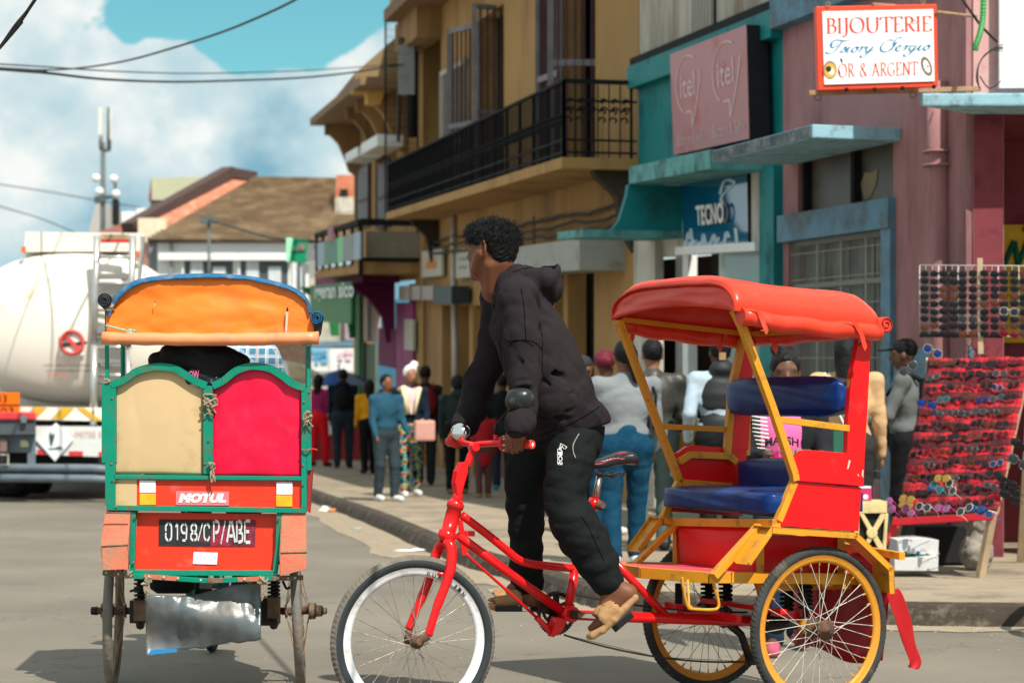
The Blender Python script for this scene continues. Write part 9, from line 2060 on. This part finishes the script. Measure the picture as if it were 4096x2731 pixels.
def put_glasses(kind,p,nrm,roll=0,tilt=0,where='',label=None,sc=1.0,group='sunglasses on the stall'):
    fr,lm,desc=KINDS[kind];nrm=nrm.normalized();z=(Z3-nrm*Z3.dot(nrm)).normalized();x=z.cross(-nrm).normalized()*-1;y=-nrm;x=y.cross(z)
    R=Matrix((x,y,z)).transposed()@Matrix.Rotation(roll,3,'Y')@Matrix.Rotation(tilt,3,'X')
    lab=label or(desc+' '+where)
    if kind not in protos:
        o=bpy.data.objects.new('sunglasses',fr);S.collection.objects.link(o);l=bpy.data.objects.new('lenses',lm);S.collection.objects.link(l);l.parent=o;protos[kind]=o
    else:o=copy_tree(protos[kind])
    o.location=p;o.rotation_euler=R.to_euler();o.scale=(sc,sc,sc);o['label']=lab;o['category']='sunglasses';o['group']=group;return o
rg=random.Random(21)
bandn=lambda v:'in the top third of the plaid board' if v>.66 else('in the middle third of the plaid board' if v>.33 else 'in the bottom third of the plaid board')
rows=12
for j in range(rows):
    v=.955-.90*j/(rows-1);n=7
    for i in range(n):
        u=.04+(i+.5+rg.uniform(-.12,.12))/n*.93
        if u>.995:continue
        k=rg.choices(['silver','black','brown','pink','blueflash','clear','red','teal','gold'],[6,14,5,.4,.8,.8,2.5,.3,.3])[0]
        if k in('black','silver','brown'):gp_='%s glasses rows'%k
        else:gp_='coloured glasses among the rows'
        NUM=('one','two','three','four','five','six','seven','eight','nine','ten','eleven','twelve');SH={'black':'dark sunglasses','silver':'silver rimmed glasses','brown':'brown glasses','pink':'pink glasses','blueflash':'blue mirrored glasses','clear':'clear framed glasses','red':'red glasses','teal':'turquoise glasses','gold':'gold glasses'}
        put_glasses(k,brd(u,v+rg.uniform(-.012,.012),.035),(BN+Z3*-.35+Vector((rg.uniform(-.3,.3),0,0))),rg.uniform(-.25,.25),0,label='%s, plaid board row %s from the top, number %s from the left'%(SH[k],NUM[j],NUM[i]),group='sunglasses on the plaid board',sc=.76)
for kind,(x,y),roll,lb in(('gold',(455,545),.1,'yellow rimmed glasses near the lower left edge of the plaid board'),('pink',(365,580),.9,'lilac pink glasses hanging off the lower left corner of the plaid board'),('pink',(462,610),.5,'pink glasses on the bottom hem, leftmost of the hem row'),('white',(545,590),.1,'white glasses on the bottom hem beside the pink ones'),('pink',(650,595),.0,'magenta cat eye glasses in the middle of the bottom hem'),('white',(775,605),-.5,'white glasses with blue lenses on the bottom hem'),('blue',(840,600),0,'bright blue glasses on the right of the bottom hem, upper one'),('blue',(890,625),.2,'bright blue glasses on the right of the bottom hem, lower one'),('teal',(620,480),.5,'turquoise glasses above the bottom hem'),('white',(700,480),.9,'white framed glasses tilted above the bottom hem'),('gold',(650,430),.0,'yellow lensed glasses right of centre low on the board')):
    p=at(*t6(x,y),13.95-(x-350)/600*.45-.03);put_glasses(kind,p,BN+Z3*-.2,roll,0,label=lb,sc=.9)
for kind,(x,y),roll,lb in(('clear',(845,985),.5,'clear framed sunglasses with blue lenses at the top left corner of the board'),('silver',(650,1120),-.6,'silver glasses sticking out left of the board beside the capped man'),('blueflash',(800,1400),.2,'blue mirrored sunglasses on the left edge of the board halfway up')):put_glasses(kind,at(*t5(x,y),14.3),Vector((-.2,-1,0)),roll,0,label=lb,sc=1.0)
for x,y,k,lb in((1010,450,'black','dark glasses hanging on the right edge of the board, upper of three'),(1025,495,'black','black glasses hanging on the right edge of the board, middle of three'),(1025,535,'black','black glasses hanging on the right edge of the board, lowest of three'),(1075,340,'silver','grey lensed glasses at the right border below the plaid board'),(1090,250,'black','dark glasses at the right border beside the plaid board')):put_glasses(k,at(*t6(x,y),13.75),Vector((-.5,-1,0)),.5,0,label=lb,sc=1.1)
# wire rack with hanging sunglasses
RY0,RY1=15.6,15.3
RKk=thing('wire_rack','white wire grid rack of sunglasses in front of the pink wall','rack',tuple(at(3890,1350,15.45)))
WR=mat('white_wire',(.55,.55,.53),rough=.4,bump=0)
def rk(x,y):X=t5(x,y);Y=RY0+(RY1-RY0)*(X[0]-3680)/480;return at(*X,Y)
mb=MB()
for x in(742,890,1043,1197,1357,1520,1680):mb.tube([rk(x,315),rk(x,880)],.0035,WR,n=5)
for x in range(790,1600,52):mb.tube([rk(x,318),rk(x,375)],.002,WR,n=4)
for y in(315,375,500,620,745,868):mb.tube([rk(740,y),rk(1690,y+6)],.0035 if y in(315,868)else .002,WR,n=5)
part('grid',mb,RKk);mb=MB();mb.bar(rk(1215,260),rk(1222,1010),.03,.035,LW);mb.tube([rk(740,868),rk(1190,870),rk(1390,875)],.012,BLACK,n=6);part('post',mb,RKk)
for ci,x in enumerate((812,962,1112,1282,1435,1590)):
    for ri in range(9):
        y=382+ri*59;k=rg.choices(['black','brown','red','silver'],[9,2 if ci<3 else 4,.2 if ci<3 else 1.5,1])[0]
        if(ci,ri)==(4,5):k='white'
        w_='in the %s column of the wire rack, row %s from the top'%(('leftmost','second','third','fourth','fifth','sixth')[ci],('one','two','three','four','five','six','seven','eight','nine')[ri])
        short={'black':'dark sunglasses','brown':'brown sunglasses','red':'red sunglasses','silver':'silver rimmed sunglasses','white':'white framed sunglasses'}[k]
        put_glasses(k,rk(x,y)+Vector((0,-.03,0)),Vector((-.25+rg.uniform(-.15,.15),-1,-.1)),rg.uniform(-.18,.18),0,label=short+' '+w_,sc=1.0 if ci else .95,group='sunglasses on the wire rack')
# crate, boxes, stones
CRT=mat('cream_plastic_crate',(.62,.50,.24),rough=.6,var=.1,vscale=6,bump=.15,dirt=(.35,.27,.14),dirt_amt=.3,dirt_scale=8)
def crate():
    Yk=13.6;f=lambda x,y,Y=Yk:at(*t6(x,y),Y);root=thing('plastic_crate','dirty cream plastic crate on its side with triangular holes','crate',tuple(f(260,905)))
    root.location.z=H
    mb=MB();q=lambda P,m=CRT,Y=Yk,th=.03:mb.prism([f(x,y,Y)for x,y in P],(0,th,0),m)
    q([(185,628),(345,625),(345,572),(185,570)]);q([(185,905),(330,905),(338,850),(185,850)]);q([(318,850),(338,850),(352,628),(334,628)]);q([(165,905),(190,905),(190,570),(165,570)])
    q([(190,628),(215,628),(335,825),(335,850),(310,850)],Y=Yk+.002,th=.026);q([(310,628),(334,628),(334,650),(215,850),(190,850)],Y=Yk+.004,th=.022)
    mb.lathe(f(262,735,Yk-.004),(0,1,0),[(0,.035),(.03,.035)],CRT,n=16);part('front',mb,root,bevel=.004)
    mb=MB();mb.prism([f(185,905,Yk+.03),f(335,905,Yk+.03),f(350,570,Yk+.03),f(185,570,Yk+.03)],(0,.28,0),BLACK);part('hollow',mb,root);mb=MB();mb.prism([f(183,575,Yk+.031),f(348,578,Yk+.031),f(346,562,Yk+.031),f(183,560,Yk+.031)],(0,.3,0),CRT);part('top_side',mb,root)
crate()
mb=MB();c=at(*t6(222,530),13.7);mb.box(c,(.075,.05,.095),mat('pink_box',(.50,.03,.14),rough=.4));mb.lathe(c+Vector((-.0,-.027,-.005)),(0,1,0),[(0,.016),(.001,.016)],WHITEP,n=16);mb.box(c+Z3*.056,(.07,.045,.012),WHITEP);single('small_box',mb,'small pink box with a white oval standing on the cream crate','box')
CAR=mat('white_carton',(.58,.59,.60),rough=.7,var=.06,dirt=(.4,.38,.35),dirt_amt=.2)
def carton(P,Y,dep,label):mb=MB();mb.prism([at(*t6(x,y),Y)for x,y in P],(0,dep,0),CAR);return single('carton',mb,label,'box',bevel=.004)
carton([(385,945),(628,947),(630,865),(385,880)],13.9,.28,'open white carton on the pavement under the sunglasses board, lower of two');carton([(398,845),(628,862),(632,775),(530,763),(400,775)],14.0,.3,'white shoe box resting above the lower carton under the board')
mb=MB();rgc=random.Random(3)
for k in range(7):c=at(*t6(rgc.uniform(400,560),rgc.uniform(845,872)),14.0);mb.tube([c,c+Vector((rgc.uniform(.03,.1),.05,rgc.uniform(-.01,.02))),c+Vector((.1,.1,0))],.014,rgc.choice([C('bag_green',.10,.22,.10),C('bag_blue',.04,.14,.20)]),n=6)
single('plastic_wrappers',mb,'blue and green plastic wrappers stuffed between the two white cartons','wrappers',kind=None)
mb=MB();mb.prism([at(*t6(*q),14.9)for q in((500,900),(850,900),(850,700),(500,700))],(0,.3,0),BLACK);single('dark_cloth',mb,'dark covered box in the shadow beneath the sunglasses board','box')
STO=mat('rough_stone',(.26,.235,.20),rough=.95,var=.35,vscale=12,bump=.8,bscale=25)
D=SDF((0,0,0),(.34,.34,.50),.012);D.ell((.17,.17,.12),(.11,.11,.13),.03);D.ell((.18,.18,.33),(.08,.09,.11),.03);D.noise(.016,38,3,ridge=True)
st=thing('stone','rough grey stone block standing beside the right leg of the board','stone',tuple(at(*t6(840,920),14.5)));st.location.z=H;off=st.location-Vector((.17,.17,0));sdf_part('rock',D,[STO],st,xf=lambda v:v+off)
# small person props under the grey jacket side: nothing else
# iron guard standing just right of the frame, whose shadow falls on the road
def railing_item():
    g=ground(4230,2560);root=thing('rack_guard','low curved iron rack just outside the frame on the right','rack',tuple(g));mb=MB();c=g
    for dy in(0,.22):
        arc=[c+Vector((-.05+.75*(1-math.cos(a))/2*1.2,dy,.05+.85*math.sin(a*.9)if a<1.7 else .88))for a in[i*.17 for i in range(14)]];mb.tube(arc,.028,BLACK,n=6);mb.tube([c+Vector((-.05,dy,.03)),c+Vector((.95,dy,.03))],.012,BLACK,n=6)
        for k in range(6):x=.05+.15*k;mb.tube([c+Vector((x,dy,.03)),c+Vector((x+.02,dy,min(.86,.35+.7*(x+.1))))],.018,BLACK,n=5)
    part('bars',mb,root)
railing_item()
